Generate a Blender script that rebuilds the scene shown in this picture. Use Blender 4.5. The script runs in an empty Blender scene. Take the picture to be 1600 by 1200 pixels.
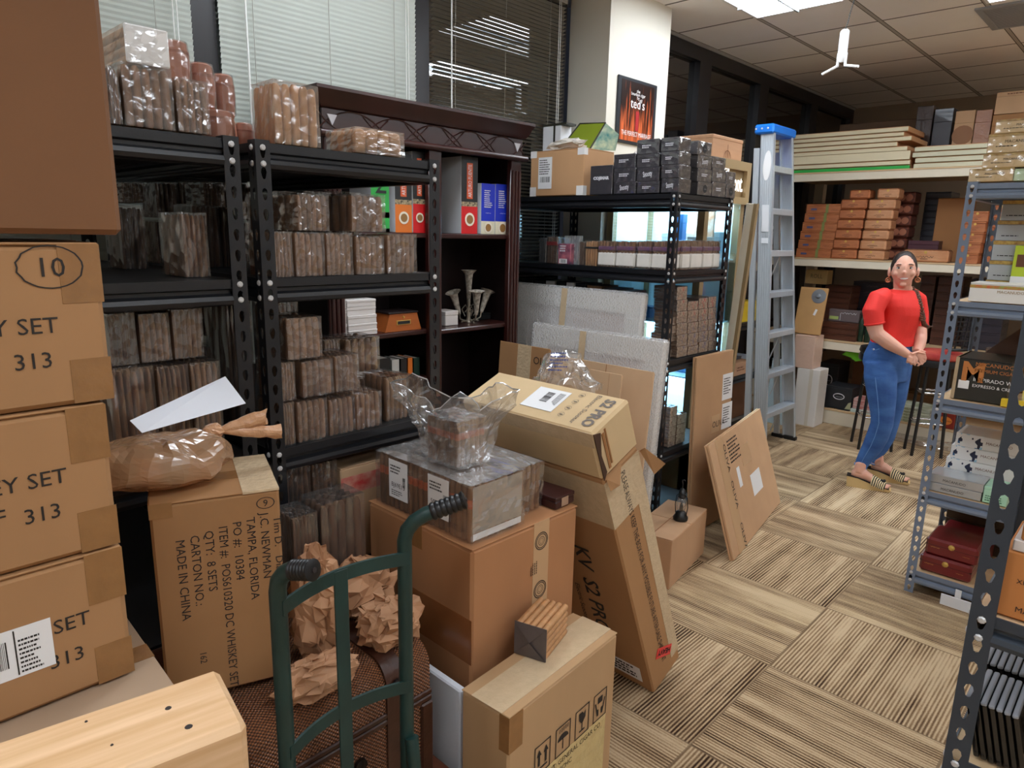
import bpy, math, random
from mathutils import Vector, Matrix, noise
from math import sin, cos, pi, radians as rad
random.seed(7)
S = bpy.context.scene
COL = S.collection
# ---------------------------------------------------------------- camera
HC = 1.63
FPX = 1073.97
_yaw, _pit, _rol = rad(43.602), rad(12.383), rad(1.2439)
_F = Vector((-sin(_yaw)*cos(_pit), cos(_yaw)*cos(_pit), -sin(_pit)))
_R = Vector((cos(_yaw), sin(_yaw), 0)); _U = _R.cross(_F)
CR = cos(_rol)*_R + sin(_rol)*_U
CU = -sin(_rol)*_R + cos(_rol)*_U
CF = _F
EYE = Vector((0, 0, HC))
cd = bpy.data.cameras.new('camera'); cam = bpy.data.objects.new('camera', cd); COL.objects.link(cam)
cd.sensor_fit = 'HORIZONTAL'; cd.sensor_width = 36; cd.lens = FPX/1600*36; cd.clip_start = 0.02
cam.matrix_world = Matrix(((CR.x, CU.x, -CF.x, 0), (CR.y, CU.y, -CF.y, 0), (CR.z, CU.z, -CF.z, HC), (0, 0, 0, 1)))
S.camera = cam
# ---------------------------------------------------------------- exposure, world
S.view_settings.view_transform = 'Standard'; S.view_settings.look = 'None'
S.view_settings.exposure = 0.05; S.view_settings.gamma = 1.0; S.view_settings.use_curve_mapping = False
S.cycles.transparent_max_bounces = 24; S.cycles.max_bounces = 16; S.cycles.diffuse_bounces = 8
W = bpy.data.worlds.new('night'); S.world = W; W.use_nodes = True
W.node_tree.nodes['Background'].inputs[0].default_value = (0.02, 0.022, 0.03, 1)
W.node_tree.nodes['Background'].inputs[1].default_value = 0.5
LAMP = 15.0      # radiance of the ceiling troffers
TROFFERS = [(-2.065, 4.20, 1.22), (-0.845, 4.81, 1.22), (0.99, 4.2, 1.22), (2.82, 4.2, 1.22), (-2.065, 1.76, 1.22), (0.375, 1.15, 1.22), (2.82, 1.76, 1.22), (0.375, -1.28, 1.22), (-1.455, -1.28, 1.22), (2.82, -1.28, 1.22), (0.99, 6.64, 1.22), (2.82, 6.64, 1.22)]  # the one behind the carton stack is unseen, added to brighten camera-facing sides


def ray(px, py):
    return CF + CR*((px-800)/FPX) - CU*((py-600)/FPX)


def at(px, py, X=None, Y=None, Z=None, d=None):
    r = ray(px, py)
    if X is not None: t = X/r.x
    elif Y is not None: t = Y/r.y
    elif Z is not None: t = (Z-HC)/r.z
    else: t = d
    return EYE + r*t


# ---------------------------------------------------------------- materials
MATS = {}


def nt(name):
    m = bpy.data.materials.new(name); m.use_nodes = True
    t = m.node_tree; b = t.nodes['Principled BSDF']
    return m, t, b


def lin(c):
    if isinstance(c, str):
        c = tuple(int(c[i:i+2], 16) for i in (0, 2, 4))
    return tuple(((v/255)/12.92 if v/255 <= .04045 else ((v/255+.055)/1.055)**2.4) for v in c) + (1,)


def mat(name, c, rough=.6, metal=0, var=.0, vs=8, st=(1, 1, 1), bump=0, bs=60, spec=.5, coat=0, isl=0, emit=None, es=0, c2=None):
    """principled material: colour c with noise variation towards c2 (or darker), bump, per-island variation"""
    if name in MATS: return MATS[name]
    m, t, b = nt(name); N = t.nodes; L = t.links
    c = lin(c); b.inputs['Roughness'].default_value = rough; b.inputs['Metallic'].default_value = metal
    b.inputs['Specular IOR Level'].default_value = spec; b.inputs['Coat Weight'].default_value = coat
    b.inputs['Base Color'].default_value = c
    tc = N.new('ShaderNodeTexCoord'); mp = N.new('ShaderNodeMapping'); mp.inputs['Scale'].default_value = st
    L.new(tc.outputs['Object'], mp.inputs['Vector'])
    col = None
    if var or c2:
        n = N.new('ShaderNodeTexNoise'); n.inputs['Scale'].default_value = vs; n.inputs['Detail'].default_value = 4
        L.new(mp.outputs[0], n.inputs['Vector'])
        r = N.new('ShaderNodeValToRGB'); r.color_ramp.elements[0].position = .3; r.color_ramp.elements[1].position = .72
        k = 1-var
        r.color_ramp.elements[0].color = lin(c2) if c2 else (c[0]*k, c[1]*k, c[2]*k, 1)
        r.color_ramp.elements[1].color = c
        L.new(n.outputs['Fac'], r.inputs[0]); col = r.outputs[0]
    if isl:
        g = N.new('ShaderNodeNewGeometry'); h = N.new('ShaderNodeHueSaturation')
        mr = N.new('ShaderNodeMapRange'); mr.inputs[3].default_value = 1-isl; mr.inputs[4].default_value = 1+isl
        L.new(g.outputs['Random Per Island'], mr.inputs[0]); L.new(mr.outputs[0], h.inputs['Value'])
        if col: L.new(col, h.inputs['Color'])
        else: h.inputs['Color'].default_value = c
        col = h.outputs[0]
    if col: L.new(col, b.inputs['Base Color'])
    if bump:
        n2 = N.new('ShaderNodeTexNoise'); n2.inputs['Scale'].default_value = bs; n2.inputs['Detail'].default_value = 3
        L.new(mp.outputs[0], n2.inputs['Vector'])
        bp = N.new('ShaderNodeBump'); bp.inputs['Strength'].default_value = bump; bp.inputs['Distance'].default_value = .01
        L.new(n2.outputs['Fac'], bp.inputs['Height']); L.new(bp.outputs[0], b.inputs['Normal'])
    if emit:
        b.inputs['Emission Color'].default_value = lin(emit); b.inputs['Emission Strength'].default_value = es
    MATS[name] = m
    return m


def film(name, tint=(255, 255, 255), gloss=.16, rough=.17, milk=.06, bump=.4, bs=26):
    """clear crinkled plastic film"""
    if name in MATS: return MATS[name]
    m, t, b = nt(name); N = t.nodes; L = t.links; N.remove(b)
    tr = N.new('ShaderNodeBsdfTransparent'); tr.inputs[0].default_value = lin(tint)
    gl = N.new('ShaderNodeBsdfGlossy'); gl.inputs['Roughness'].default_value = rough
    df = N.new('ShaderNodeBsdfDiffuse'); df.inputs[0].default_value = (.8, .8, .8, 1)
    lw = N.new('ShaderNodeLayerWeight'); lw.inputs[0].default_value = .35
    mr = N.new('ShaderNodeMapRange'); mr.inputs[3].default_value = gloss*.6; mr.inputs[4].default_value = min(1, gloss*3)
    tc = N.new('ShaderNodeTexCoord'); no = N.new('ShaderNodeTexVoronoi'); no.inputs['Scale'].default_value = bs
    bp = N.new('ShaderNodeBump'); bp.inputs['Strength'].default_value = bump; bp.inputs['Distance'].default_value = .01
    L.new(tc.outputs['Object'], no.inputs['Vector']); L.new(no.outputs['Distance'], bp.inputs['Height'])
    L.new(bp.outputs[0], gl.inputs['Normal']); L.new(bp.outputs[0], lw.inputs['Normal'])
    L.new(lw.outputs['Facing'], mr.inputs[0])
    m1 = N.new('ShaderNodeMixShader'); m1.inputs[0].default_value = milk
    L.new(tr.outputs[0], m1.inputs[1]); L.new(df.outputs[0], m1.inputs[2])
    m2 = N.new('ShaderNodeMixShader'); L.new(mr.outputs[0], m2.inputs[0])
    L.new(m1.outputs[0], m2.inputs[1]); L.new(gl.outputs[0], m2.inputs[2])
    L.new(m2.outputs[0], N['Material Output'].inputs[0])
    MATS[name] = m
    return m


def card(name, c, var=.12):
    """corrugated kraft board with faint flutes and scuffs"""
    return mat(name, c, .75, var=var, vs=5, bump=.05, bs=25, st=(1, 1, .35), spec=.25)


KRAFT = card('kraft board', (170, 128, 88)); KRAFTD = card('dark kraft board', (160, 112, 70)); KRAFTO = card('orange kraft board', (180, 128, 88))
KRAFTL = card('pale kraft board', (208, 174, 138)); KRAFTR = card('reddish kraft board', (150, 100, 64))
TAPE = mat('brown packing tape', (150, 108, 66), .25, var=.15, vs=30, bump=.1); CTAPE = mat('clear packing tape', (208, 184, 150), .15, var=.1, vs=40, bump=.3, bs=80)
INK = mat('black ink', (38, 32, 28), .7); WHITE = mat('white paper', (232, 232, 232), .6); WHITEB = mat('white board', (225, 228, 232), .5, var=.05)
REDINK = mat('red ink', (200, 40, 45), .6); BLK = mat('black enamel steel', (22, 23, 27), .38, bump=.04, bs=200); GRYS = mat('grey enamel steel', (112, 124, 142), .35, bump=.04, bs=200)
DGRY = mat('charcoal enamel steel', (52, 60, 70), .4, bump=.05, bs=150); RIVET = mat('zinc rivet', (205, 205, 205), .4, metal=.3)
CIG = mat('tobacco leaf', (146, 104, 70), .62, var=.45, vs=14, st=(3, 3, .6), bump=.25, bs=40, isl=.22)
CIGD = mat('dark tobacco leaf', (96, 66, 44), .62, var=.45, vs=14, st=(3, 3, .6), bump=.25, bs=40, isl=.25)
CIGL = mat('light tobacco leaf', (192, 142, 94), .55, var=.3, vs=14, st=(3, 3, .6), bump=.15, bs=40, isl=.14)
CELLO = film('cellophane', gloss=.20, milk=.04, rough=.13); POLY = film('clear polythene bag', gloss=.22, milk=.12, rough=.08, bs=14)
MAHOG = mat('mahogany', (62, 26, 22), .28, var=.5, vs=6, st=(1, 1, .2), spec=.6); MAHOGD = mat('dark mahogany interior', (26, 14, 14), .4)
PLY = mat('plywood', (214, 182, 140), .6, var=.18, vs=5, st=(.4, 4, 4)); CREAM = mat('cream painted timber', (222, 212, 190), .55, var=.05)
PINE = mat('pine timber', (224, 188, 148), .6, c2=(200, 158, 112), vs=5, st=(16, .9, 16), bump=.04)
CEDAR = mat('cedar cigar box', (186, 116, 72), .5, c2=(150, 84, 48), vs=5, st=(2, 8, 8), isl=.12); GOLD = mat('gold print', (212, 176, 96), .35, metal=.6)


# ---------------------------------------------------------------- mesh builder
class MB:
    def __init__(s): s.v = []; s.f = []
    def add(s, vs, fs):
        o = len(s.v); s.v += [Vector(a) for a in vs]; s.f += [tuple(i+o for i in f) for f in fs]; return s
    def box(s, lo, hi, c=0.0, M=None):
        lo = Vector(lo); hi = Vector(hi); vs = []; fs = []
        c = min(c, *(0.49*abs(hi[i]-lo[i]) for i in range(3)))
        if c <= 0:
            vs = [Vector((x, y, z)) for x in (lo.x, hi.x) for y in (lo.y, hi.y) for z in (lo.z, hi.z)]
            fs = [(0, 1, 3, 2), (4, 6, 7, 5), (0, 4, 5, 1), (2, 3, 7, 6), (0, 2, 6, 4), (1, 5, 7, 3)]
        else:
            ix = {}
            for sx in (0, 1):
                for sy in (0, 1):
                    for sz in (0, 1):
                        for a in range(3):
                            p = [0, 0, 0]
                            for k, sg in enumerate((sx, sy, sz)):
                                e = (lo, hi)[sg][k]; p[k] = e if k == a else e + (c if sg == 0 else -c)
                            ix[(sx, sy, sz, a)] = len(vs); vs.append(Vector(p))
            for a in range(3):
                b1, b2 = (a+1) % 3, (a+2) % 3
                for sg in (0, 1):
                    q = []
                    for u, w in ((0, 0), (1, 0), (1, 1), (0, 1)):
                        k = [0, 0, 0]; k[a] = sg; k[b1] = u; k[b2] = w; q.append(ix[tuple(k)+(a,)])
                    fs.append(tuple(q if sg else q[::-1]))
                for u in (0, 1):
                    for w in (0, 1):
                        k0 = [0]*3; k0[b1] = u; k0[b2] = w; k1 = list(k0); k1[a] = 1
                        q = [ix[tuple(k0)+(b1,)], ix[tuple(k1)+(b1,)], ix[tuple(k1)+(b2,)], ix[tuple(k0)+(b2,)]]
                        fs.append(tuple(q if (u != w) else q[::-1]))
            for sx in (0, 1):
                for sy in (0, 1):
                    for sz in (0, 1):
                        q = [ix[(sx, sy, sz, a)] for a in range(3)]
                        fs.append(tuple(q if (sx+sy+sz) % 2 else q[::-1]))
        if M is not None: vs = [M @ v for v in vs]
        return s.add(vs, fs)
    def tube(s, pts, r, n=8, caps=True, closed=False, sq=None):
        pts = [Vector(p) for p in pts]; m = len(pts); rr = r if isinstance(r, (list, tuple)) else [r]*m
        vs = []; fs = []; up = None
        for i, p in enumerate(pts):
            a = pts[i-1] if (i > 0 or closed) else p; b = pts[(i+1) % m] if (i < m-1 or closed) else p
            d = (b-a).normalized()
            if up is None:
                up = Vector((0, 0, 1)) if abs(d.z) < .9 else Vector((1, 0, 0))
            u = (up - d*up.dot(d))
            u = u.normalized() if u.length > 1e-6 else d.orthogonal().normalized()
            up = u; w = d.cross(u)
            for k in range(n):
                an = 2*pi*k/n; q = sq or 1
                vs.append(p + (u*cos(an) + w*sin(an)*q)*rr[i])
        for i in range(m if closed else m-1):
            j = (i+1) % m
            for k in range(n):
                l = (k+1) % n; fs.append((i*n+k, i*n+l, j*n+l, j*n+k))
        if caps and not closed: fs += [tuple(range(n))[::-1], tuple((m-1)*n+k for k in range(n))]
        return s.add(vs, fs)
    def lathe(s, prof, o=(0, 0, 0), n=20, M=None):
        vs = []; fs = []; o = Vector(o); m = len(prof)
        for r, z in prof:
            for k in range(n): vs.append(o + Vector((r*cos(2*pi*k/n), r*sin(2*pi*k/n), z)))
        for i in range(m-1):
            for k in range(n): l = (k+1) % n; fs.append((i*n+k, i*n+l, (i+1)*n+l, (i+1)*n+k))
        fs += [tuple(range(n))[::-1], tuple((m-1)*n+k for k in range(n))]
        if M is not None: vs = [M @ v for v in vs]
        return s.add(vs, fs)
    def loft(s, rings, caps=True):
        n = len(rings[0]); vs = [Vector(p) for r in rings for p in r]; fs = []
        for i in range(len(rings)-1):
            for k in range(n): l = (k+1) % n; fs.append((i*n+k, i*n+l, (i+1)*n+l, (i+1)*n+k))
        if caps: fs += [tuple(range(n))[::-1], tuple((len(rings)-1)*n+k for k in range(n))]
        return s.add(vs, fs)
    def prism(s, poly, d):
        """poly: 3-D points in one plane; d: extrusion vector"""
        n = len(poly); P = [Vector(p) for p in poly]; d = Vector(d)
        return s.add(P + [p+d for p in P], [tuple(range(n))[::-1], tuple(range(n, 2*n))] + [(i, (i+1) % n, n+(i+1) % n, n+i) for i in range(n)])
    def grid(s, fn, nu, nv):
        vs = [fn(i/nu, j/nv) for j in range(nv+1) for i in range(nu+1)]
        return s.add(vs, [(j*(nu+1)+i, j*(nu+1)+i+1, (j+1)*(nu+1)+i+1, (j+1)*(nu+1)+i) for j in range(nv) for i in range(nu)])
    def blob(s, fn, nu=20, nv=12):
        """closed sphere-like surface, fn(unit vector) -> point"""
        vs = []; fs = []
        for j in range(1, nv):
            for i in range(nu):
                th = pi*j/nv; ph = 2*pi*i/nu; vs.append(fn(Vector((sin(th)*cos(ph), sin(th)*sin(ph), cos(th)))))
        vs += [fn(Vector((0, 0, 1))), fn(Vector((0, 0, -1)))]; a, b = len(vs)-2, len(vs)-1
        for i in range(nu):
            l = (i+1) % nu; fs.append((a, i, l)); fs.append((b, (nv-2)*nu+l, (nv-2)*nu+i))
            for j in range(nv-2): fs.append((j*nu+i, (j+1)*nu+i, (j+1)*nu+l, j*nu+l))
        return s.add(vs, fs)
    def mesh(s, name, m, smooth=None):
        me = bpy.data.meshes.new(name); me.from_pydata([tuple(v) for v in s.v], [], s.f); me.update()
        if smooth:
            me.polygons.foreach_set('use_smooth', [True]*len(me.polygons))
            if smooth < 180: me.set_sharp_from_angle(angle=rad(smooth))
        if m: me.materials.append(m)
        return me


def obj(name, mb, m=None, parent=None, smooth=None, loc=None, rot=None, scale=None, M=None):
    me = mb.mesh(name, m, smooth) if isinstance(mb, MB) else mb
    o = bpy.data.objects.new(name, me); COL.objects.link(o)
    if parent: o.parent = parent
    if M is not None: o.matrix_local = M
    if loc is not None: o.location = loc
    if rot is not None: o.rotation_euler = rot
    if scale is not None: o.scale = scale
    return o


def tag(o, label, cat, group=None):
    o['label'] = label; o['category'] = cat
    if group: o['group'] = group
    return o


def thing(name, label, cat, loc=(0, 0, 0), rz=0, group=None, M=None):
    o = bpy.data.objects.new(name, None); COL.objects.link(o); o.empty_display_size = .05
    if M is not None: o.matrix_world = M
    else: o.location = loc; o.rotation_euler = (0, 0, rz)
    return tag(o, label, cat, group)


def struct(name, mb, m, smooth=None, parent=None):
    o = obj(name, mb, m, parent, smooth)
    if not parent: o['kind'] = 'structure'
    return o


def copy_tree(o, parent=None):
    c = o.copy(); COL.objects.link(c)
    if parent: c.parent = parent
    for ch in list(o.children): copy_tree(ch, c)
    return c


TXT = {}


def text(parent, s, size, M, m=INK, name='printed_text', align='LEFT', sp=1.0, w=None, bold=0, lsp=1.0):
    """flat lettering, baseline along local x of M; w: fit to this width"""
    cu = bpy.data.curves.new('t', 'FONT'); cu.body = s; cu.size = size; cu.align_x = align; cu.space_character = sp; cu.space_line = lsp
    cu.offset = bold; cu.resolution_u = 2
    o = bpy.data.objects.new('t', cu); COL.objects.link(o)
    bpy.context.view_layer.update()
    me = bpy.data.meshes.new_from_object(o.evaluated_get(bpy.context.evaluated_depsgraph_get()))
    bpy.data.objects.remove(o)
    me.materials.clear(); me.materials.append(m)
    if w and len(me.vertices):
        xs = [v.co.x for v in me.vertices]; k = w/(max(xs)-min(xs))
        for v in me.vertices: v.co.x *= k
    return obj(name, me, None, parent, M=M)


def frame(o, x, y):
    """matrix with origin o, local x along x, local y along y"""
    x = Vector(x).normalized(); y = Vector(y); y = (y - x*y.dot(x)).normalized(); z = x.cross(y)
    return Matrix(((x.x, y.x, z.x, o[0]), (x.y, y.y, z.y, o[1]), (x.z, y.z, z.z, o[2]), (0, 0, 0, 1)))


def FR(w, d, h, u, v, eps=.0012):
    """frame on the front (-y) face of a w,d,h box whose base centre is the origin; u,v from its lower near corner"""
    return frame((-w/2+u, -d/2-eps, v), (1, 0, 0), (0, 0, 1))


def quadlabel(parent, M, w, h, m, name='label', t=.0006):
    return obj(name, MB().box((0, 0, 0), (w, h, t)), m, parent, M=M)


def squig(w, n=14, a=.3):
    """a hand-written looking scribble as a thin ribbon of length w (local x,y)"""
    b = MB(); p = [Vector((w*i/n, w*a*.25*sin(i*2.3+sin(i))*(.6+.4*random.random()), 0)) for i in range(n+1)]
    for i in range(n):
        d = (p[i+1]-p[i]).normalized(); q = Vector((-d.y, d.x, 0))*w*.012
        b.add([p[i]-q, p[i+1]-q, p[i+1]+q, p[i]+q], [(0, 1, 2, 3)])
    return b


def lines(w, h, n, m_=.45):
    """a block of n small printed text lines"""
    b = MB()
    for i in range(n):
        y = h*(1-(i+.7)/n); x = 0; e = w*random.uniform(.6, 1)
        while x < e:
            l = w*random.uniform(.05, .16); b.add([(x, y, 0), (min(x+l, e), y, 0), (min(x+l, e), y+h/n*m_, 0), (x, y+h/n*m_, 0)], [(0, 1, 2, 3)]); x += l+w*.03
    return b


def barcode(w, h):
    b = MB(); x = 0
    while x < w:
        l = w*random.choice((.012, .02, .035)); b.add([(x, 0, 0), (x+l, 0, 0), (x+l, h, 0), (x, h, 0)], [(0, 1, 2, 3)]); x += l+w*random.choice((.015, .025, .04))
    return b


def rectX(x0, y0, x1, y1, X):
    """pixel rectangle seen on the plane x = X -> (y lo, y hi, z lo, z hi)"""
    ym = (y0+y1)/2; xm = (x0+x1)/2
    return at(x0, ym, X=X).y, at(x1, ym, X=X).y, at(xm, y1, X=X).z, at(xm, y0, X=X).z


def rectY(x0, y0, x1, y1, Y):
    ym = (y0+y1)/2; xm = (x0+x1)/2
    return at(x0, ym, Y=Y).x, at(x1, ym, Y=Y).x, at(xm, y1, Y=Y).z, at(xm, y0, Y=Y).z


def place(ax, r, P, D, zb=None):
    """(location, turn, (w, d, h)) of a box whose front lies on plane P, facing +x ('X') or -y ('Y')"""
    a, b, z0, z1 = rectX(*r, P) if ax == 'X' else rectY(*r, P)
    if zb is not None: z0 = zb
    w, h = abs(b-a), max(z1-z0, .004)
    return ((Vector((P-D/2, (a+b)/2, z0)), pi/2) if ax == 'X' else (Vector(((a+b)/2, P+D/2, z0)), 0)) + ((w, D, h),)
# ---------------------------------------------------------------- room
XW, YB, ZC = -3.01, 8.70, HC+1.47
X1, Y0 = 5.0, -4.0


def mathn(t, op, a, b=None, c=None):
    n = t.nodes.new('ShaderNodeMath'); n.operation = op
    for i, v in enumerate((a, b, c)):
        if v is None: continue
        if isinstance(v, (int, float)): n.inputs[i].default_value = v
        else: t.links.new(v, n.inputs[i])
    return n.outputs[0]


def carpet():
    m, t, b = nt('striped carpet tiles'); N = t.nodes; L = t.links
    g = N.new('ShaderNodeNewGeometry'); s = N.new('ShaderNodeSeparateXYZ'); L.new(g.outputs['Position'], s.inputs[0])
    T = .607
    u = mathn(t, 'DIVIDE', mathn(t, 'ADD', s.outputs[0], .905+T*40), T); v = mathn(t, 'DIVIDE', mathn(t, 'ADD', s.outputs[1], -2.445+T*40), T)
    iu = mathn(t, 'FLOOR', u); iv = mathn(t, 'FLOOR', v); fu = mathn(t, 'FRACT', u); fv = mathn(t, 'FRACT', v)
    par = mathn(t, 'MODULO', mathn(t, 'ADD', iu, iv), 2.0)          # 0: stripes along y
    mix = lambda a, c: mathn(t, 'ADD', mathn(t, 'MULTIPLY', a, mathn(t, 'SUBTRACT', 1.0, par)), mathn(t, 'MULTIPLY', c, par))
    c = mix(fu, fv); l = mix(fv, fu)
    tid = mathn(t, 'ADD', mathn(t, 'MULTIPLY', iu, 3.7), mathn(t, 'MULTIPLY', iv, 9.1))
    cv = N.new('ShaderNodeCombineXYZ'); L.new(mathn(t, 'MULTIPLY', c, 9.0), cv.inputs[0]); L.new(tid, cv.inputs[1]); L.new(mathn(t, 'MULTIPLY', l, .5), cv.inputs[2])
    band = N.new('ShaderNodeTexNoise'); band.inputs['Scale'].default_value = 1.0; band.inputs['Detail'].default_value = 5; L.new(cv.outputs[0], band.inputs['Vector'])
    cv2 = N.new('ShaderNodeCombineXYZ'); L.new(mathn(t, 'MULTIPLY', c, 46.0), cv2.inputs[0]); L.new(tid, cv2.inputs[1]); L.new(mathn(t, 'MULTIPLY', l, 5.0), cv2.inputs[2])
    fine = N.new('ShaderNodeTexNoise'); fine.inputs['Scale'].default_value = 1.0; fine.inputs['Detail'].default_value = 2; L.new(cv2.outputs[0], fine.inputs['Vector'])
    rib = mathn(t, 'ADD', mathn(t, 'MULTIPLY', mathn(t, 'SINE', mathn(t, 'MULTIPLY', c, 2*pi*46)), .5), .5)
    spk = N.new('ShaderNodeTexNoise'); spk.inputs['Scale'].default_value = 170; spk.inputs['Detail'].default_value = 2; L.new(g.outputs['Position'], spk.inputs['Vector'])
    st = N.new('ShaderNodeTexNoise'); st.inputs['Scale'].default_value = 1.6; st.inputs['Detail'].default_value = 6; L.new(g.outputs['Position'], st.inputs['Vector'])
    amp = mathn(t, 'MULTIPLY', mathn(t, 'SUBTRACT', band.outputs[0], .22), 1.5)
    dark = mathn(t, 'MULTIPLY', rib, amp)
    k = mathn(t, 'ADD', mathn(t, 'MULTIPLY', dark, 1.6), mathn(t, 'MULTIPLY', mathn(t, 'SUBTRACT', fine.outputs[0], .5), .55))
    k = mathn(t, 'ADD', k, mathn(t, 'MULTIPLY', mathn(t, 'SUBTRACT', spk.outputs[0], .5), .5))
    k = mathn(t, 'ADD', k, mathn(t, 'MULTIPLY', mathn(t, 'SUBTRACT', st.outputs[0], .5), .85))
    k = mathn(t, 'ADD', k, mathn(t, 'MULTIPLY', mathn(t, 'SUBTRACT', band.outputs[0], .5), .7))
    r = N.new('ShaderNodeValToRGB'); r.color_ramp.elements[0].position = -0.0; r.color_ramp.elements[0].color = lin((202, 178, 144))
    r.color_ramp.elements[1].position = .95; r.color_ramp.elements[1].color = lin((56, 38, 28))
    e = r.color_ramp.elements.new(.42); e.color = lin((148, 121, 91))
    L.new(k, r.inputs[0])
    edge = mathn(t, 'MINIMUM', mathn(t, 'MINIMUM', fu, mathn(t, 'SUBTRACT', 1.0, fu)), mathn(t, 'MINIMUM', fv, mathn(t, 'SUBTRACT', 1.0, fv)))
    em = mathn(t, 'LESS_THAN', edge, .006)
    mx = N.new('ShaderNodeMixRGB'); mx.inputs[2].default_value = lin((120, 100, 78)); L.new(mathn(t, 'MULTIPLY', em, .7), mx.inputs[0]); L.new(r.outputs[0], mx.inputs[1])
    L.new(mx.outputs[0], b.inputs['Base Color']); b.inputs['Roughness'].default_value = .95; b.inputs['Specular IOR Level'].default_value = .1
    bp = N.new('ShaderNodeBump'); bp.inputs['Strength'].default_value = .35; bp.inputs['Distance'].default_value = .004
    L.new(mathn(t, 'SUBTRACT', mathn(t, 'ADD', spk.outputs[0], 1.0), rib), bp.inputs['Height']); L.new(bp.outputs[0], b.inputs['Normal'])
    return m


def ceiling_mat():
    m, t, b = nt('mineral ceiling tiles'); N = t.nodes; L = t.links
    g = N.new('ShaderNodeNewGeometry'); s = N.new('ShaderNodeSeparateXYZ'); L.new(g.outputs['Position'], s.inputs[0])
    T = .6075
    d = []
    for i, o in ((0, 2.365), (1, -4.81)):
        f = mathn(t, 'FRACT', mathn(t, 'DIVIDE', mathn(t, 'ADD', s.outputs[i], o+T*40), T))
        d.append(mathn(t, 'MULTIPLY', mathn(t, 'MINIMUM', f, mathn(t, 'SUBTRACT', 1.0, f)), T))
    bar = mathn(t, 'MAXIMUM', mathn(t, 'LESS_THAN', d[0], .012), mathn(t, 'LESS_THAN', d[1], .006))
    gap = mathn(t, 'MAXIMUM', mathn(t, 'LESS_THAN', d[0], .017), mathn(t, 'LESS_THAN', d[1], .009))
    n = N.new('ShaderNodeTexNoise'); n.inputs['Scale'].default_value = 3; n.inputs['Detail'].default_value = 5; L.new(g.outputs['Position'], n.inputs['Vector'])
    r = N.new('ShaderNodeValToRGB'); r.color_ramp.elements[0].color = lin((232, 228, 222)); r.color_ramp.elements[1].color = lin((246, 243, 239)); L.new(n.outputs[0], r.inputs[0])
    a = N.new('ShaderNodeMixRGB'); L.new(gap, a.inputs[0]); L.new(r.outputs[0], a.inputs[1]); a.inputs[2].default_value = lin((90, 84, 78))
    c = N.new('ShaderNodeMixRGB'); L.new(mathn(t, 'LESS_THAN', d[0], .011), c.inputs[0]); L.new(a.outputs[0], c.inputs[1]); c.inputs[2].default_value = lin((178, 172, 164))
    L.new(c.outputs[0], b.inputs['Base Color']); b.inputs['Roughness'].default_value = .9
    return m


WALLM = mat('cream wall paint', (214, 210, 197), .7, bump=.03, bs=120); DARKF = mat('dark bronze window frame', (34, 32, 34), .4)
GLASSN = mat('night window glass', (10, 11, 13), .02, spec=.5); GLASSN.node_tree.nodes['Principled BSDF'].inputs['IOR'].default_value = 2.3
struct('floor', MB().box((XW-.2, Y0-.2, -.1), (X1+.2, YB+.2, 0)), carpet())
struct('ceiling', MB().box((XW-.2, Y0-.2, ZC), (X1+.2, YB+.2, ZC+.1)), ceiling_mat())
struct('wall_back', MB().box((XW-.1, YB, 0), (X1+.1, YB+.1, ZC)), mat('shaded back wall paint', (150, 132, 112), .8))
WALLW = mat('white wall paint', (242, 240, 235), .7)
struct('wall_right', MB().box((X1, Y0, 0), (X1+.1, YB, ZC)), WALLW)
struct('wall_front', MB().box((XW-.1, Y0-.1, 0), (X1+.1, Y0, ZC)), WALLW)
struct('wall_left', MB().box((XW-.1, Y0, 0), (XW, YB, .30)), WALLM)
struct('column', MB().box((XW, 3.62, 0), (-2.70, 4.29, ZC)), WALLM)
SLATM = mat('pale green blind slat', (206, 212, 204), .45); SLATD = mat('grey-brown blind slat', (150, 146, 134), .45)  # second slat tone is greyer and darker than the first
CORDM = mat('white blind cord', (225, 225, 220), .6)
mull = [-2.04, -.93, .18, 1.29, 2.40, 3.55]
edges = [Y0] + mull
nwin = 0


def window(n, y0, y1, fr=.055):
    """dark framed pane standing on the low wall"""
    w = struct('window_%d' % n, MB().box((XW-.05, y0, .30), (XW+.03, y0+fr, ZC)).box((XW-.05, y1-fr, .30), (XW+.03, y1, ZC)).box((XW-.05, y0+fr, ZC-.12), (XW+.03, y1-fr, ZC)).box((XW-.05, y0+fr, .30), (XW+.03, y1-fr, .37)), DARKF)
    obj('glass', MB().box((XW-.03, y0+fr, .37), (XW-.02, y1-fr, ZC-.12)), GLASSN, w)
    return w


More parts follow.
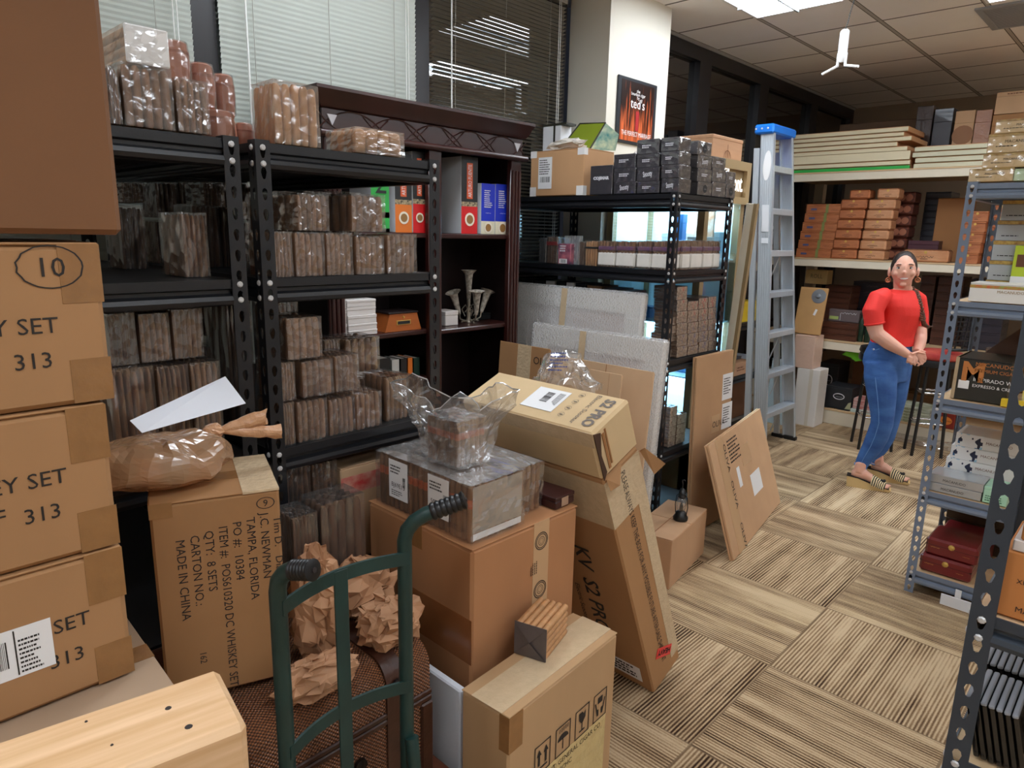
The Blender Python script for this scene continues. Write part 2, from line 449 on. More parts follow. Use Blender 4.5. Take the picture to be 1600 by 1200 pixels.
def blind(y0, y1, tilt, m, label):
    r = thing('venetian_blind', label, 'window blind', (XW+.055, (y0+y1)/2, ZC-.06), 0, 'blinds at the window wall')
    hw = (y1-y0)/2
    obj('headrail', MB().box((-.02, -hw, -.05), (.02, hw, 0)), m, r)
    b = MB(); z = -.075; w = .0128
    while z > -1.99:
        dx, dz = w*cos(tilt), w*sin(tilt)
        for a, c in ((-1, 0), (0, 1)):
            pa = [(a*dx, a*dz + (0 if a else .0022)), (c*dx, c*dz + (0 if c else .0022))]
            b.add([(pa[0][0], -hw, z+pa[0][1]), (pa[0][0], hw, z+pa[0][1]), (pa[1][0], hw, z+pa[1][1]), (pa[1][0], -hw, z+pa[1][1])], [(0, 1, 2, 3)])
        z -= .021
    obj('slats', b, m, r, smooth=60)
    obj('bottom_rail', MB().box((-.012, -hw, z-.005), (.012, hw, z+.008), .003), m, r)
    for k in (-.72, 0, .72):
        obj('ladder_cord', MB().tube([(.014, k*hw, -.05), (.014, k*hw, z)], .0012, 5), SLATD, r)
    obj('tilt_wand', MB().tube([(.03, -hw*.80, -.05), (.035, -hw*.80, -1.3)], .004, 6), CORDM, r)
    obj('lift_cord', MB().tube([(.028, hw*.84, -.05), (.03, hw*.84, -1.5)], .0022, 5).tube([(.028, hw*.87, -.05), (.03, hw*.872, -1.45)], .0022, 5), CORDM, r)
    return r


for i in range(2, 5):
    window(i-1, mull[i]-.0 if i > 2 else mull[i], mull[i+1])
struct('wall_left_near', MB().box((XW-.1, Y0, .30), (XW, mull[2], ZC)), WALLM)
blind(.235, 1.235, rad(66), SLATM, 'pale closed venetian blind above the barrel jars and cigar bundles')
blind(1.345, 2.345, rad(66), SLATM, 'pale closed venetian blind above the carved mahogany bookcase')
blind(2.455, 3.50, rad(20), SLATD, 'dim half-open venetian blind with lamp reflections beside the cream column')
ys = [4.29, at(1098, 105, X=XW).y, at(1190, 140, X=XW).y, 7.55, YB]
for i in range(4): window(i+4, ys[i], ys[i+1], .09)
struct('trim_1', MB().box((XW, 4.29, ZC-.02), (XW+.04, YB, ZC)), mat('grey ceiling angle', (150, 148, 144), .6))
# ceiling troffers: each a lit lamp
LENS = mat('lit troffer lens', (255, 255, 255), .5, emit=(238, 246, 255), es=LAMP)
for k, (x, y, ln) in enumerate(TROFFERS):
    t = thing('ceiling_light', ['lit troffer light nearest the stepladder and cream column', 'lit troffer light over the aisle by the ceiling vent', 'lit troffer light beyond the grey rack', 'lit troffer light by the far side wall', 'lit troffer light above the black racks and cigar bundles', 'lit troffer light above the charcoal rack', 'lit troffer light between the charcoal rack and the side wall', 'lit troffer light above the pine timber', 'added unseen fill troffer behind the tall carton stack', 'lit troffer light in the corner behind the charcoal rack', 'lit troffer light before the timber shelving end', 'lit troffer light in the corner past the timber shelving'][k], 'ceiling light', (x, y, ZC), 0, 'ceiling lights')
    w = .595/2; l = ln/2
    obj('frame', MB().box((-w, -l, -.012), (-w+.02, l, 0)).box((w-.02, -l, -.012), (w, l, 0)).box((-w+.02, -l, -.012), (w-.02, -l+.02, 0)).box((-w+.02, l-.02, -.012), (w-.02, l, 0)), mat('white light frame', (225, 225, 225), .4), t)
    obj('diffuser', MB().box((-w+.02, -l+.02, -.006), (w-.02, l-.02, -.001)), LENS, t)
    obj('louvre', MB().box((-.006, -l+.02, -.03), (.006, l-.02, -.007)).box((-w+.02, -.006, -.03), (w-.02, .006, -.007)).box((-w+.02, l*.5-.006, -.03), (w-.02, l*.5+.006, -.007)), mat('louvre metal', (190, 200, 205), .2, metal=.6), t)
v = at(1585, 25, Z=ZC-.012)
vent = thing('ceiling_vent', 'grey square return air vent in the ceiling tile', 'vent', (v.x+.12, v.y, ZC), 0)
obj('frame', MB().box((-.29, -.29, -.012), (.29, -.25, 0)).box((-.29, .25, -.012), (.29, .29, 0)).box((-.29, -.25, -.012), (-.25, .25, 0)).box((.25, -.25, -.012), (.29, .25, 0)), mat('vent enamel', (150, 152, 156), .5), vent)
b = MB()
for i in range(24): b.box((-.25, -.248+i*.021, -.01), (.25, -.236+i*.021, -.002))
obj('grille', b, mat('vent enamel', 0), vent)
# wireless access point hanging from the ceiling on its cable
p = at(1318, 70, Y=4.6); pt = at(1331, 0, Y=4.6)
ap = thing('wireless_router', 'slim white wireless router with two splayed antennas hanging from the ceiling', 'router', p)
WPL = mat('white plastic', (235, 238, 242), .35)
hh = .5*abs(at(1318, 38, Y=4.6).z-at(1318, 86, Y=4.6).z)
obj('body', MB().box((-.026, -.016, -hh*.75), (.026, .016, hh), .012), WPL, ap)
obj('mount', MB().lathe([(.012, -.02), (.022, 0), (.022, .015)], (0, 0, -hh*.9), 14), WPL, ap, 40)
for s_ in (-1, 1):
    obj('antenna', MB().tube([(s_*.02, 0, -hh*.55), (s_*.022, 0, -hh*1.35), (s_*.105, -.01, -hh*(1.78 if s_ < 0 else 1.58))], [.011, .010, .008], 8), WPL, ap, 40)
obj('cable', MB().tube([(0, 0, hh*.98), (.012, 0, hh*1.5), (.02, 0, hh*2.1), (.05, 0, ZC-p.z)], .003, 6), mat('black cable', (25, 25, 25), .5), ap)
# poster on the column
pz = [at(962, 115, X=-2.70), at(1024, 200, X=-2.70)]
y0_, y1_ = at(962, 170, X=-2.7).y, at(1023, 170, X=-2.7).y
z1_, z0_ = at(962, 115, X=-2.7).z, at(962, 222, X=-2.7).z
po = thing('wall_poster', 'dark framed poster of orange sparks with white lettering on the cream column', 'poster', (-2.7, (y0_+y1_)/2, z0_), pi/2)
pw, ph = y1_-y0_, z1_-z0_
obj('frame', MB().box((-pw/2, -.012, 0), (pw/2, 0, ph), .004), mat('black poster frame', (40, 44, 50), .3), po)
pm, t_, b_ = nt('spark print'); N_ = t_.nodes
tc = N_.new('ShaderNodeTexCoord'); mp = N_.new('ShaderNodeMapping'); mp.inputs['Scale'].default_value = (60, 1, 5); n_ = N_.new('ShaderNodeTexNoise'); n_.inputs['Detail'].default_value = 3; n_.inputs['Scale'].default_value = 1
t_.links.new(tc.outputs['Object'], mp.inputs[0]); t_.links.new(mp.outputs[0], n_.inputs['Vector'])
sx = N_.new('ShaderNodeSeparateXYZ'); t_.links.new(tc.outputs['Object'], sx.inputs[0])
g_ = mathn(t_, 'ADD', n_.outputs[0], mathn(t_, 'MULTIPLY', mathn(t_, 'SUBTRACT', ph*.45, sx.outputs[2]), .45/ph))
r_ = N_.new('ShaderNodeValToRGB'); r_.color_ramp.elements[0].position = .42; r_.color_ramp.elements[0].color = lin((30, 14, 12)); r_.color_ramp.elements[1].position = .8; r_.color_ramp.elements[1].color = lin((226, 110, 60))
t_.links.new(g_, r_.inputs[0]); t_.links.new(r_.outputs[0], b_.inputs['Base Color']); b_.inputs['Roughness'].default_value = .3
obj('print', MB().box((-pw*.42, -.0135, ph*.05), (pw*.42, -.0122, ph*.95)), pm, po)
WH = mat('white print', (240, 240, 240), .5)
text(po, 'the\nbourbon cigar\nby', .028, frame((0, -.0145, ph*.80), (1, 0, 0), (0, 0, 1)), WH, align='CENTER', lsp=.7)
text(po, "ted's", .085, frame((0, -.0145, ph*.56), (1, 0, 0), (0, 0, 1)), WH, align='CENTER')
text(po, 'THE PERFECT MARRIAGE', .04, frame((-pw*.38, -.0145, ph*.13), (1, 0, 0), (0, 0, 1)), WH, w=pw*.76)
obj('cigar_picture', MB().box((-.018, -.0150, ph*.22), (.018, -.0138, ph*.52), .006), mat('red cigar tube print', (170, 40, 44), .4), po)
# ---------------------------------------------------------------- rivet racks
def flange(b, o, u, n_, wd, z0, z1, pitch=.05):
    """perforated strip from o along u (width wd), keyholes every pitch; n_: its normal, 2 mm thick"""
    u = Vector(u); n_ = Vector(n_); o = Vector(o); k = max(1, round((z1-z0)/pitch)); p = (z1-z0)/k
    hole = [(.30, .56), (.40, .25), (.5, .20), (.60, .25), (.70, .56), (.64, .73), (.5, .80), (.36, .73)]
    outer = [(0, .5), (0, 0), (.5, 0), (1, 0), (1, .5), (1, 1), (.5, 1), (0, 1)]
    for i in range(k):
        for dn in (0, -.002):
            P = [o + u*(x*wd) + Vector((0, 0, z0+(i+y)*p)) + n_*dn for x, y in outer+hole]
            b.add(P, [((j, (j+1) % 8, 8+(j+1) % 8, 8+j) if dn == 0 else (8+j, 8+(j+1) % 8, (j+1) % 8, j)) for j in range(8)])
        P = [o + u*(x*wd) + Vector((0, 0, z0+(i+y)*p)) + n_*dn for dn in (0, -.002) for x, y in hole]
        b.add(P, [(j, (j+1) % 8, 8+(j+1) % 8, 8+j) for j in range(8)])


PROF = [(-.004, 0), (0, 0), (0, -.022), (-.010, -.026), (-.010, -.034), (.003, -.040), (.006, -.050), (.003, -.060), (-.006, -.064), (-.03, -.064), (-.03, -.06)]


def beam(b, p0, p1, out, z, prof=PROF):
    p0 = Vector(p0); p1 = Vector(p1); out = Vector(out)
    r = [[p + out*d + Vector((0, 0, z+h)) for d, h in prof] for p in (p0, p1)]
    n = len(prof)
    b.add(r[0]+r[1], [(i, i+1, n+i+1, n+i) for i in range(n-1)])


RVM = MB().lathe([(.0075, 0), (.0075, .0015), (.005, .004)], (0, 0, 0), 8).mesh('rivet', RIVET)


def rack(label, x0, x1, y0, y1, top, levels, steel, board, fl=.038, z0=0, group=None, bt=.016):
    r = thing('shelving_unit', label, 'shelving unit', (x0, y0, 0), 0, group)
    w, d = x1-x0, y1-y0
    for sx in (0, 1):
        for sy in (0, 1):
            b = MB(); c = Vector((sx*w, sy*d, 0)); ux = Vector((1-2*sx, 0, 0)); uy = Vector((0, 1-2*sy, 0))
            flange(b, c, ux, -uy, fl, z0, top); flange(b, c, uy, -ux, fl, z0, top)
            b.box(c+Vector((-.003, -.003, top)) if 0 else (min(c.x, c.x+ux.x*fl), min(c.y, c.y+uy.y*fl), top), (max(c.x, c.x+ux.x*fl), max(c.y, c.y+uy.y*fl), top+.004))
            obj('post', b, steel, r)
    e = .003
    for z in levels:
        for a, c_, out in (((e, -.0, 0), (w-e, -.0, 0), (0, -1, 0)), ((w, e, 0), (w, d-e, 0), (1, 0, 0)), ((e, d, 0), (w-e, d, 0), (0, 1, 0)), ((0, e, 0), (0, d-e, 0), (-1, 0, 0))):
            b = MB(); o = Vector(out)
            dv = (Vector(c_)-Vector(a)).normalized()
            beam(b, Vector(a)+dv*fl*.9-o*.004, Vector(c_)-dv*fl*.9-o*.004, o, z)
            obj('shelf_beam', b, steel, r)
            for p in (Vector(a)+dv*(fl*.5-e), Vector(c_)-dv*(fl*.5-e)):
                for dz in (-.012, -.05):
                    M_ = Matrix.Translation(p+Vector((0, 0, z+dz))) @ Vector((0, 0, 1)).rotation_difference(o).to_matrix().to_4x4()
                    obj('rivet', RVM, None, r, M=M_)
        obj('shelf_board', MB().box((.006, .006, z-bt-.002), (w-.006, d-.006, z-.002)), board, r)
    return r


BRD = mat('dark shelf board', (34, 33, 34), .6, var=.3, vs=10)
CX = -1.66; U1Y = (.21, .785); U2Y = (.825, 1.405); DPT = 1.2; TOP = 1.835
zz = lambda px, py: at(px, py, X=CX).z
L2 = zz(540, 431); L3 = zz(540, 681)
L1b = zz(300, 437); L1c = L3+.0
rack('black perforated steel rack behind the whiskey set cartons', CX-DPT, CX, *U1Y, TOP, [TOP-.002, L2, L3, .62, .12], BLK, BRD, group='black steel racks')
rack('black perforated steel rack between the taped cartons and the carved bookcase', CX-DPT, CX, *U2Y, TOP, [TOP-.002, L2, L3, .62, .12], BLK, BRD, group='black steel racks')

# ---------------------------------------------------------------- cigar bundles
W0, D0, H0 = .12, .12, .15


def bundle_mesh(nx, ny, seed, m, body=False):
    rn = random.Random(seed); b = MB(); rx, ry = W0/nx/2, D0/ny/2
    for i in range(nx):
        for j in range(ny):
            if 0 < i < nx-1 and 0 < j < ny-1 and not body: pass
            cx, cy = -W0/2+rx*(2*i+1), -D0/2+ry*(2*j+1); j1 = rn.uniform(-.0015, .0015); j2 = rn.uniform(-.0015, .0015)
            h = H0*rn.uniform(.965, 1); vs = []; n = 9; zs = [(.72, 0), (.96, .006), (1, H0*.35), (.97, H0*.7), (.86, h-.008), (.5, h)]
            rings = [[(cx+j1*(z/H0-.5)*2+rx*k*.99*cos(2*pi*q/n), cy+j2*(z/H0-.5)*2+ry*k*.99*sin(2*pi*q/n), z) for q in range(n)] for k, z in zs]
            b.loft(rings)
    return b.mesh('cigars', m, 50)


def wrap_mesh(seed, m, nu=7, nv=6, amp=.0016):
    b = MB(); w, d, h = W0/2+.002, D0/2+.002, H0+.003
    sd = Vector((seed*3.1, seed*1.7, 0))
    def f(p):
        n = noise.noise_vector((p+sd)*42)*amp + noise.noise_vector((p+sd)*15)*amp
        return p + Vector((n.x, n.y, n.z*.6 if p.z > .01 else 0))
    for o, u, v, a, c in (((-w, -d, 0), (2*w, 0, 0), (0, 0, h), nu, nv), ((w, -d, 0), (0, 2*d, 0), (0, 0, h), nu, nv), ((w, d, 0), (-2*w, 0, 0), (0, 0, h), nu, nv), ((-w, d, 0), (0, -2*d, 0), (0, 0, h), nu, nv), ((-w, -d, h), (2*w, 0, 0), (0, 2*d, 0), nu, nu)):
        o, u, v = Vector(o), Vector(u), Vector(v)
        b.grid(lambda s, t: f(o+u*s+v*t), a, c)
    return b.mesh('cellophane_wrap', m)


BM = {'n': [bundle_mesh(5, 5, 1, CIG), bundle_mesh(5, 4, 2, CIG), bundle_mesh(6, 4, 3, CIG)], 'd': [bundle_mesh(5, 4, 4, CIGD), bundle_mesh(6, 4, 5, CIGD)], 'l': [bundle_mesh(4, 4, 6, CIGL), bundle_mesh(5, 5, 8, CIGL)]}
WMX = [wrap_mesh(i, CELLO) for i in range(4)]
PAPERW = mat('white paper band', (226, 222, 214), .55, var=.08, vs=20)
ORD = 'first second third fourth fifth sixth seventh eighth ninth tenth eleventh twelfth thirteenth fourteenth fifteenth sixteenth'.split()
nb = 0


def bundle(label, loc, rz, dims, kind='n', group=None, wrap=True, M=None, tray=None):
    """dims: width, depth, height; the cigars run along the height"""
    global nb; nb += 1
    r = thing('cigar_bundle', label, 'cigar bundle', loc, rz, group, M)
    k = (dims[0]/W0*.97, dims[1]/D0*.97, dims[2]/H0*.985)
    obj('cigars', random.Random(nb).choice(BM[kind]), None, r, scale=k)
    if wrap: obj('cellophane_wrap', WMX[nb % 4], None, r, scale=k)
    if tray: obj('tray_card', MB().box((-dims[0]/2, -dims[1]/2-.004, -.003), (dims[0]/2, dims[1]/2, 0)), KRAFTL, r)
    return r


def row(ax, P, D, rects, where, zb=None, kind='n', group=None, first='the middle posts', gap=0.0, jit=.0):
    """bundles given by pixel rectangles on plane P; returns the mean top"""
    tops = []
    for i, q in enumerate(rects):
        kk = kind
        if len(q) == 5: kk = q[4]; q = q[:4]
        loc, rz, dm = place(ax, q, P, D, zb)
        if ax == 'X' and (zb or 0) < TOP-.1:
            l_, h_ = (.248, .747) if loc.y < .805 or (group == 'bundles behind the cartons' and P > XF-.2) else (.864, 1.372); a_, b_ = max(l_, loc.y-dm[0]/2), min(h_, loc.y+dm[0]/2)
            if b_-a_ < .03: continue
            loc.y = (a_+b_)/2; dm = (b_-a_, dm[1], dm[2])
        g = random.Random(i*7+len(where)); loc = loc - Vector((g.uniform(0, jit), 0, 0))
        lab = 'wrapped cigar bundle, %s%s' % ((ORD[i]+' from '+first+', ') if len(rects) > 1 else '', where)
        bundle(lab, loc, rz, (dm[0]*.97, D, dm[2]), kk, group); tops.append(loc.z+dm[2]*1.0)
    return max(tops or [zb])


XF = CX-.02
ge = .004
# rack between cartons and bookcase: upper shelf (z L2), lower shelf (z L3)
t1 = row('X', XF-.0, .15, [(428, 362, 458, 428), (461, 363, 508, 429), (510, 364, 552, 429), (556, 369, 601, 429), (605, 366, 652, 428)], 'lower layer, upper shelf beside the bookcase', L2, group='bundles on the upper shelf')
row('X', XF-.01, .16, [(465, 303, 515, 362), (549, 304, 603, 368)], 'upper layer, upper shelf beside the bookcase', t1+ge, group='bundles on the upper shelf', first='the middle posts')
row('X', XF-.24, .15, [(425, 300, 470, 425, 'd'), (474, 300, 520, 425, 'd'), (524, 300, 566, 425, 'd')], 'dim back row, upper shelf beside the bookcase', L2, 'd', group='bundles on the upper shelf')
t2 = row('X', XF-.0, .14, [(440, 630, 461, 692), (465, 625, 513, 691), (515, 622, 556, 688), (557, 614, 597, 682)], 'bottom layer, lower shelf beside the bookcase', L3, group='bundles on the lower shelf')
t3 = row('X', XF-.01, .13, [(437, 566, 462, 628), (472, 563, 522, 624), (524, 555, 562, 618)], 'second layer, lower shelf beside the bookcase', t2+ge, group='bundles on the lower shelf')
row('X', XF-.01, .14, [(448, 496, 504, 560)], 'alone on the third layer of the lower shelf beside the bookcase', t3+ge, group='bundles on the lower shelf')
tb = row('X', XF-.20, .14, [(508, 590, 552, 680, 'd'), (560, 590, 600, 680), (603, 587, 648, 676), (652, 590, 692, 672)], 'back row, lower shelf beside the bookcase', L3, group='bundles on the lower shelf')
row('X', XF-.21, .13, [(508, 530, 532, 590), (540, 528, 594, 588), (606, 562, 640, 588)], 'topping the back row, lower shelf beside bookcase', tb+ge, group='bundles on the lower shelf')
row('X', XF-.02, .13, [(604, 588, 640, 672), (648, 588, 688, 664)], 'front pair, lower shelf end near bookcase', L3, group='bundles on the lower shelf')
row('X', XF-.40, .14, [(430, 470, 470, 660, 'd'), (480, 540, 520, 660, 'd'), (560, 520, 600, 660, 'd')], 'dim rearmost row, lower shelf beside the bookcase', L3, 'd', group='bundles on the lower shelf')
tl = row('X', XF-.02, .16, [(445, 790, 486, 836, 'd'), (488, 790, 528, 836, 'd')], 'dim lowest pair behind the hand truck', .622, 'd', group='bundles below the lower shelf')
row('X', XF-.02, .16, [(445, 722, 486, 786, 'd'), (488, 722, 528, 784, 'd')], 'dim upper pair low behind the hand truck', tl+ge+.004, 'd', group='bundles below the lower shelf')
# rack behind the whiskey set cartons
row('X', XF-.10, .15, [(286, 333, 343, 434)], 'single light one at the front of the bare upper shelf', L2, group='bundles behind the cartons')
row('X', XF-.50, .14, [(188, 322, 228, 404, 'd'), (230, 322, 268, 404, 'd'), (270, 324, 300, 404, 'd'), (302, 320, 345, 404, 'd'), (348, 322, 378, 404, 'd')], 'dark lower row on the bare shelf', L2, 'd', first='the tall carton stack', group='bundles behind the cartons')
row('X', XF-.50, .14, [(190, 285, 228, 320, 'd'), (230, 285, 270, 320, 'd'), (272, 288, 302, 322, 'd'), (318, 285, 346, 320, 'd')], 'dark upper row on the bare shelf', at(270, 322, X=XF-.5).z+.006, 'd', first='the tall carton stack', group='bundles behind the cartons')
tq = row('X', XF-.12, .15, [(350, 362, 395, 430, 'd')], 'dark one against the middle posts, bare upper shelf', L2, 'd', group='bundles behind the cartons')
row('X', XF-.12, .15, [(348, 292, 392, 360, 'd')], 'dark one topping the stack against the middle posts', tq+ge, 'd', group='bundles behind the cartons')
t4 = row('X', XF-.02, .16, [(175, 575, 246, 690), (249, 571, 299, 690), (301, 566, 348, 690), (352, 557, 396, 690)], 'bottom layer behind the white paper', L3, first='the tall carton stack', group='bundles behind the cartons')
row('X', XF-.05, .15, [(170, 490, 214, 565, 'd'), (218, 490, 267, 563), (270, 483, 318, 558)], 'second layer behind the white paper', t4+ge, first='the tall carton stack', group='bundles behind the cartons')
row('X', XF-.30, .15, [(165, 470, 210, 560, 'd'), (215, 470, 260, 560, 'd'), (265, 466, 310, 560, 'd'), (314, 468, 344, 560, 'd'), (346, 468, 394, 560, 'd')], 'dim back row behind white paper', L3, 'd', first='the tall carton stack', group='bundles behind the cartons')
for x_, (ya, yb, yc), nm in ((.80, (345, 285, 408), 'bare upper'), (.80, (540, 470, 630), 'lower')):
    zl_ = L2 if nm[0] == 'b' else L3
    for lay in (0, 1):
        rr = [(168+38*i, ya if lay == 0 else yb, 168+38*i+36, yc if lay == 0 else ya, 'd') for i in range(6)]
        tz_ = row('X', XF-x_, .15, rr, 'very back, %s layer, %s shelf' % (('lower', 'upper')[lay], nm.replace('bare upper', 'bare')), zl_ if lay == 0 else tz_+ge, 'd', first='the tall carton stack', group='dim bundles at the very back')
# on top of the racks
row('X', XF-.0, .13, [(160, 103, 188, 196), (192, 103, 272, 206), (276, 125, 328, 210)], 'standing on the rack top', TOP+.004, 'n', first='the brown top carton', group='things on top of the racks')
zt = at(230, 102, X=XF).z
lo, rz_, dm = place('X', (197, 44, 262, 108), XF-.01, .19, zt+.002); w, d, h = dm
bl = thing('cigar_bundle', 'block of fat pale cigars with a white paper end lying across the upright bundles', 'cigar bundle', lo, rz_)
for i in range(4):
    for j in range(4):
        obj('cigar', MB().tube([(-w/2+w*(j+.5)/4, -d/2+.004, h*(i+.5)/4), (-w/2+w*(j+.5)/4, d/2, h*(i+.5)/4)], min(w, h)/8.2, 10), CIGL, bl, 50)
obj('paper_end', MB().box((-w/2-.002, -d/2-.003, 0), (w/2+.002, -d/2+.003, h+.002), .003), mat('white end paper', (236, 236, 234), .4), bl)
obj('cellophane_wrap', wrap_mesh(9, CELLO), None, bl, scale=(w/W0*1.0, d/D0, h/H0))
row('X', XF-.01, .12, [(428, 130, 500, 229, 'l')], 'tall pale one standing on top of the rack by the cornice', TOP+.004, 'l', group='things on top of the racks')
lo, rz_, dm = place('X', (556, 203, 632, 242), XF-.01, .15, TOP+.004)
b_ = bundle('short wrapped cigar bundle lying near the edge on the rack top before the bookcase', lo, rz_, (dm[0], .15, dm[2]), 'l')
BARREL = mat('terracotta wood jar', (176, 108, 80), .5, var=.2, vs=8, st=(4, 4, .5))
lb = ['highest wrapped barrel jar beside the paper-ended cigar block', 'wrapped barrel jar, second highest on the rack top', 'wrapped barrel jar, third highest, next to the blind cord', 'wrapped barrel jar at the rack edge above the middle posts', 'small wrapped barrel jar just behind the middle posts', 'small wrapped barrel jar beside the tall pale bundle', 'wrapped barrel jar hidden low under the highest one', 'wrapped barrel jar low under the second highest']
rs = [((262, 60, 303, 128), .22), ((303, 95, 343, 170), .25), ((340, 113, 373, 182), .28), ((329, 170, 374, 214), .06), ((372, 190, 402, 214), .30), ((405, 188, 430, 216), .25)]
for i, (q, dx) in enumerate(rs):
    lo, rz_, dm = place('X', q, XF-dx, dm[1], TOP+.004 if i > 2 else None)
    w_ = dm[0]/2
    if i < 3:      # these stand on a lower jar
        hb = lo.z-TOP-.006
        j2 = thing('barrel_jar', 'wrapped barrel jar standing underneath the %s highest jar' % ('very', 'second', 'third')[i], 'jar', (XF-dx-w_, lo.y, TOP+.004), pi/2, 'barrel jars')
        obj('body', MB().lathe([(w_*.86, 0), (w_, hb*.45), (w_*.9, hb*.8), (w_*.8, hb)], n=18), BARREL, j2, 50)
    j = thing('barrel_jar', lb[i], 'jar', (XF-dx-w_, lo.y, lo.z), pi/2, 'barrel jars'); h = dm[2]
    obj('body', MB().lathe([(w_*.84, 0), (w_*.95, h*.25), (w_, h*.5), (w_*.93, h*.72)], n=18), BARREL, j, 50)
    obj('rim', MB().lathe([(w_*.97, h*.68), (w_*.98, h*.74), (w_*.88, h*.75)], n=18), mat('jar rim', (150, 86, 60), .5), j, 50)
    obj('lid', MB().lathe([(w_*.9, h*.75), (w_*.84, h*.93), (w_*.6, h*.965), (.004, h*.97)], n=18), BARREL, j, 50)
    obj('cellophane_wrap', MB().lathe([(w_*1.02, h*.05), (w_*1.05, h*.5), (w_*1.0, h*.77), (w_*.9, h*.97), (.01, h*.99)], n=12), CELLO, j)
# ---------------------------------------------------------------- carved bookcase
BX = -2.40; bw = 1.215; bk = thing('bookcase', 'tall mahogany bookcase with carved frieze and fluted pilasters under the blinds', 'bookcase', (BX-.2, 2.047, 0), pi/2)
hT = 2.155; hC = at(505, 167, X=BX-.03).z; hF = at(508, 208, X=BX-.05).z; fy = -.155      # local front of the carcass
hw = bw/2-.05
prf = [(fy+.36, hT), (-.2, hT), (-.2, hT-.012), (-.188, hT-.03), (-.178, hT-.055), (-.166, hT-.07), (-.162, hC+.004), (fy, hC), (fy+.36, hC)]
b = MB(); n = len(prf)
# cornice mitred round three sides
L_ = []
for sx, sy in ((-1, 1), (-1, -1), (1, -1), (1, 1)):
    ring = []
    for y, z in prf:
        o = max(0, fy-y)
        ring.append((sx*(hw+o) if y < fy+.3 else sx*(hw-.1), (y if sy < 0 else .195), z))
    L_.append(ring)
b.loft(L_)
obj('cornice', b, MAHOG, bk, 30)
b = MB()
b.box((-hw, fy+.01, 0), (-hw+.03, .195, hC)).box((hw-.03, fy+.01, 0), (hw, .195, hC)).box((-.015, fy+.02, 0), (.015, .19, hF)).box((-hw, .185, 0), (hw, .195, hC))
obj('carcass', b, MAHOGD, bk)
obj('frieze', MB().box((-hw, fy, hF), (hw, fy+.025, hC)), MAHOG, bk)
b = MB()       # interlaced arcs carved on the frieze
for i in range(5):
    cx = -hw+.14+i*(2*hw-.28)/4
    for s_ in (-1, 1):
        pts = [(cx+(t-.5)*.33, fy-.001, (hF+hC)/2+s_*(.045-.16*(t-.5)**2*4*.5)) for t in [q/10 for q in range(11)]]
        b.tube(pts, .003, 5)
obj('carved_arc_pattern', b, MAHOG, bk, 40)
obj('bead_moulding', MB().tube([(-hw-.02, fy-.012, hF), (hw+.02, fy-.012, hF)], .014, 10), MAHOG, bk, 40)
for x in (-hw+.04, 0, hw-.04):
    b = MB(); b.box((x-.038, fy, .02), (x+.038, fy+.03, hF-.01), .004)
    for k in (-1, 0, 1): b.tube([(x+k*.021, fy-.002, .12), (x+k*.021, fy-.002, hF-.06)], .009, 8)
    obj('fluted_pilaster', b, MAHOG, bk, 40)
    if x: obj('keystone', MB().prism([(x-.022, fy-.006, hC-.02), (x+.022, fy-.006, hC-.02), (x, fy-.006, hF+.03)], (0, .01, 0)), mat('pale shield inlay', (190, 186, 190), .3), bk)
zs1 = at(745, 366, X=BX-.06).z; zs2l = at(610, 521, X=BX-.06).z; zs2r = at(760, 508, X=BX-.06).z; zs3 = at(640, 590, X=BX-.1).z
zs0 = (zs1, zs2l, zs2r, zs3)
for x0, x1, zs in ((-hw+.03, -.015, (zs1, zs2l, zs3, .1)), (.015, hw-.03, (zs1, zs2r, .55, .1))):
    for z in zs: obj('shelf', MB().box((x0, fy+.02, z-.022), (x1, .185, z), .004), MAHOG, bk)
zs1, zs2l, zs2r, zs3 = [z+.0012 for z in zs0]
# ---- boxes on the bookcase's upper shelf
FXB = BX-.085


def pack(label, q, zb, d, cols, words_, tsz, front_m, emblem=None, txtm=None, group='tall boxes in the bookcase', name='gift_box'):
    lo, rz, dm = place('X', q, FXB, d, zb); w, _, h = dm
    r = thing(name, label, 'box', lo, rz, group)
    obj('body', MB().box((-w/2, -d/2, 0), (w/2, d/2, h), .002), WHITEB, r)
    for (z0, z1, m_) in cols:
        obj('printed_panel', MB().box((-w/2, -d/2-.001, h*z0), (w/2, -d/2, h*z1)), m_, r)
    for (s_, v, hh_, up) in words_:
        if up: text(r, s_, hh_, FR(w, d, h, w*.5+hh_*.35, v*h, .002) @ Matrix.Rotation(pi/2, 4, 'Z'), txtm or WH)
        else: text(r, s_, hh_, FR(w, d, h, w*.5, v*h, .002), txtm or WH, align='CENTER')
    if emblem:
        for i, (rr, m_) in enumerate(((.30, mat('emblem white', (240, 232, 214), .5)), (.2, mat('emblem bronze', (150, 110, 60), .4)))):
            obj('emblem', MB().lathe([(w*rr, 0), (w*rr, .001)], (0, 0, 0), 20, FR(w, d, h, w/2, emblem*h, .0025+i*.001)), m_, r)
    return r


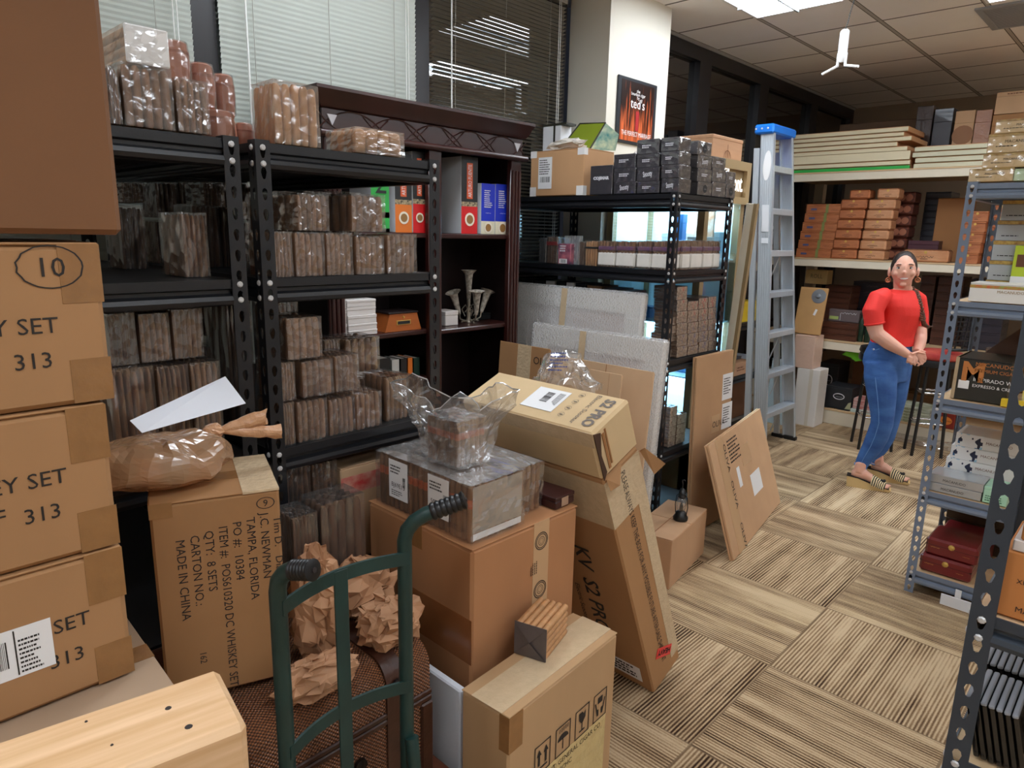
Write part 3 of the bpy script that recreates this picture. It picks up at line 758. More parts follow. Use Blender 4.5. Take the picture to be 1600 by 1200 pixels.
PB = mat('black printed carton', (34, 36, 38), .4); PR = mat('red printed carton', (214, 32, 36), .4); PO = mat('orange printed carton', (226, 120, 40), .4); PG = mat('green printed carton', (48, 176, 76), .4); PBL = mat('blue printed carton', (28, 52, 196), .4); PSPK = mat('speckled print', (210, 190, 150), .5, c2=(30, 30, 28), vs=120)
ORB = mat('orange name strip', (222, 96, 50), .4)
g = pack('green and black gift box with a big pale numeral in the bookcase', (580, 287, 608, 359), zs1, .16, [(0, 1, PG), (.0, .08, PB), (.30, .42, PSPK)], [], 0, None)
text(g, '2', .13, FR(.1, .16, .3, .02, .16, .003), PB)
for (lab, q, c2) in (('black and orange gift box between the green and the red ones', (617, 240, 643, 360), PO), ('black and red gift box just behind the rack post', (645, 237, 665, 362), PR), ('black and red gift box next to the pair of blue boxes', (721, 245, 746, 365), PR)):
    r = pack(lab, q, zs1, .19, [(0, .36, c2), (.42, 1, PB), (.36, .42, PSPK)], [], 0, None, emblem=.19)
    h = .3; lo, rz, dm = place('X', q, FXB, .19, zs1); w, _, h = dm
    obj('name_strip', MB().box((w*.32, -.19/2-.002, h*.46), (w*.68, -.19/2-.0011, h*.92), .0), ORB, r, loc=(-w/2, 0, 0))
    text(r, 'ARTURO FUENTE', w*.3, FR(w, .19, h, w*.60, h*.48, .003) @ Matrix.Rotation(pi/2, 4, 'Z'), WH, w=h*.42)
for i, q in enumerate([(752, 287, 773, 365), (774, 288, 796, 366)]):
    r = pack('blue and white gift box, %s of the blue pair' % ('inner' if i == 0 else 'outer one by the pilaster'), q, zs1, .15, [(.26, 1, PBL), (0, .26, mat('ivory print', (226, 222, 196), .5))], [], 0, None, emblem=.13)
    lo, rz, dm = place('X', q, FXB, .15, zs1); w, _, h = dm
    obj('printed_text', lines(w*.6, h*.36, 9), WH, r, M=FR(w, .15, h, w*.2, h*.52, .002)); obj('signature', squig(w*.4), WH, r, M=FR(w, .15, h, w*.3, h*.42, .002))
# white boxes, cigar chest, books
WBX = mat('ivory white carton', (224, 218, 214), .5, var=.06)
q0 = (543, 470, 588, 520); lo, rz, dm = place('X', q0, FXB, .13, zs2l); zc = zs2l
for i, hh_ in enumerate((.024, .026, .036, .034, .030)):
    r = thing('white_box', ['bottom', 'second', 'third', 'fourth', 'topmost'][i] + ' white flat box of the stack beside the wooden chest', 'box', (lo.x+random.uniform(-.006, .006), lo.y, zc), rz, 'white boxes in the bookcase')
    obj('body', MB().box((-dm[0]/2, -.065, 0), (dm[0]/2, .065, hh_*.6), .002), WBX, r); obj('lid', MB().box((-dm[0]/2-.001, -.066, hh_*.6), (dm[0]/2+.001, .066, hh_), .002), WBX, r); zc += hh_+.0005
lo, rz, dm = place('X', (532, 462, 541, 520), FXB, .09, zs2l); zc = zs2l
for i in range(3):
    r = thing('white_box', ['lowest', 'middle', 'top'][i] + ' narrow white box beside the pilaster', 'box', (lo.x, lo.y, zc), rz, 'white boxes in the bookcase'); hh_ = dm[2]/3
    obj('body', MB().box((-dm[0]/2, -.045, 0), (dm[0]/2, .045, hh_*.7), .002), WBX, r); obj('lid', MB().box((-dm[0]/2-.001, -.046, hh_*.7), (dm[0]/2+.001, .046, hh_-.001), .002), WBX, r); zc += hh_
lo, rz, dm = place('X', (602, 487, 658, 519), FXB, .14, zs2l); w, d, h = dm
ch = thing('wooden_chest', 'orange wooden cigar chest with sloping sides and a dark plaque', 'chest', lo, rz)
CHW = mat('orange varnished wood', (190, 104, 48), .3, var=.25, vs=5, st=(1, 6, 6))
obj('body', MB().prism([(-w/2, -d/2, 0), (w/2, -d/2, 0), (w*.38, -d/2, h*.9), (-w*.38, -d/2, h*.9)], (0, d, 0)), CHW, ch)
obj('lid', MB().box((-w*.41, -d/2-.004, h*.9), (w*.41, d/2+.004, h), .003), MAHOGD, ch); obj('plaque', MB().box((-w*.2, -d/2-.002, h*.32), (w*.2, -d/2, h*.56), .001), GOLD, ch)
obj('plaque_print', MB().box((-w*.17, -d/2-.003, h*.36), (w*.17, -d/2-.0021, h*.52)), PB, ch); obj('clasp', MB().lathe([(.006, 0), (.004, .005)], (0, 0, 0), 10, FR(w, d, h, w/2, h*.72, .0)), GOLD, ch)
pp = thing('paper_tray', 'crumpled white paper tray beside the narrow white boxes', 'paper', at(530, 527, X=BX-.1)+Vector((-.05, 0, 0)), pi/2); pp.location.z = zs2l+.012; pp.location.y += .020
obj('sheet', MB().grid(lambda u, v: Vector(((u-.5)*.095, (v-.5)*.09, .012+.02*(1-abs(2*u-1))*v+.004*sin(u*9+v*5))), 8, 6), mat('grey white paper', (214, 218, 220), .5), pp)
bkn = [((592, 560, 610, 590), PB, 'black book leaning first in the dim lower bookcase shelf'), ((612, 562, 624, 591), mat('white spine', (200, 200, 196), .5), 'black and white book in the dim lower bookcase shelf'), ((626, 560, 636, 591), PB, 'black book beside the orange one in the bookcase'), ((637, 559, 645, 591), PO, 'thin orange book in the dim lower bookcase shelf'), ((646, 559, 656, 591), mat('green cloth', (24, 56, 44), .5), 'dark green book at the end of the bookcase row')]
for q, m_, lab in bkn:
    lo, rz, dm = place('X', q, FXB-.02, .11, zs3); w, d, h = dm
    r = thing('book', lab, 'book', lo, rz, 'books in the bookcase')
    obj('cover', MB().box((-w/2, -d/2, 0), (-w/2+.002, d/2, h)).box((w/2-.002, -d/2, 0), (w/2, d/2, h)).box((-w/2, -d/2, 0), (w/2, -d/2+.003, h)), m_, r)
    obj('pages', MB().box((-w/2+.0021, -d/2+.0031, .003), (w/2-.0021, d/2-.003, h-.003)), PAPERW, r)
# silver epergne
e0 = at(732, 508, X=BX-.2); e0.z = zs2r
ep = thing('epergne', 'silver epergne with four mottled trumpet vases on a scrolled stand', 'vase', e0, pi/2)
SILV = mat('tarnished silver', (168, 160, 146), .3, metal=.7); MOT = mat('mottled white trumpet', (214, 208, 196), .35, c2=(120, 112, 100), vs=60)
kz = abs(at(732, 422, X=BX-.2).z-zs2r)


def trumpet(b, p, d, L):
    M_ = Matrix.Translation(Vector(p)) @ Vector((0, 0, 1)).rotation_difference(Vector(d)).to_matrix().to_4x4()
    b.lathe([(.008, 0), (.012, L*.2), (.016, L*.55), (.021, L*.88), (.036, L*.985), (.040, L), (.030, L*.975), (.018, L*.88), (.012, L*.5)], (0, 0, 0), 16, M_)


obj('trumpet', (lambda b: (trumpet(b, (0, 0, kz*.40), (0, 0, 1), kz*.6), b)[1])(MB()), MOT, ep, 50)
for px, py, dx in ((-.085, -.0, -.38), (.105, -.01, .42), (-.015, -.07, -.06)):
    b = MB(); trumpet(b, (px*.75, py, kz*.17), (dx, py*1.2, 1), kz*.46); obj('trumpet', b, MOT, ep, 50)
    s_ = MB().tube([(0, 0, kz*.05), (px*.35, py*.4, kz*.02), (px*.7, py*.9, kz*.08), (px*.75, py, kz*.18)], .0045, 7)
    s_.tube([(px*.3, py*.3, kz*.12), (px*.55, py*.6, kz*.26), (px*.25, py*.3, kz*.34), (px*.1, 0, kz*.25), (px*.3, py*.3, kz*.2)], .003, 6)
    s_.tube([(px*.3, py*.3, kz*.05), (px*.5, py*.6, .004), (px*.62, py*.7, .004)], .004, 6)
    obj('scroll_arm', s_, SILV, ep, 50)
obj('stem', MB().lathe([(.018, 0), (.010, kz*.1), (.014, kz*.2), (.008, kz*.3), (.010, kz*.41)], n=12), SILV, ep, 50)
for q, lab, m_, nm in (((696, 486, 716, 513), 'white wrapped box beside the silver epergne', WBX, 'white_box'), ((742, 489, 767, 504), 'black flat case behind the silver epergne', PB, 'black_case')):
    lo, rz, dm = place('X', q, FXB-(.06 if m_ is WBX else .13), .10, zs2r); r = thing(nm, lab, 'box', lo, rz)
    obj('body', MB().box((-dm[0]/2, -.05, 0), (dm[0]/2, .05, dm[2]*.7), .003), m_, r); obj('lid', MB().box((-dm[0]/2-.001, -.051, dm[2]*.7), (dm[0]/2+.001, .051, dm[2]), .003), m_, r)
lo = at(822, 190, X=-2.62); mb_ = thing('maroon_box', 'maroon flat box lying on the bookcase cornice beside the blind', 'box', (-2.62, 2.56, hT), pi/2)
obj('body', MB().box((-.09, -.06, 0), (.09, .06, .035), .003), mat('maroon board', (92, 26, 34), .4), mb_); obj('label', MB().box((-.08, -.0612, .008), (-.04, -.0602, .03)), WH, mb_)
# ---------------------------------------------------------------- cartons


def carton(label, loc, rz, dims, m=KRAFT, group=None, tape=True, name='cardboard_carton', c=.004, M=None, seam=1, hem=True, sag=0.0):
    """shipping carton, base centre at loc: body, top flaps with a seam, packing tape"""
    w, d, h = dims
    r = thing(name, label, 'carton', loc, rz, group, M)
    obj('body', MB().box((-w/2, -d/2, 0), (w/2, d/2, h-.004), c), m, r)
    fl = MB(); s_ = .002
    if seam == 1: fl.box((-w/2, -d/2, h-.004), (w/2, -s_, h), .0015).box((-w/2, s_, h-.004), (w/2, d/2, h), .0015)
    else: fl.box((-w/2, -d/2, h-.004), (-s_, d/2, h), .0015).box((s_, -d/2, h-.004), (w/2, d/2, h), .0015)
    obj('top_flaps', fl, m, r)
    if tape:
        t = MB(); e = .0008; k = .025
        if seam == 1: t.box((-w/2-e, -k, h), (w/2+e, k, h+e)).box((-w/2-e, -k, h-.07), (-w/2, k, h)).box((w/2, -k, h-.07), (w/2+e, k, h))
        else: t.box((-k, -d/2-e, h), (k, d/2+e, h+e)).box((-k, -d/2-e, h-.07), (k, -d/2, h)).box((-k, d/2, h-.07), (k, d/2+e, h))
        obj('packing_tape', t, TAPE if tape is True else tape, r)
    return r


SX = -1.20      # the tall stack's printed faces
sy = lambda px, py: at(px, py, X=SX)
zt2, zb2 = at(100, 376, X=SX).z, at(120, 632, X=SX).z
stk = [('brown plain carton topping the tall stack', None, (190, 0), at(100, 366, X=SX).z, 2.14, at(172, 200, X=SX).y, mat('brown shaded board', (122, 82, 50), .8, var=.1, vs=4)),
       ('taped carton with a circled ten below the brown top carton', 'circled', (93, 519), zb2, at(100, 366, X=SX).z-.012, at(165, 500, X=SX).y, KRAFT),
       ('taped whiskey set carton, third down in the tall stack', None, (106, 752), at(120, 868, X=SX).z, zb2-.003, at(175, 740, X=SX).y, KRAFT),
       ('taped whiskey set carton with a white barcode label', 'label', (142, 972), at(120, 1085, X=SX).z, at(120, 868, X=SX).z-.003, at(199, 950, X=SX).y, KRAFT)]
SW = .62
for i, (lab, ex, tp, z0, z1, yr, m_) in enumerate(stk):
    d = .28 if i else .32
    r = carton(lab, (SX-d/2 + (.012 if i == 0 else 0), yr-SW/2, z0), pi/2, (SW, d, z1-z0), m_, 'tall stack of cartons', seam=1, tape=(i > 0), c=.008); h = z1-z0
    if i == 0: continue
    for (px, py, s_, sz) in ((tp[0], tp[1], 'DC WHISKEY SET', .034), (tp[0]-8, tp[1]+54, '313', .034), (tp[0]-94, tp[1]+66, 'OF', .034)):
        p = at(px, py, X=SX); u = p.y-(yr-SW/2)+SW/2
        text(r, s_, sz, FR(SW, d, h, u, p.z-z0), INK, align='RIGHT')
    # tape tabs at the corners and creases
    obj('corner_tape', MB().box((SW/2-.055, -d/2-.001, h-.09), (SW/2+.001, -d/2, h-.002)), TAPE, r); obj('corner_tape', MB().box((SW/2-.055, -d/2-.001, .002), (SW/2+.001, -d/2, .07)), TAPE, r)
    if ex == 'circled':
        p = at(78, 417, X=SX); M_ = FR(SW, d, h, p.y-yr+SW, p.z-z0, .0015); b = MB(); n = 28
        for (rx, ry, ox) in ((.042, .031, 0),):
            P = [(rx*cos(2*pi*k/n)*(1+.03*sin(3*k)), ry*sin(2*pi*k/n), 0) for k in range(n)]
            for k in range(n):
                a, q = Vector(P[k]), Vector(P[(k+1) % n]); b.add([a*.97, q*.97, q*1.03, a*1.03], [(0, 1, 2, 3)])
        obj('pen_circle', b, INK, r, M=M_); text(r, '10', .040, M_ @ Matrix.Translation((0, -.014, 0)), INK, align='CENTER', name='handwritten_number')
    if ex == 'label':
        p0, p1 = at(0, 1050, X=SX), at(72, 930, X=SX); lw, lh = .20, .082
        p = at(84, 1010, X=SX); M_ = FR(SW, d, h, p.y-yr+SW-lw, p.z-z0-.030, .001)
        obj('shipping_label', MB().box((0, 0, 0), (lw, lh, .0006), .0), WHITE, r, M=M_)
        obj('barcode', barcode(.055, .045), INK, r, M=M_ @ Matrix.Translation((lw-.115, .02, .001)))
        obj('printed_rule', MB().box((-.005, 0, 0), (-.003, .075, .0003)), INK, r, M=M_ @ Matrix.Translation((lw-.045, .004, .001))); obj('printed_text', lines(.03, .06, 8), INK, r, M=M_ @ Matrix.Translation((lw-.045, .004, .001)))
zb5 = at(120, 1085, X=SX).z-.004
carton('greyish carton at the base of the tall stack, corner crushed', (-1.05-.22, .365-.33, 0), pi/2-.05, (.66, .44, zb5), mat('greyish kraft board', (176, 150, 124), .8, var=.12, vs=4), 'tall stack of cartons', seam=1)
# carton with vertical print, plastic bag, paper
k_ = .52; zj = HC-k_; A = Vector((-2.576*k_, .792*k_, 0)); B = Vector((-2.421*k_, 1.223*k_, 0)); ux = (B-A).normalized(); yj = math.atan2(ux.y, ux.x)
jw = (B-A).length; jd = .235; zj0 = .678; nrm = Vector((ux.y, -ux.x, 0))
cj = carton('taped carton printed sideways with a tan plastic bag on it', ((A+B)/2-nrm*jd/2)+Vector((0, 0, zj0)), yj, (jw, jd, zj-zj0), card('tan kraft board', (160, 118, 78)), seam=1, c=.005)
jh = zj-zj0
VT = lambda u, v: frame((-jw/2+u, -jd/2-.0012, v), (0, 0, -1), (1, 0, 0))
for i, (s_, v) in enumerate((('J.C. NEWMAN', .045), ('TAMPA, FLORIDA', .05), ('PO #:  10384', .055), ('ITEM #:  POS610320 DC WHISKEY SET', .06), ('QTY:  8 SETS', .065), ('CARTON NO.:', .07), ('MADE IN CHINA', .075))):
    text(cj, s_, .0235, VT(jw-.040-i*.0262, jh-v-.004), INK, w=jh-v-.012 if i == 3 else None)
text(cj, '162', .018, VT(jw-.040-5*.0262, jh-.33), INK); text(cj, 'OF', .0235, VT(jw-.040-5*.0262, jh-.395), INK)
text(cj, 'Tim D.   Diamond Crown 2', .021, VT(jw-.014, jh-.06), INK, name='handwriting', w=.27)
M_ = FR(jw, jd, jh, jw-.028, jh-.028, .0015); b = MB(); n = 20
for k in range(n):
    a, q = [Vector((.017*cos(2*pi*x/n), .012*sin(2*pi*x/n), 0)) for x in (k, k+1)]; b.add([a*.94, q*.94, q*1.05, a*1.05], [(0, 1, 2, 3)])
obj('pen_circle', b, INK, cj, M=M_); text(cj, '9', .02, M_ @ Matrix.Translation((0, -.007, 0)), INK, align='CENTER', name='handwritten_number')
obj('corner_tape', MB().box((-jw/2-.001, -jd/2-.001, jh-.03), (-jw/2+.04, -jd/2, jh)).box((-jw/2-.001, -jd/2-.001, jh-.03), (-jw/2, -jd/2+.09, jh)), TAPE, cj)
obj('clear_tape', MB().box((jw/2-.07, -jd/2-.001, jh-.004), (jw/2, jd/2, jh+.001)), CTAPE, cj)
# tan plastic bag tied with a knot
bc = (at(255, 715, Z=zj+.06)); bag = thing('plastic_bag', 'tan translucent plastic bag with a knotted neck on the sideways-printed carton', 'bag', (bc.x-.02, bc.y, zj+.007), yj)
TAN = film('tan plastic film', (214, 172, 130), gloss=.16, milk=.42, rough=.2, bs=22)
mm = TAN.node_tree.nodes
for n_ in mm:
    if n_.type == 'BSDF_DIFFUSE': n_.inputs[0].default_value = lin((222, 176, 134))
def bagf(v):
    p = Vector((v.x*.135, v.y*.10, max(v.z, -.75)*.052+.039)); p.z += .03*max(0, v.x)*max(0, v.z)+.012*max(0, -v.x)*max(0, v.z)
    q = noise.noise_vector(p*16)*.014 + noise.noise_vector(p*42)*.006
    f = 1 if v.z > -.5 else .2
    return p + Vector((q.x, q.y, q.z))*f
obj('pouch', MB().blob(bagf, 44, 24), TAN, bag)
kn = Vector((.105, .03, .085))
obj('knot', MB().blob(lambda v: kn+Vector((v.x*.022, v.y*.018, v.z*.016))+noise.noise_vector(v*3)*.005, 14, 9), mat('bunched tan film', (196, 150, 112), .3, bump=.4, bs=60), bag)
for (dx, dz, l) in ((.10, .02, .035), (.13, -.02, .03)):
    def tail(u, v, dx=dx, dz=dz, l=l):
        a = 2*pi*u; r_ = .008+l*.75*v**.8*(1-.35*v)
        p = kn+Vector((.012+dx*v, .01*v+r_*.7*cos(a), dz*v+r_*sin(a)*.7)); return p+noise.noise_vector(p*60+Vector((dx*9, 0, 0)))*.007*v
    obj('tied_end', MB().grid(tail, 16, 8), mat('bunched tan film', 0), bag)
for i, (x, y, rr) in enumerate(((-.07, -.01, .03), (-.02, -.05, .025), (.03, -.055, .024), (.03, .02, .03))):
    obj('wrapped_content', MB().blob(lambda v, x=x, y=y, rr=rr: Vector((x, y, rr+.003))+v*rr*.93+noise.noise_vector(v*2+Vector((x*50, 0, 0)))*.004, 12, 8), (INK, CIGL, INK, CIGD)[i], bag)
# white sheet of paper propped on the bag
p4 = [at(203, 657, X=-1.50), at(352, 588, X=-1.62), at(384, 630, X=-1.56), at(222, 676, X=-1.46)]
cp = sum(p4, Vector())/4; sh = thing('white_paper', 'stiff white sheet of paper propped behind the tan plastic bag', 'paper', cp)
nn = (p4[1]-p4[0]).cross(p4[3]-p4[0]).normalized()*.0012
obj('sheet', MB().prism([p-cp for p in p4], nn), mat('bright white paper', (228, 232, 240), .6), sh)
# ---------------------------------------------------------------- pine timber at the front
kb = .45; Q = [Vector((-1.464*kb, .570*kb)), Vector((-1.235*kb, .522*kb))]; dr = Vector((-.068, -.408)).normalized()
ang = math.atan2(-dr.x, -dr.y) ; bwid = (Q[1]-Q[0]).length; ce = (Q[0]+Q[1])/2; zq = HC-kb
tim = thing('wooden_trestle', 'rough pine timber with nail holes across the nearest corner', 'timber', (ce.x, ce.y, 0), math.atan2(-(dr.x), dr.y)*0 + math.atan2(-dr.x, -dr.y)*-1)
obj('top_rail', MB().box((-bwid/2, -1.0, zq-.09), (bwid/2, 0, zq), .006), PINE, tim)
for yv in (-.95, -.55):
    obj('leg', MB().box((-.04, yv-.04, 0), (.04, yv+.04, zq-.0901), .004), PINE, tim)
for (x, y, rr) in ((-.012, -.055, .0030), (.026, -.045, .0036), (.012, -.105, .0014), (-.035, -.12, .0014)):
    obj('nail_hole', MB().lathe([(rr, 0), (rr*.7, .0008)], (x, y, zq), 10), mat('dark hole', (40, 32, 30), .7), tim)
# ---------------------------------------------------------------- wicker suitcase on a low wooden rack
sx_, sy0, sy1, szt = -1.155, .405, .945, .660
sc = thing('wicker_suitcase', 'brown woven wicker suitcase with leather straps behind the hand truck', 'suitcase', (sx_-.23, (sy0+sy1)/2, .30), pi/2)
wm, t_, b_ = nt('brown wicker weave'); N_ = t_.nodes; L_ = t_.links
tc = N_.new('ShaderNodeTexCoord'); mp = N_.new('ShaderNodeMapping'); L_.new(tc.outputs['Object'], mp.inputs[0])
s3 = N_.new('ShaderNodeSeparateXYZ'); L_.new(mp.outputs[0], s3.inputs[0])
ax_ = mathn(t_, 'SINE', mathn(t_, 'MULTIPLY', s3.outputs[0], 640)); ay_ = mathn(t_, 'SINE', mathn(t_, 'MULTIPLY', mathn(t_, 'ADD', s3.outputs[1], s3.outputs[2]), 640))
wv = mathn(t_, 'MULTIPLY', ax_, ay_); wr = N_.new('ShaderNodeValToRGB'); wr.color_ramp.elements[0].position = .25; wr.color_ramp.elements[0].color = lin((64, 36, 24)); wr.color_ramp.elements[1].color = lin((172, 112, 72))
L_.new(mathn(t_, 'ADD', mathn(t_, 'MULTIPLY', wv, .5), .5), wr.inputs[0]); L_.new(wr.outputs[0], b_.inputs['Base Color']); b_.inputs['Roughness'].default_value = .42
bp_ = N_.new('ShaderNodeBump'); bp_.inputs['Strength'].default_value = .7; bp_.inputs['Distance'].default_value = .004; L_.new(wv, bp_.inputs['Height']); L_.new(bp_.outputs[0], b_.inputs['Normal'])
LEA = mat('dark brown leather', (66, 36, 24), .35, var=.3, vs=20, bump=.15)
w, d, h = sy1-sy0, .46, szt-.30


def rbox(w, d, z0, z1, r, n=5):
    """box rounded along its long top edges (local x)"""
    pts = [(-d/2, z0), (d/2, z0)] + [(d/2-r+r*cos(a), z1-r+r*sin(a)) for a in [k*pi/2/n for k in range(n+1)]] + [(-d/2+r+r*cos(a), z1-r+r*sin(a)) for a in [pi/2+k*pi/2/n for k in range(n+1)]]
    return MB().prism([(-w/2, y, z) for y, z in pts], (w, 0, 0))


obj('case_base', MB().box((-w/2, -d/2, 0), (w/2, d/2, h*.62), .01), wm, sc)
obj('lid', rbox(w, d, h*.63, h, .06), wm, sc, 35)
obj('leather_rim', MB().box((-w/2-.004, -d/2-.005, h*.585), (w/2+.004, d/2+.005, h*.625), .003).box((-w/2-.004, -d/2-.005, h*.63), (w/2+.004, d/2+.005, h*.67), .003), LEA, sc)
for x in (-w/2+.06, w/2-.105):
    b = rbox(.05, d+.012, h*.63, h+.006, .062); b.v = [v+Vector((x, 0, 0)) for v in b.v]; b.box((x-.025, -d/2-.006, 0), (x+.025, -d/2, h*.63))
    obj('leather_strap', b, LEA, sc, 35)
    obj('stud', MB().lathe([(.012, 0), (.011, .006), (.005, .009)], (0, 0, 0), 12, FR(0, d+.012, 0, x, h-.05)), mat('dark stud', (30, 24, 22), .3, metal=.5), sc, 40)
for x in (-w/2, w/2): obj('corner_cap', MB().box((x-.03 if x > 0 else x-.006, -d/2-.007, 0), (x+.006 if x > 0 else x+.03, d/2+.007, h*.58), .004), LEA, sc)
obj('lock', MB().lathe([(.016, 0), (.015, .008), (.006, .012)], (0, 0, 0), 14, FR(0, d, 0, w*.12, h*.42, .002)), mat('dark stud', 0), sc, 40)
rk = thing('wooden_luggage_rack', 'low reddish wooden stand under the wicker suitcase', 'stand', (sx_-.23, (sy0+sy1)/2, 0), pi/2)
RW = mat('red brown wood', (112, 62, 40), .35, var=.3, vs=5, st=(1, 6, 6))
obj('top', MB().box((-w/2-.01, -d/2-.04, .25), (w/2+.05, d/2, .299), .008), RW, rk)
for x in (-1, 1):
    for y in (-1, 1): obj('leg', MB().box((x*(w/2-.05)-.02, y*(d/2-.05)-.02, 0), (x*(w/2-.05)+.02, y*(d/2-.05)+.02, .2499), .003), RW, rk)
# crumpled packing paper on the suitcase
PK = mat('kraft packing paper', (180, 134, 98), .7, var=.12, vs=8)


def crumple(label, c, s_, sd, nu=30, nv=18):
    r = thing('crumpled_paper', label, 'packing paper', c, 0, 'packing paper on the suitcase')
    def f(v):
        q = v*2.0+Vector((sd, sd*2, 0)); a = noise.cell_vector(q*1.7); n1 = noise.noise_vector(q*1.5)*.36+noise.noise_vector(q*3.7)*.26 + noise.noise_vector(q*8)*.10
        p = Vector((v.x*s_[0], v.y*s_[1], (v.z)*s_[2])) + Vector((n1.x*s_[0], n1.y*s_[1], n1.z*s_[2]*.9)); p.z = max(p.z, -s_[2]*.8)+s_[2]*.8
        return p
    obj('paper', MB().blob(f, nu, nv), PK, r); return r


zp = szt+.004
crumple('crumpled kraft paper wad sticking up beside the sideways-printed carton', (-1.315, .745, zp), (.058, .06, .135), 3, 40, 24)
crumple('crumpled kraft paper wad torn open on the near edge of the suitcase', (-1.187, .665, zp), (.046, .09, .04), 9)
crumple('long crumpled kraft paper spread along the back of the suitcase lid', (-1.41, .905, zp), (.072, .10, .07), 14)
crumple('crumpled kraft paper hanging over the suitcase end by the hand truck', (-1.235, .885, zp), (.062, .075, .055), 21)
# dark bundles behind the paper
for i, (q, X_, zb) in enumerate([((502, 780, 570, 850), -1.50, .70), ((458, 805, 497, 865), -1.50, .70)]):
    lo, rz, dm = place('X', q, X_, .10, zp)
    bundle('dark wrapped cigar bundle lying behind the packing paper, %s' % ('larger' if i == 0 else 'smaller'), lo, rz, dm, 'd')
# ---------------------------------------------------------------- green hand truck
HX = -1.05; hl, hr = at(438, 1000, X=HX).y, at(634, 1000, X=HX).y; zg = at(645, 800, X=HX).z
GRN = mat('chipped dark green steel', (27, 58, 55), .4, var=.35, vs=9, bump=.05, bs=60); RUB = mat('black rubber grip', (18, 18, 20), .4)
ht = thing('hand_truck', 'dark green steel hand truck with black ribbed grips', 'hand truck', (HX, (hl+hr)/2, 0), pi/2)
hw_ = (hr-hl)/2
gd = Vector((.30, -.80, .52)).normalized()     # the handles bend towards the user
for s_ in (-1, 1):
    g_ = Vector((.045 if s_ > 0 else .02, -.11 if s_ > 0 else -.105, .05 if s_ > 0 else .035))
    top = Vector((s_*hw_, 0, zg-.055 if s_ > 0 else zg-.06))
    if s_ > 0: path = [(s_*hw_, 0, .12), tuple(top), tuple(top+Vector((.004, -.004, .022))), tuple(top+Vector((.016, -.014, .042))), tuple(top+Vector((.032, -.028, .056))), tuple(top+Vector((.05, -.042, .064)))]
    else: path = [(s_*hw_, 0, .12), tuple(top), tuple(top+Vector((.001, -.006, .022))), tuple(top+Vector((.006, -.018, .038))), tuple(top+Vector((.012, -.032, .047))), tuple(top+Vector((.016, -.044, .05)))]
    obj('side_tube', MB().tube(path, .0155, 14), GRN, ht, 50)
    e0, e1 = Vector(path[-2]), Vector(path[-1]); dv = (e1-e0).normalized(); L = .075 if s_ > 0 else .05
    pts = []; rs_ = []
    for i in range(22):
        pts.append(e1-dv*.012+dv*(L*i/21)); rs_.append(.0195 if i in (0, 20) else (.0185 if i % 3 else .0165)); 
    rs_[-1] = .012; rs_[0] = .016
    obj('grip', MB().tube(pts, rs_, 14), RUB, ht, 45)
    obj('grip_end', MB().tube([pts[-1], pts[-1]+dv*.002], .005, 8), mat('dark hole', 0), ht)
    obj('axle_strut', MB().tube([(s_*hw_, -.016, .56), (s_*(hw_-.012), -.05, .42), (s_*hw_, -.10, .13)], .015, 10), GRN, ht, 50)
    wl = MB().lathe([(.03, -.022), (.10, -.022), (.125, -.012), (.125, .012), (.10, .022), (.03, .022)], (0, 0, 0), 22, Matrix.Translation((s_*(hw_+.05), -.13, .125)) @ Matrix.Rotation(pi/2, 4, 'Y'))
    wo = obj('wheel', wl, RUB, ht, 40); obj('hub', MB().lathe([(.03, -.025), (.03, .025)], (0, 0, 0), 14, Matrix.Translation((s_*(hw_+.05), -.13, .125)) @ Matrix.Rotation(pi/2, 4, 'Y')), GRN, wo, 40)


def curved_bar(zl, zr, bow):
    b = MB(); n = 12; R_ = []
    for i in range(n+1):
        t = i/n; x = -hw_+2*hw_*t; z = zl+(zr-zl)*t; y = -.014+bow*4*t*(1-t)
        R_.append([(x, y-.003, z-.014), (x, y+.003, z-.014), (x, y+.003, z+.014), (x, y-.003, z+.014)])
    return b.loft(R_)


zc1 = at(540, 905, X=HX).z; zc2 = at(540, 1120, X=HX).z
obj('cross_bar', curved_bar(zc1, zc1, .035), GRN, ht, 30); obj('cross_bar', curved_bar(zc2, zc2, .035), GRN, ht, 30)
obj('cross_bar', curved_bar(.25, .25, .035), GRN, ht, 30)
obj('centre_strip', MB().box((-.015, .017, .10), (.015, .022, zc1+.012), .001), GRN, ht)
obj('toe_plate', MB().box((-hw_-.03, -.012, .0), (hw_+.03, .0, .14)).box((-hw_-.03, .0, 0), (hw_+.03, .05, .006)), GRN, ht)
# ---------------------------------------------------------------- big carton with wrapped cigar blocks, scooter cartons
cx0, cy0, cz = -1.18, 1.106, HC-.669*1.18
cw, cdp = 1.535-cy0, .455
big = carton('large scuffed kraft carton carrying two labelled blocks of cigars', (cx0-cdp/2, cy0+cw/2, 0), pi/2, (cw, cdp, cz), KRAFTO, seam=1, tape=True, c=.008)
FT = lambda w, d, h, u, v: frame((-w/2+u, -d/2-.0012, v), (1, 0, 0), (0, 0, 1))
obj('printed_tape', MB().box((.02, -cdp/2-.001, cz-.26), (.085, -cdp/2, cz)), mat('tan printed tape', (196, 158, 118), .4), big)
for k in range(2):
    b = MB()
    for rr in (.026, .021, .013, .008):
        P = [Vector((rr*cos(a), rr*sin(a), 0)) for a in [2*pi*i/18 for i in range(19)]]
        for i in range(18): b.add([P[i]*.93, P[i+1]*.93, P[i+1]*1.05, P[i]*1.05], [(0, 1, 2, 3)])
    obj('round_mark', b, INK, big, M=frame((.052, -cdp/2-.0016, cz-.06-.15*k), (1, 0, 0), (0, 0, 1)))
obj('printed_text', lines(.05, .03, 4), INK, big, M=frame((.038, -cdp/2-.0016, cz-.155), (0, 0, 1), (-1, 0, 0)))
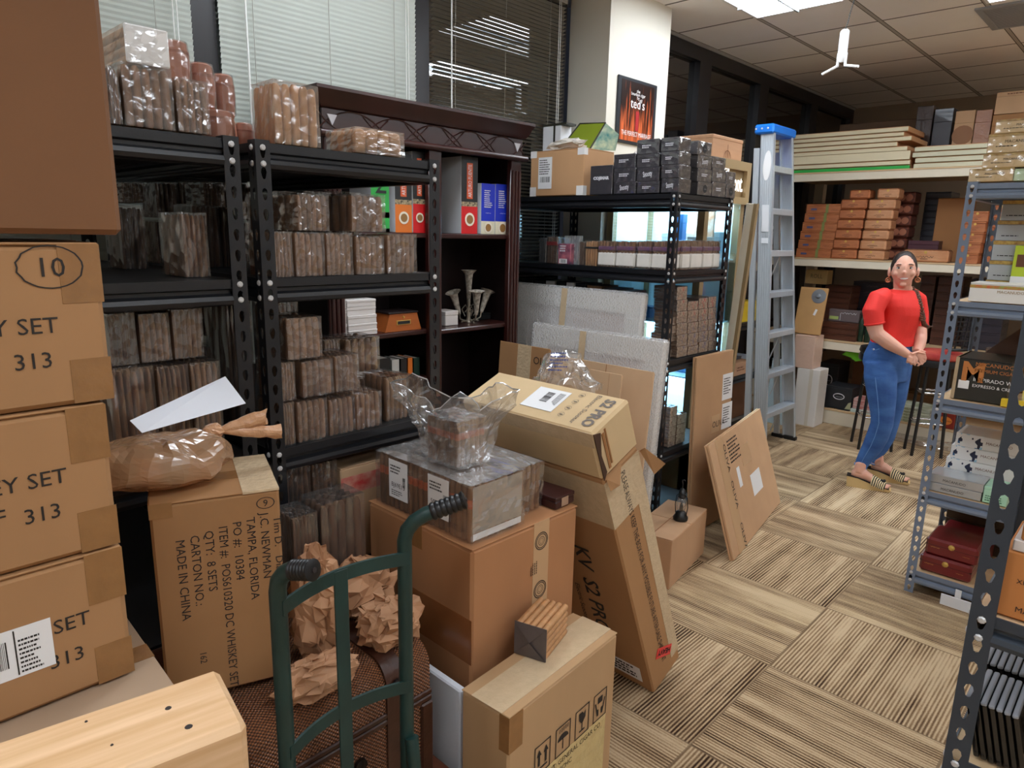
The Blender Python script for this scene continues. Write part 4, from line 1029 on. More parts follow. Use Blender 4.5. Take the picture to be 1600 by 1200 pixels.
obj('side_tape', MB().box((-cw/2-.001, -cdp/2-.0005, cz-.33), (-cw/2, cdp*.2, cz-.20)), mat('glossy brown tape', (150, 96, 58), .2), big)


def block(label, p, w, d, h, nx, ny, lab, lm=.0, rz=pi/2, band=None, kind=CIG, labm=True):
    """large cellophaned block of upright cigars: banded rows, paper side, printed label"""
    r = thing('cigar_block', label, 'cigar block', p, rz, 'labelled cigar blocks on the carton')
    b = MB(); bb = MB(); rx, ry = w/nx/2, d/ny/2
    for i in range(nx):
        for j in range(ny):
            if 0 < i < nx-1 and 0 < j < ny-1: continue
            x, y = -w/2+rx*(2*i+1), -d/2+ry*(2*j+1)
            b.lathe([(rx*.8, 0), (rx*.97, .01), (rx*.97, h*.93), (rx*.6, h)], (x, y, 0), 8)
            if band: bb.lathe([(rx*1.01, h*.60), (rx*1.01, h*.75)], (x, y, 0), 8)
    b.box((-w/2+2*rx, -d/2+2*ry, 0), (w/2-2*rx, d/2-2*ry, h*.97))
    obj('cigars', b, kind, r, 50)
    if band: obj('cigar_band', bb, band, r, 50)
    wr = wrap_mesh(int(w*1000) % 7, CELLO, 9, 8, .002); obj('cellophane_wrap', wr, None, r, scale=(w/W0, d/D0, h/H0))
    obj('top_sheet', MB().grid(lambda u, v: Vector(((u-.5)*(w+.004), (v-.5)*(d+.004), h+.002+.004*noise.noise(Vector((u*9, v*9, w*50))))), 10, 10), film('frosted top film', gloss=.3, milk=.55, rough=.18), r)
    return r


BAND = mat('orange cigar band', (206, 110, 70), .4, var=.3, vs=60)
# local axes: x along the block's length, its front (-y) towards the room
zt_ = cz+.002; bh = at(740, 766, X=cx0+0).z-cz-.004
q1 = at(738, 850, X=cx0); 
b1 = block('front cellophaned block of banded cigars with a white label on the big carton', (cx0-.225, cy0+.112, zt_), .19, .40, bh, 8, 18, None, band=BAND)
# rectangular label on the long left side (local -x) and paper slips on the room side
labM = lambda w, d, h, s_, v: frame((-w/2-.005, d/2-s_, v), (0, -1, 0), (0, 0, 1))
for s_, code in ((.06, 'BJ69E15'), (.235, '5029-656')):
    M_ = labM(.19, .40, bh, s_, bh*.24); q_ = obj('paper_label', MB().box((0, 0, 0), (.085, bh*.72, .0008)), WHITE, b1, M=M_)
    text(b1, code, .019, M_ @ Matrix.Translation((.012, bh*.22, .0016)), INK); obj('printed_text', lines(.06, .018, 3), INK, b1, M=M_ @ Matrix.Translation((.012, bh*.05, .0016)))
    obj('printed_text', lines(.055, .028, 3), INK, b1, M=M_ @ Matrix.Translation((.008, bh*.46, .0016))); obj('barcode', barcode(.03, .012), INK, b1, M=M_ @ Matrix.Translation((.076, bh*.26, .0016)) @ Matrix.Rotation(pi/2, 4, 'Z'))
obj('paper_slip', MB().box((-.09, -.2046, .008), (.09, -.2040, .026)), WHITE, b1)
obj('pale_paper_side', MB().box((-.092, -.2038, .028), (.092, -.2032, bh*.98)), film('buff glassine', tint=(236, 214, 164), milk=.30, gloss=.12), b1)
zu = zt_+bh+.009; hs = .125
b2 = block('small cigar block inside the open plastic bag on the front block', (cx0-.20, cy0+.12, zu), .105, .13, hs, 6, 7, None, band=BAND)
b3 = block('cellophaned cigar block behind the front one on the big carton', (cx0-.245, cy0+.285, zt_), .10, .36, bh*.9, 5, 16, None)
# open clear bag around the small block
op = thing('plastic_bag', 'open clear plastic bag standing up around the small cigar block', 'bag', (cx0-.20, cy0+.12, zu-.001), pi/2)
def bagsheet(u, v):
    a = 2*pi*u; f = 1+.9*v**1.6; e = max(abs(cos(a)), abs(sin(a)))
    x, y = .068*cos(a)/e**.7*f, .085*sin(a)/e**.7*f
    z = .19*v*(1+.22*cos(a*1.0+2.4)+.18*cos(2*a+.6))
    p = Vector((x, y, z)); n_ = noise.noise_vector(p*17+Vector((0, 0, 3)))*.028*v + noise.noise_vector(p*48)*.007
    q = p+n_; q.z = max(q.z, 0.001); return q
obj('film', MB().grid(bagsheet, 40, 14), POLY, op)
obj('folded_hem', MB().tube([bagsheet(k/40, 1) for k in range(41)], .0018, 5), film('bag hem', gloss=.4, milk=.5), op)
mr_ = thing('maroon_cigar_box', 'flat dark maroon cigar box at the back corner of the big carton', 'cigar box', (cx0-.17, 1.492, cz+.003), pi/2+.05)
obj('body', MB().box((-.045, -.15, 0), (.045, .12, .022), .002), mat('dark maroon box', (66, 34, 32), .35, var=.3), mr_); obj('lid', MB().box((-.046, -.151, .023), (.046, .121, .036), .002), mat('dark maroon box', 0), mr_); obj('paper_seal', MB().box((-.02, -.1525, .004), (.012, -.1512, .03)), mat('buff paper', (172, 140, 116), .5), mr_)
# two scooter cartons leaning together
th = rad(22.8); O = Vector((-1.129, 1.971, 0.002)); uX = Vector((1, 0, 0)); vV = Vector((0, cos(th), sin(th))); wW = Vector((0, -sin(th), cos(th)))
V_, W1, W2, UL = .185, .995, 1.166, .50
MS = Matrix(((1, 0, 0, O.x), (0, vV.y, wW.y, O.y), (0, vV.z, wW.z, O.z), (0, 0, 0, 1)))     # local x = +x (out), y = across, z = along
s1 = thing('scooter_carton', 'long kraft scooter carton leaning upright beside the big carton', 'carton', M=MS, group='scooter cartons')
obj('body', MB().box((-UL, 0, 0), (0, V_, W1), .006), card('shaded tan board', (178, 134, 92)), s1)
obj('tape_band', MB().box((.0002, -.0008, .80), (.001, V_+.001, .98)).box((-.3, -.0009, .80), (.001, -.0001, .98)), CTAPE, s1)
obj('tape_edge', MB().box((.0002, V_-.05, .05), (.0012, V_+.001, .80)), CTAPE, s1)
fr_ = lambda y, z, e=.0016: frame((e, y, z), (0, 0, -1), (0, 1, 0))
text(s1, 'PLEASE ALWAYS KEEP THE BOX FOR ANY POSSIBLE FUTURE AFTER-SALE SHIPMENT', .034, fr_(.080, .965), INK, w=.88)
st = obj('warning_sticker', MB().box((-.05, -.02, 0), (.05, .02, .0008)), mat('red sticker', (232, 62, 60), .4), s1, M=fr_(.10, .125, .002) @ Matrix.Rotation(.95, 4, 'Z') @ Matrix.Rotation(pi, 4, 'Z'))
text(st, 'HEAVY', .028, Matrix.Translation((0, -.010, .0014)), INK, align='CENTER', bold=.001)
fl_ = lambda x, z, e=.0016: frame((x, -e, z), (0, 0, -1), (1, 0, 0))
text(s1, 'KV  S2 PRO', .09, fl_(-.20, .66), INK, w=.42, bold=.001)
text(s1, 'Electric Scooter', .03, fl_(-.25, .45), INK)
lb_ = obj('shipping_label', MB().box((0, 0, 0), (.15, .075, .0008)), WHITE, s1, M=frame((-.19, -.0012, .04), (1, 0, 0), (0, 0, 1)))
obj('printed_text', lines(.13, .06, 4, .6), INK, lb_, M=Matrix.Translation((.008, .008, .0014)))
s2 = thing('scooter_carton', 'battered scooter carton lying on top of the leaning one, corner torn open', 'carton', M=MS @ Matrix.Translation((0, 0, W1+.002)), group='scooter cartons'); H2 = W2-W1
obj('body', MB().box((-UL-.05, -.004, 0), (.002, V_+.006, H2), .009), card('straw kraft board', (212, 184, 142)), s2)
obj('torn_corner', MB().prism([(.0035, .0, H2*.98), (.0035, .03, H2*.9), (.0035, .012, H2*.5), (.0035, .02, .02), (.0035, .0, .0)], (.003, 0, 0)), mat('dark torn opening', (70, 46, 30), .9), s2)
obj('flute_layers', MB().box((.003, .035, .02), (.005, .045, H2*.85)).box((.003, .05, .03), (.005, .056, H2*.9)), KRAFTD, s2)
obj('torn_flap', MB().add([(.004, V_*.6, 0), (.02, V_+.01, -.01), (.05, V_+.06, -.10), (.03, V_+.02, -.12), (.006, V_, -.02)], [(0, 1, 2, 3, 4)]).add([(.004, .01, -.002), (.006, .09, .004), (.035, .03, -.03), (.02, .0, -.035)], [(0, 1, 2, 3)]), KRAFT, s2)
ft2 = lambda x, y, e=.0016: frame((x, y, H2+e), (0, -1, 0), (1, 0, 0))
GREYP = mat('grey print', (110, 100, 92), .7)
text(s2, 'S2 PRO', .052, ft2(-.06, V_-.02), GREYP, w=.145, bold=.002); text(s2, 'Electric Scooter', .024, ft2(-.10, V_-.01), GREYP, w=.155)
for i in range(4):
    b = MB(); P = [Vector((.011*cos(a), .011*sin(a), 0)) for a in [2*pi*k/14 for k in range(15)]]
    for k in range(14): b.add([P[k]*.9, P[k+1]*.9, P[k+1], P[k]], [(0, 1, 2, 3)])
    b.box((-.002, -.006, 0), (.002, .006, .0002)); obj('round_mark', b, GREYP, s2, M=ft2(-.15, V_-.03-.036*i))
sl = obj('shipping_label', MB().box((0, 0, 0), (.11, .13, .0012)), WHITE, s2, M=frame((-.32, V_-.03, H2+.001), (0, -1, 0), (1, 0, 0)))
obj('barcode', barcode(.05, .03), INK, sl, M=Matrix.Translation((.02, .05, .002))); obj('printed_text', lines(.08, .025, 4), INK, sl, M=Matrix.Translation((.015, .095, .002)))
obj('edge_tape', MB().box((-.45, -.0055, H2-.05), (.003, -.0042, H2+.001)), CTAPE, s2)
obj('price_sticker', MB().box((0, 0, 0), (.05, .018, .0008)), mat('green sticker', (120, 200, 60), .5), big, M=frame((cw/2+.001, -.09, cz-.05), (0, 1, -.35), (0, .35, 1)))
# clear film lying on the scooter carton's far end
pf = thing('plastic_film', 'clump of clear plastic film with blue print on the torn scooter carton', 'plastic film', at(885, 580, Y=1.80))
pf.location.z = at(885, 600, Y=1.80).z
def pff(u, v):
    x = (u-.5)*.26; y = (v-.5)*.10; e = 1-(2*u-1)**2
    return Vector((x, y*(.5+e), .0+.13*e*(1-(2*v-1)**2)*(1-.35*u))) + noise.noise_vector(Vector((u*6, v*5, 1.3)))*.035 + noise.noise_vector(Vector((u*17, v*14, 4)))*.012
obj('film', MB().grid(pff, 26, 16), POLY, pf)
obj('blue_print', lines(.09, .07, 6, .35), mat('blue ink', (70, 84, 150), .5), pf, M=frame((-.02, -.075, .05), (1, -.1, .15), (-.2, .4, 1)))
# ---------------------------------------------------------------- carton with icons, cigar bundle, foam board
zg_ = .53; gA = at(796, 1122, Z=zg_); gB = at(965, 988, Z=zg_); gC = at(722, 1076, Z=zg_)
gx = (gB-gA).normalized(); gw = (gB-gA).length; gy = math.atan2(gx.y, gx.x); gn = Vector((gx.y, -gx.x, 0)); gd_ = abs((gC-gA).dot(gn))
gc = carton('taped carton with handling icons holding one small cigar bundle', ((gA+gB)/2-gn*gd_/2)*1.0+Vector((0, 0, -zg_)), gy, (gw, gd_, zg_), card('ribbed tan board', (188, 152, 112)), seam=1, tape=False, c=.006)
obj('clear_tape', MB().box((-gw/2-.001, -gd_*.35, zg_), (gw/2+.001, gd_*.28, zg_+.0012)).box((gw/2, -gd_*.35, zg_-.12), (gw/2+.0012, gd_*.28, zg_)), CTAPE, gc)
obj('corner_tape', MB().box((-gw/2-.001, -gd_/2-.001, zg_-.10), (-gw/2+.05, -gd_/2+.03, zg_-.004)), TAPE, gc)
IW = .066
for i in range(4):
    u = .10+i*.088; M_ = FR(gw, gd_, zg_, u, zg_-.235, .0016); b = MB(); t = .0035; hI = .088
    for (x0, y0, x1, y1) in ((0, 0, IW, t), (0, hI-t, IW, hI), (0, 0, t, hI), (IW-t, 0, IW, hI)): b.add([(x0, y0, 0), (x1, y0, 0), (x1, y1, 0), (x0, y1, 0)], [(0, 1, 2, 3)])
    c_ = IW/2
    P = lambda *q: b.add([(x, y, 0) for x, y in q], [tuple(range(len(q)))])
    if i == 0:
        for x in (c_-.014, c_+.014): P((x-.004, .026), (x+.004, .026), (x+.004, .056), (x-.004, .056)); P((x-.010, .055), (x+.010, .055), (x, .074))
        P((.012, .015), (IW-.012, .015), (IW-.012, .020), (.012, .020))
    elif i == 1:
        P(*[(c_+.024*cos(a), .044+.018*sin(a)) for a in [k*pi/10 for k in range(11)]]); P((c_-.002, .014), (c_+.002, .014), (c_+.002, .046), (c_-.002, .046))
        for k in range(5): x = c_-.018+k*.009; P((x, .068), (x+.003, .068), (x+.005, .080), (x+.002, .080))
    elif i == 2:
        P(*([(c_-.016, .074), (c_-.015, .052), (c_-.004, .040), (c_+.004, .040), (c_+.015, .052), (c_+.016, .074), (c_+.006, .066), (c_, .074)][::-1])); P((c_-.002, .018), (c_+.002, .018), (c_+.002, .042), (c_-.002, .042)); P((c_-.013, .014), (c_+.013, .014), (c_+.013, .019), (c_-.013, .019))
    else:
        P((c_-.012, .052), (c_+.012, .052), (c_+.012, .072), (c_-.012, .072))
        for s_ in (-1, 1): q = [(c_+s_*.006, .014), (c_+s_*.014, .014), (c_+s_*.026, .058), (c_+s_*.021, .060), (c_+s_*.014, .036), (c_+s_*.006, .034)]; P(*(q if s_ > 0 else q[::-1]))
    obj('handling_icon', b, INK, gc, M=M_)
obj('paper_label', MB().box((.13, 0, 0), (.43, .235, .0006)), mat('buff wrinkled label', (206, 182, 128), .4, bump=.5, bs=30), gc, M=FR(gw, gd_, zg_, 0, zg_-.47, .0006))
for i, s_ in enumerate(('CLIENT: GENERAL CIGAR CO', 'PO 5160-CCHC', '100 CIGARS', '1 PIECE', '24 X 100 X 48 CM', 'NW. 12 KG / GW 15 KG')):
    text(gc, s_, .0215, FR(gw, gd_, zg_, .12, zg_-.262-i*.026, .0018), INK)
gp = at(826, 1000, Z=zg_+.05)
sb = thing('cigar_bundle', 'square bundle of light cigars with dark paper end on the icon carton', 'cigar bundle', (0, 0, 0))
pA = at(830, 1026, Z=zg_+.003); pB = at(872, 975, Z=zg_+.003); dx_ = (pB-pA).normalized(); sb.location = (pA+pB)/2+Vector((-.005, -.022, 0)); sb.rotation_euler = (0, 0, math.atan2(dx_.y, dx_.x)+.0)
sl_ = .145
for i in range(5):
    for j in range(5): obj('cigar', MB().tube([(-sl_/2, -.046+.0185*i, .0095+.0185*j), (sl_/2, -.046+.0185*i, .0095+.0185*j)], .0092, 9), CIGL, sb, 50)
obj('end_paper', MB().box((-sl_/2-.003, -.056, 0), (-sl_/2-.0005, .038, .095), .001).add([(-sl_/2-.004, -.056, 0), (-sl_/2-.010, -.009, .046), (-sl_/2-.004, .038, 0)], [(0, 1, 2)]).add([(-sl_/2-.004, -.056, .095), (-sl_/2-.004, .038, .095), (-sl_/2-.010, -.009, .046)], [(0, 1, 2)]), mat('dark tissue', (96, 86, 84), .35, var=.3, vs=20), sb)
fz = at(690, 1048, Y=1.045).z
fb = thing('foam_board', 'white foam board standing between the suitcase and the icon carton', 'foam board', (-1.24, 1.045, 0), 0)
obj('sheet', MB().box((-.13, -.022, 0), (.108, .0, fz), .004), mat('white foam', (214, 218, 226), .8, bump=.1, bs=150), fb)
# ---------------------------------------------------------------- lantern carton and lantern
zl = .25; lA = at(1051, 845, Z=zl); lB = at(1105, 795, Z=zl); lx = (lB-lA).normalized(); lw = (lB-lA).length; ln = Vector((lx.y, -lx.x, 0)); ld = .215
lc = carton('plain kraft carton carrying the small black lantern', ((lA+lB)/2-ln*ld/2)+Vector((0, 0, -zl)), math.atan2(lx.y, lx.x), (lw, ld, zl), card('clean kraft board', (200, 160, 124)), seam=2, tape=False, c=.003)
obj('flap_gap', MB().box((-lw/2, -.002, zl-.0005), (lw/2, .002, zl+.0006)), KRAFTR, lc)
lp = at(1063, 812, Z=zl)
la = thing('lantern', 'small black metal lantern with a glass globe and hooked handle', 'lantern', lp+Vector((0, 0, .002)))
la.scale = (1.2, 1.2, 1.2)
BM_ = mat('black lantern metal', (20, 20, 20), .3)
obj('base', MB().lathe([(.030, 0), (.031, .012), (.024, .022), (.020, .034), (.012, .04)], n=20), BM_, la, 40)
gl_ = film('lantern glass', gloss=.2, milk=.02, bump=0)
obj('globe', MB().lathe([(.014, .04), (.021, .055), (.022, .068), (.016, .088), (.012, .095)], n=18), gl_, la, 60)
obj('cap', MB().lathe([(.014, .095), (.017, .10), (.013, .112), (.016, .116), (.010, .132), (.004, .136)], n=16), BM_, la, 40)
obj('burner', MB().lathe([(.008, .04), (.007, .06), (.003, .075)], n=10), BM_, la)
for s_ in (-1, 1): obj('side_wire', MB().tube([(s_*.024, 0, .02), (s_*.029, 0, .06), (s_*.025, 0, .10), (s_*.012, 0, .112)], .002, 6), BM_, la)
obj('hook', MB().tube([(0, 0, .135), (0, 0, .155), (-.004, 0, .168), (.004, 0, .176), (.010, 0, .170)], .0025, 6), BM_, la)

# carton with red printed tape on the rack shelf behind the block of cigars
q0, q1 = at(532, 730, X=-1.71).y, at(610, 720, X=-1.71).y; tz0 = at(575, 722, X=-1.71).z; rh = tz0-.622
rc_ = carton('kraft carton with red printed tape on the low rack shelf behind the cigar blocks', (-1.71-.13, (max(q0, 1.06)+min(q1, 1.37))/2, .622), pi/2, (min(q1, 1.37)-max(q0, 1.06), .26, rh), KRAFTL, tape=False)
wr_ = min(q1, 1.37)-max(q0, 1.06)
obj('printed_tape', MB().box((-wr_/2, -.131, rh*.72), (wr_/2, -.1302, rh*.90)), mat('red and buff tape', (214, 170, 150), .5, c2=(200, 60, 60), vs=30), rc_)
# ---------------------------------------------------------------- middle rack
RX, RY0, RY1 = -1.80, 3.015, 3.592
rz2 = at(1051, 424, X=RX).z; rz3 = at(1053, 563, X=RX).z; rz4 = at(1042, 706, X=RX).z
rack('black perforated steel rack in front of the lit display cabinet', RX-1.10, RX, RY0, RY1, TOP, [TOP-.002, rz2, rz3, rz4, .12], BLK, BRD, group='black steel racks')
FY = RY0+.02; zt = TOP+.003
SHIP = card('shipping carton board', (198, 154, 112))
lo, rz, dm = place('Y', (829, 234, 912, 303), FY-.01, .27, zt); w, d, h = dm
sc_ = carton('kraft shipping carton with white taped corners on the middle rack', lo, 0, dm, SHIP, tape=False)
WT = mat('white tape', (232, 230, 228), .4)
for x in (-1, 1):
    for z in (0, 1): obj('corner_tape', MB().box((min(x*w/2, x*(w/2-.045))-.0008, -d/2-.001, h-.035 if z else 0), (max(x*w/2, x*(w/2-.045))+.0008, -d/2+.03, h+.001 if z else .05)), WT, sc_)
sl2 = obj('shipping_label', MB().box((0, 0, 0), (.10, .17, .0008)), WHITE, sc_, M=FR(w, d, h, w*.16, h*.16))
obj('barcode', barcode(.07, .03), INK, sl2, M=Matrix.Translation((.015, .035, .0014))); obj('printed_text', lines(.085, .085, 7), INK, sl2, M=Matrix.Translation((.008, .075, .0014)))
# tissue, tote, white box behind
TIS = mat('white tissue paper', (222, 216, 206), .7, var=.1, vs=20)


def wad(label, c, s_, sd, m, name='tissue_paper', cat='tissue paper', grp=None, nu=22, nv=13):
    r = thing(name, label, cat, c, 0, grp)
    def f(v):
        n1 = noise.noise_vector(v*2.2+Vector((sd, 0, 0)))*.45+noise.noise_vector(v*6+Vector((sd, 0, 0)))*.18
        p = Vector((v.x*s_[0], v.y*s_[1], v.z*s_[2]))+Vector((n1.x*s_[0], n1.y*s_[1], n1.z*s_[2])); p.z = max(p.z, -s_[2]*.85)+s_[2]*.85; return p
    obj('paper', MB().blob(f, nu, nv), m, r); return r


ctop = lo.z+h+.006
wad('crumpled white tissue on the shipping carton under the green bag', (lo.x+.02, lo.y-.075, ctop), (.13, .045, .03), 2, TIS, grp='white tissue')
wad('crumpled white tissue heap behind the black boxes', (at(1000, 235, Y=FY+.25).x+.06, FY+.33, zt), (.16, .09, .14), 5, TIS, grp='white tissue')
tg = thing('tote_bag', 'green folded tote bag with a teal floral side on the shipping carton', 'bag', (at(904, 232, Y=FY+.12).x, FY+.19, ctop), 0)
hb = at(918, 185, Y=FY+.1).z-ctop; GRN2 = mat('olive green tote fabric', (138, 156, 44), .35, var=.15, vs=6); FLO = mat('floral tote side', (214, 220, 180), .5, c2=(40, 130, 130), vs=22)
tw = .17
obj('front_panel', MB().prism([(-tw, -.05, .0), (tw*.35, -.05, 0), (tw*.60, .03, hb*.93), (-tw*.45, .03, hb*1.0)], (0, .004, 0)), GRN2, tg)
obj('side_panel', MB().add([(tw*.35, -.05, 0), (tw*.95, .05, 0), (tw*.98, .07, hb*.55), (tw*.60, .03, hb*.93)], [(0, 1, 2, 3)]).add([(tw*.353, -.048, 0), (tw*.60, .034, hb*.93), (tw*.98, .074, hb*.55), (tw*.95, .054, 0)], [(0, 1, 2, 3)]), FLO, tg)
obj('binding', MB().tube([(-tw, -.05, 0), (-tw*.45, .03, hb), (tw*.60, .03, hb*.93), (tw*.35, -.05, 0)], .005, 6), mat('dark binding', (44, 44, 34), .5), tg)
lo2, rz, dm2 = place('Y', (848, 197, 876, 234), FY+.275, .10, zt)
wb = thing('white_box', 'white tall box with a dark strap behind the shipping carton', 'box', lo2, 0)
obj('body', MB().box((-dm2[0]/2, -.05, 0), (dm2[0]/2, .05, dm2[2]), .003), WHITEB, wb); obj('strap', MB().box((dm2[0]*.1, -.052, 0), (dm2[0]*.2, -.0501, dm2[2])).box((-dm2[0]/2, -.053, dm2[2]), (dm2[0]*.8, .04, dm2[2]+.012)), mat('dark binding', 0), wb)
# black boxes
BKB = mat('black cigar carton', (52, 50, 60), .35, var=.2, vs=10, coat=.2); GRB = mat('worn black carton end', (86, 82, 86), .4, var=.4, vs=25)
WHP = mat('silver white print', (214, 214, 220), .5)
NAMES = 'lowest second third topmost'.split()


def blackbox(label, loc, rz, dm, m, mark, grp='black cigar cartons'):
    w, d, h = dm; r = thing('black_cigar_carton', label, 'cigar box', loc, rz, grp)
    obj('body', MB().box((-w/2, -d/2, 0), (w/2, d/2, h*.72), .002), m, r); obj('lid', MB().box((-w/2-.0008, -d/2-.0008, h*.72), (w/2+.0008, d/2+.0008, h), .002), m, r)
    obj('film_wrap', MB().box((-w/2-.0015, -d/2-.0015, 0), (w/2+.0015, d/2+.0015, h+.0005), .003), CELLO, r)
    if mark == 'c': text(r, 'COJIMAR', .02, FR(w, d, h, w*.5, h*.52, .0025), WHP, align='CENTER', w=w*.72, bold=.0015)
    elif mark == 's': text(r, 'Snooty', .036, FR(w, d, h, w*.5, h*.36, .0025) @ Matrix.Rotation(.12, 4, 'Z'), WHP, align='CENTER', w=w*.42, bold=.0008)
    elif mark == 'r':
        obj('round_mark', MB().lathe([(h*.3, 0), (h*.3, .0006)], (0, 0, 0), 20, FR(w, d, h, w*.5, h*.5, .0022)), PB, r); obj('script', squig(h*.34), WHP, r, M=FR(w, d, h, w*.5-h*.17, h*.47, .0034))
    else: obj('printed_text', lines(w*.5, h*.26, 2, .6), WHP, r, M=FR(w, d, h, w*.25, h*.36, .0025))
    return r


cols = [((922, 957), (258,), 'c'), ((959, 993), (284, 262, 240), 'slm'), ((995, 1030), (283, 261, 240, 217), 'lsml'), ((1033, 1061), (278, 257, 236, 214), 'slml')]
cn = ['the shipping carton', 'the COJIMAR one', '', '']
for ci, ((x0, x1), tops, mk) in enumerate(cols):
    zb = zt
    for ri, yt in enumerate(tops):
        yb = 303 if ri == 0 else tops[ri-1]
        lo, rz, dm = place('Y', (x0, yt, x1, yb), FY-.01, .11, zb)
        lab = 'black carton with white capital lettering next to the shipping carton' if ci == 0 else '%s black film-wrapped carton of the %s column from the shipping carton' % (NAMES[ri], ORD[ci])
        blackbox(lab, lo, rz, (dm[0]-.003, .11, dm[2]-.002), BKB, mk[ri] if ci else 'c'); zb += dm[2]-.001
cols = [((1090, 1112), (284, 263, 243, 221), 'rlsr'), ((1113, 1134), (284, 263, 245), 'lsm'), ((1135, 1149), (288, 268), 'rl')]
for ci, ((x0, x1), tops, mk) in enumerate(cols):
    zb = zt
    for ri, yt in enumerate(tops):
        lo, rz, dm = place('X', (x0, yt, x1, 303 if ri == 0 else tops[ri-1]), RX-.015, .13, zb)
        blackbox('%s greyish worn carton end, %s column behind the rack corner' % (NAMES[ri], ORD[ci]), lo, rz, (dm[0]-.003, .13, dm[2]-.002), GRB, mk[ri]); zb += dm[2]-.001
# second level: white-sleeved bundles with purple bands
PUR = mat('purple cigar band', (92, 66, 120), .5, c2=(120, 84, 62), vs=3, st=(50, 50, 6)); z2 = rz2+.002


def sleeved(label, loc, rz, dm, sleeve=True, kind='n'):
    r = bundle(label, loc, rz, dm, kind, 'banded bundles on the middle rack', wrap=True); w, d, h = dm
    if sleeve: obj('paper_sleeve', MB().box((-w/2-.003, -d/2-.003, .004), (w/2+.003, d/2+.003, h*.56), .008), PAPERW, r)
    obj('purple_bands', MB().box((-w/2-.0015, -d/2-.0015, h*.62), (w/2+.0015, d/2+.0015, h*.80), .006), PUR, r); return r


sq = [(934, 961), (962, 992), (995, 1017), (1018, 1046)]
for i, (a, c_) in enumerate(sq):
    lo, rz, dm = place('Y', (a, 376, c_, 418), FY, .10, z2); sleeved('white-sleeved bundle with purple bands, %s from the plain orange bundle' % ORD[i], lo, rz, (dm[0]*.96, .10, dm[2]))
for i, (a, c_) in enumerate([(1065, 1078), (1079, 1097), (1098, 1113), (1114, 1125)]):
    lo, rz, dm = place('X', (a, 376, c_, 420), RX-.03, .12, z2); sleeved('white-sleeved bundle with purple bands, %s behind the perforated corner post' % ORD[i], lo, rz, (dm[0]*.96, .12, dm[2]))
lo, rz, dm = place('Y', (913, 376, 933, 414), FY, .10, z2); r = bundle('plain orange-brown cigar bundle with a dark tie on the middle rack', lo, rz, (dm[0]*.95, .10, dm[2]), 'l'); obj('tie', MB().box((-dm[0]/2, -.052, dm[2]*.68), (dm[0]/2, .052, dm[2]*.76), .004), PB, r)
for i, (q, m_, lab) in enumerate([((842, 372, 853, 406), PB, 'black upright pack nearest the bookcase on the middle rack'), ((854, 370, 870, 408), CIGD, 'dark maroon pack of cigars with red bands on the middle rack'), ((903, 378, 912, 412), CIGD, 'maroon pack of cigars beside the plain orange bundle')]):
    lo, rz, dm = place('Y', q, FY+.03, .12, z2); r = thing('cigar_pack', lab, 'cigar pack', lo, rz); w, d, h = dm
    for k in range(4): obj('cigar', MB().lathe([(w/8.2, 0), (w/8.2, h*.95), (w/14, h)], (-w/2+w*(k+.5)/4, -d/2+w/8, 0), 8), m_, r, 50)
    obj('backing', MB().box((-w/2, -d/2+w/4+.001, 0), (w/2, d/2, h*.97), .002), m_, r); obj('film_wrap', MB().box((-w/2-.002, -d/2-.002, 0), (w/2+.002, d/2+.002, h+.004), .003), CELLO, r)
    if i == 1: obj('red_bands', MB().box((-w/2-.001, -d/2-.001, h*.68), (w/2+.001, -d/2+.01, h*.82)), mat('dark red band', (150, 30, 30), .4), r)
lo, rz, dm = place('Y', (872, 368, 892, 411), FY-.005, .03, z2); w, d, h = dm
cb = thing('printed_pouch', 'purple printed pouch with a barcode in a clear holder', 'pouch', lo, rz)
obj('pouch', MB().box((-w/2, -d/2, 0), (w/2, d/2, h*.72), .003), mat('purple pouch print', (70, 44, 74), .3, c2=(190, 110, 120), vs=30), cb); obj('clear_holder', MB().box((-w*.3, d/2+.001, 0), (w*.9, d/2+.03, h), .002), film('clear holder', gloss=.2, milk=.2), cb)
obj('printed_text', lines(w*.7, h*.25, 3, .6), WHP, cb, M=FR(w, d, h, w*.15, h*.42, .001)); obj('barcode_patch', MB().box((0, 0, 0), (w*.62, h*.16, .0006)), WHITE, cb, M=FR(w, d, h, w*.12, h*.03, .0005)); obj('barcode', barcode(w*.4, h*.12), INK, cb, M=FR(w, d, h, w*.25, h*.05, .0016))
# third level: flat bundles, cigars lying along y, net-like ends
NET = mat('net wrapped cigar ends', (196, 172, 150), .45, c2=(104, 78, 62), vs=90, bump=.3, bs=120); z3 = rz3+.002


def flat(label, lo, rz, dm, dark=False, grp='flat bundles on the middle rack'):
    """cigars lie along local y; -y end faces the viewer, local x sides show the cigars"""
    w, d, h = dm; r = thing('flat_cigar_bundle', label, 'cigar bundle', lo, rz, grp); n = max(2, round(h/.016)); m_ = CIGD if dark else CIG
    b = MB(); rr = h/n/2; nx = max(2, round(w/(2*rr)))
    for k in range(n):
        for i in range(nx):
            if 0 < i < nx-1 and 0 < k < n-1: continue
            x = -w/2+w*(i+.5)/nx; b.tube([(x, -d/2+.004, rr*(2*k+1)), (x, d/2-.004, rr*(2*k+1))], rr*.98, 7)
    obj('cigars', b, m_, r, 50); obj('net_end', MB().box((-w/2+.001, -d/2, 0.001), (w/2-.001, -d/2+.0035, h-.001), .001), NET, r)
    obj('film_wrap', MB().box((-w/2-.001, -d/2-.001, 0), (w/2+.001, d/2+.001, h+.0008), .003), CELLO, r); return r


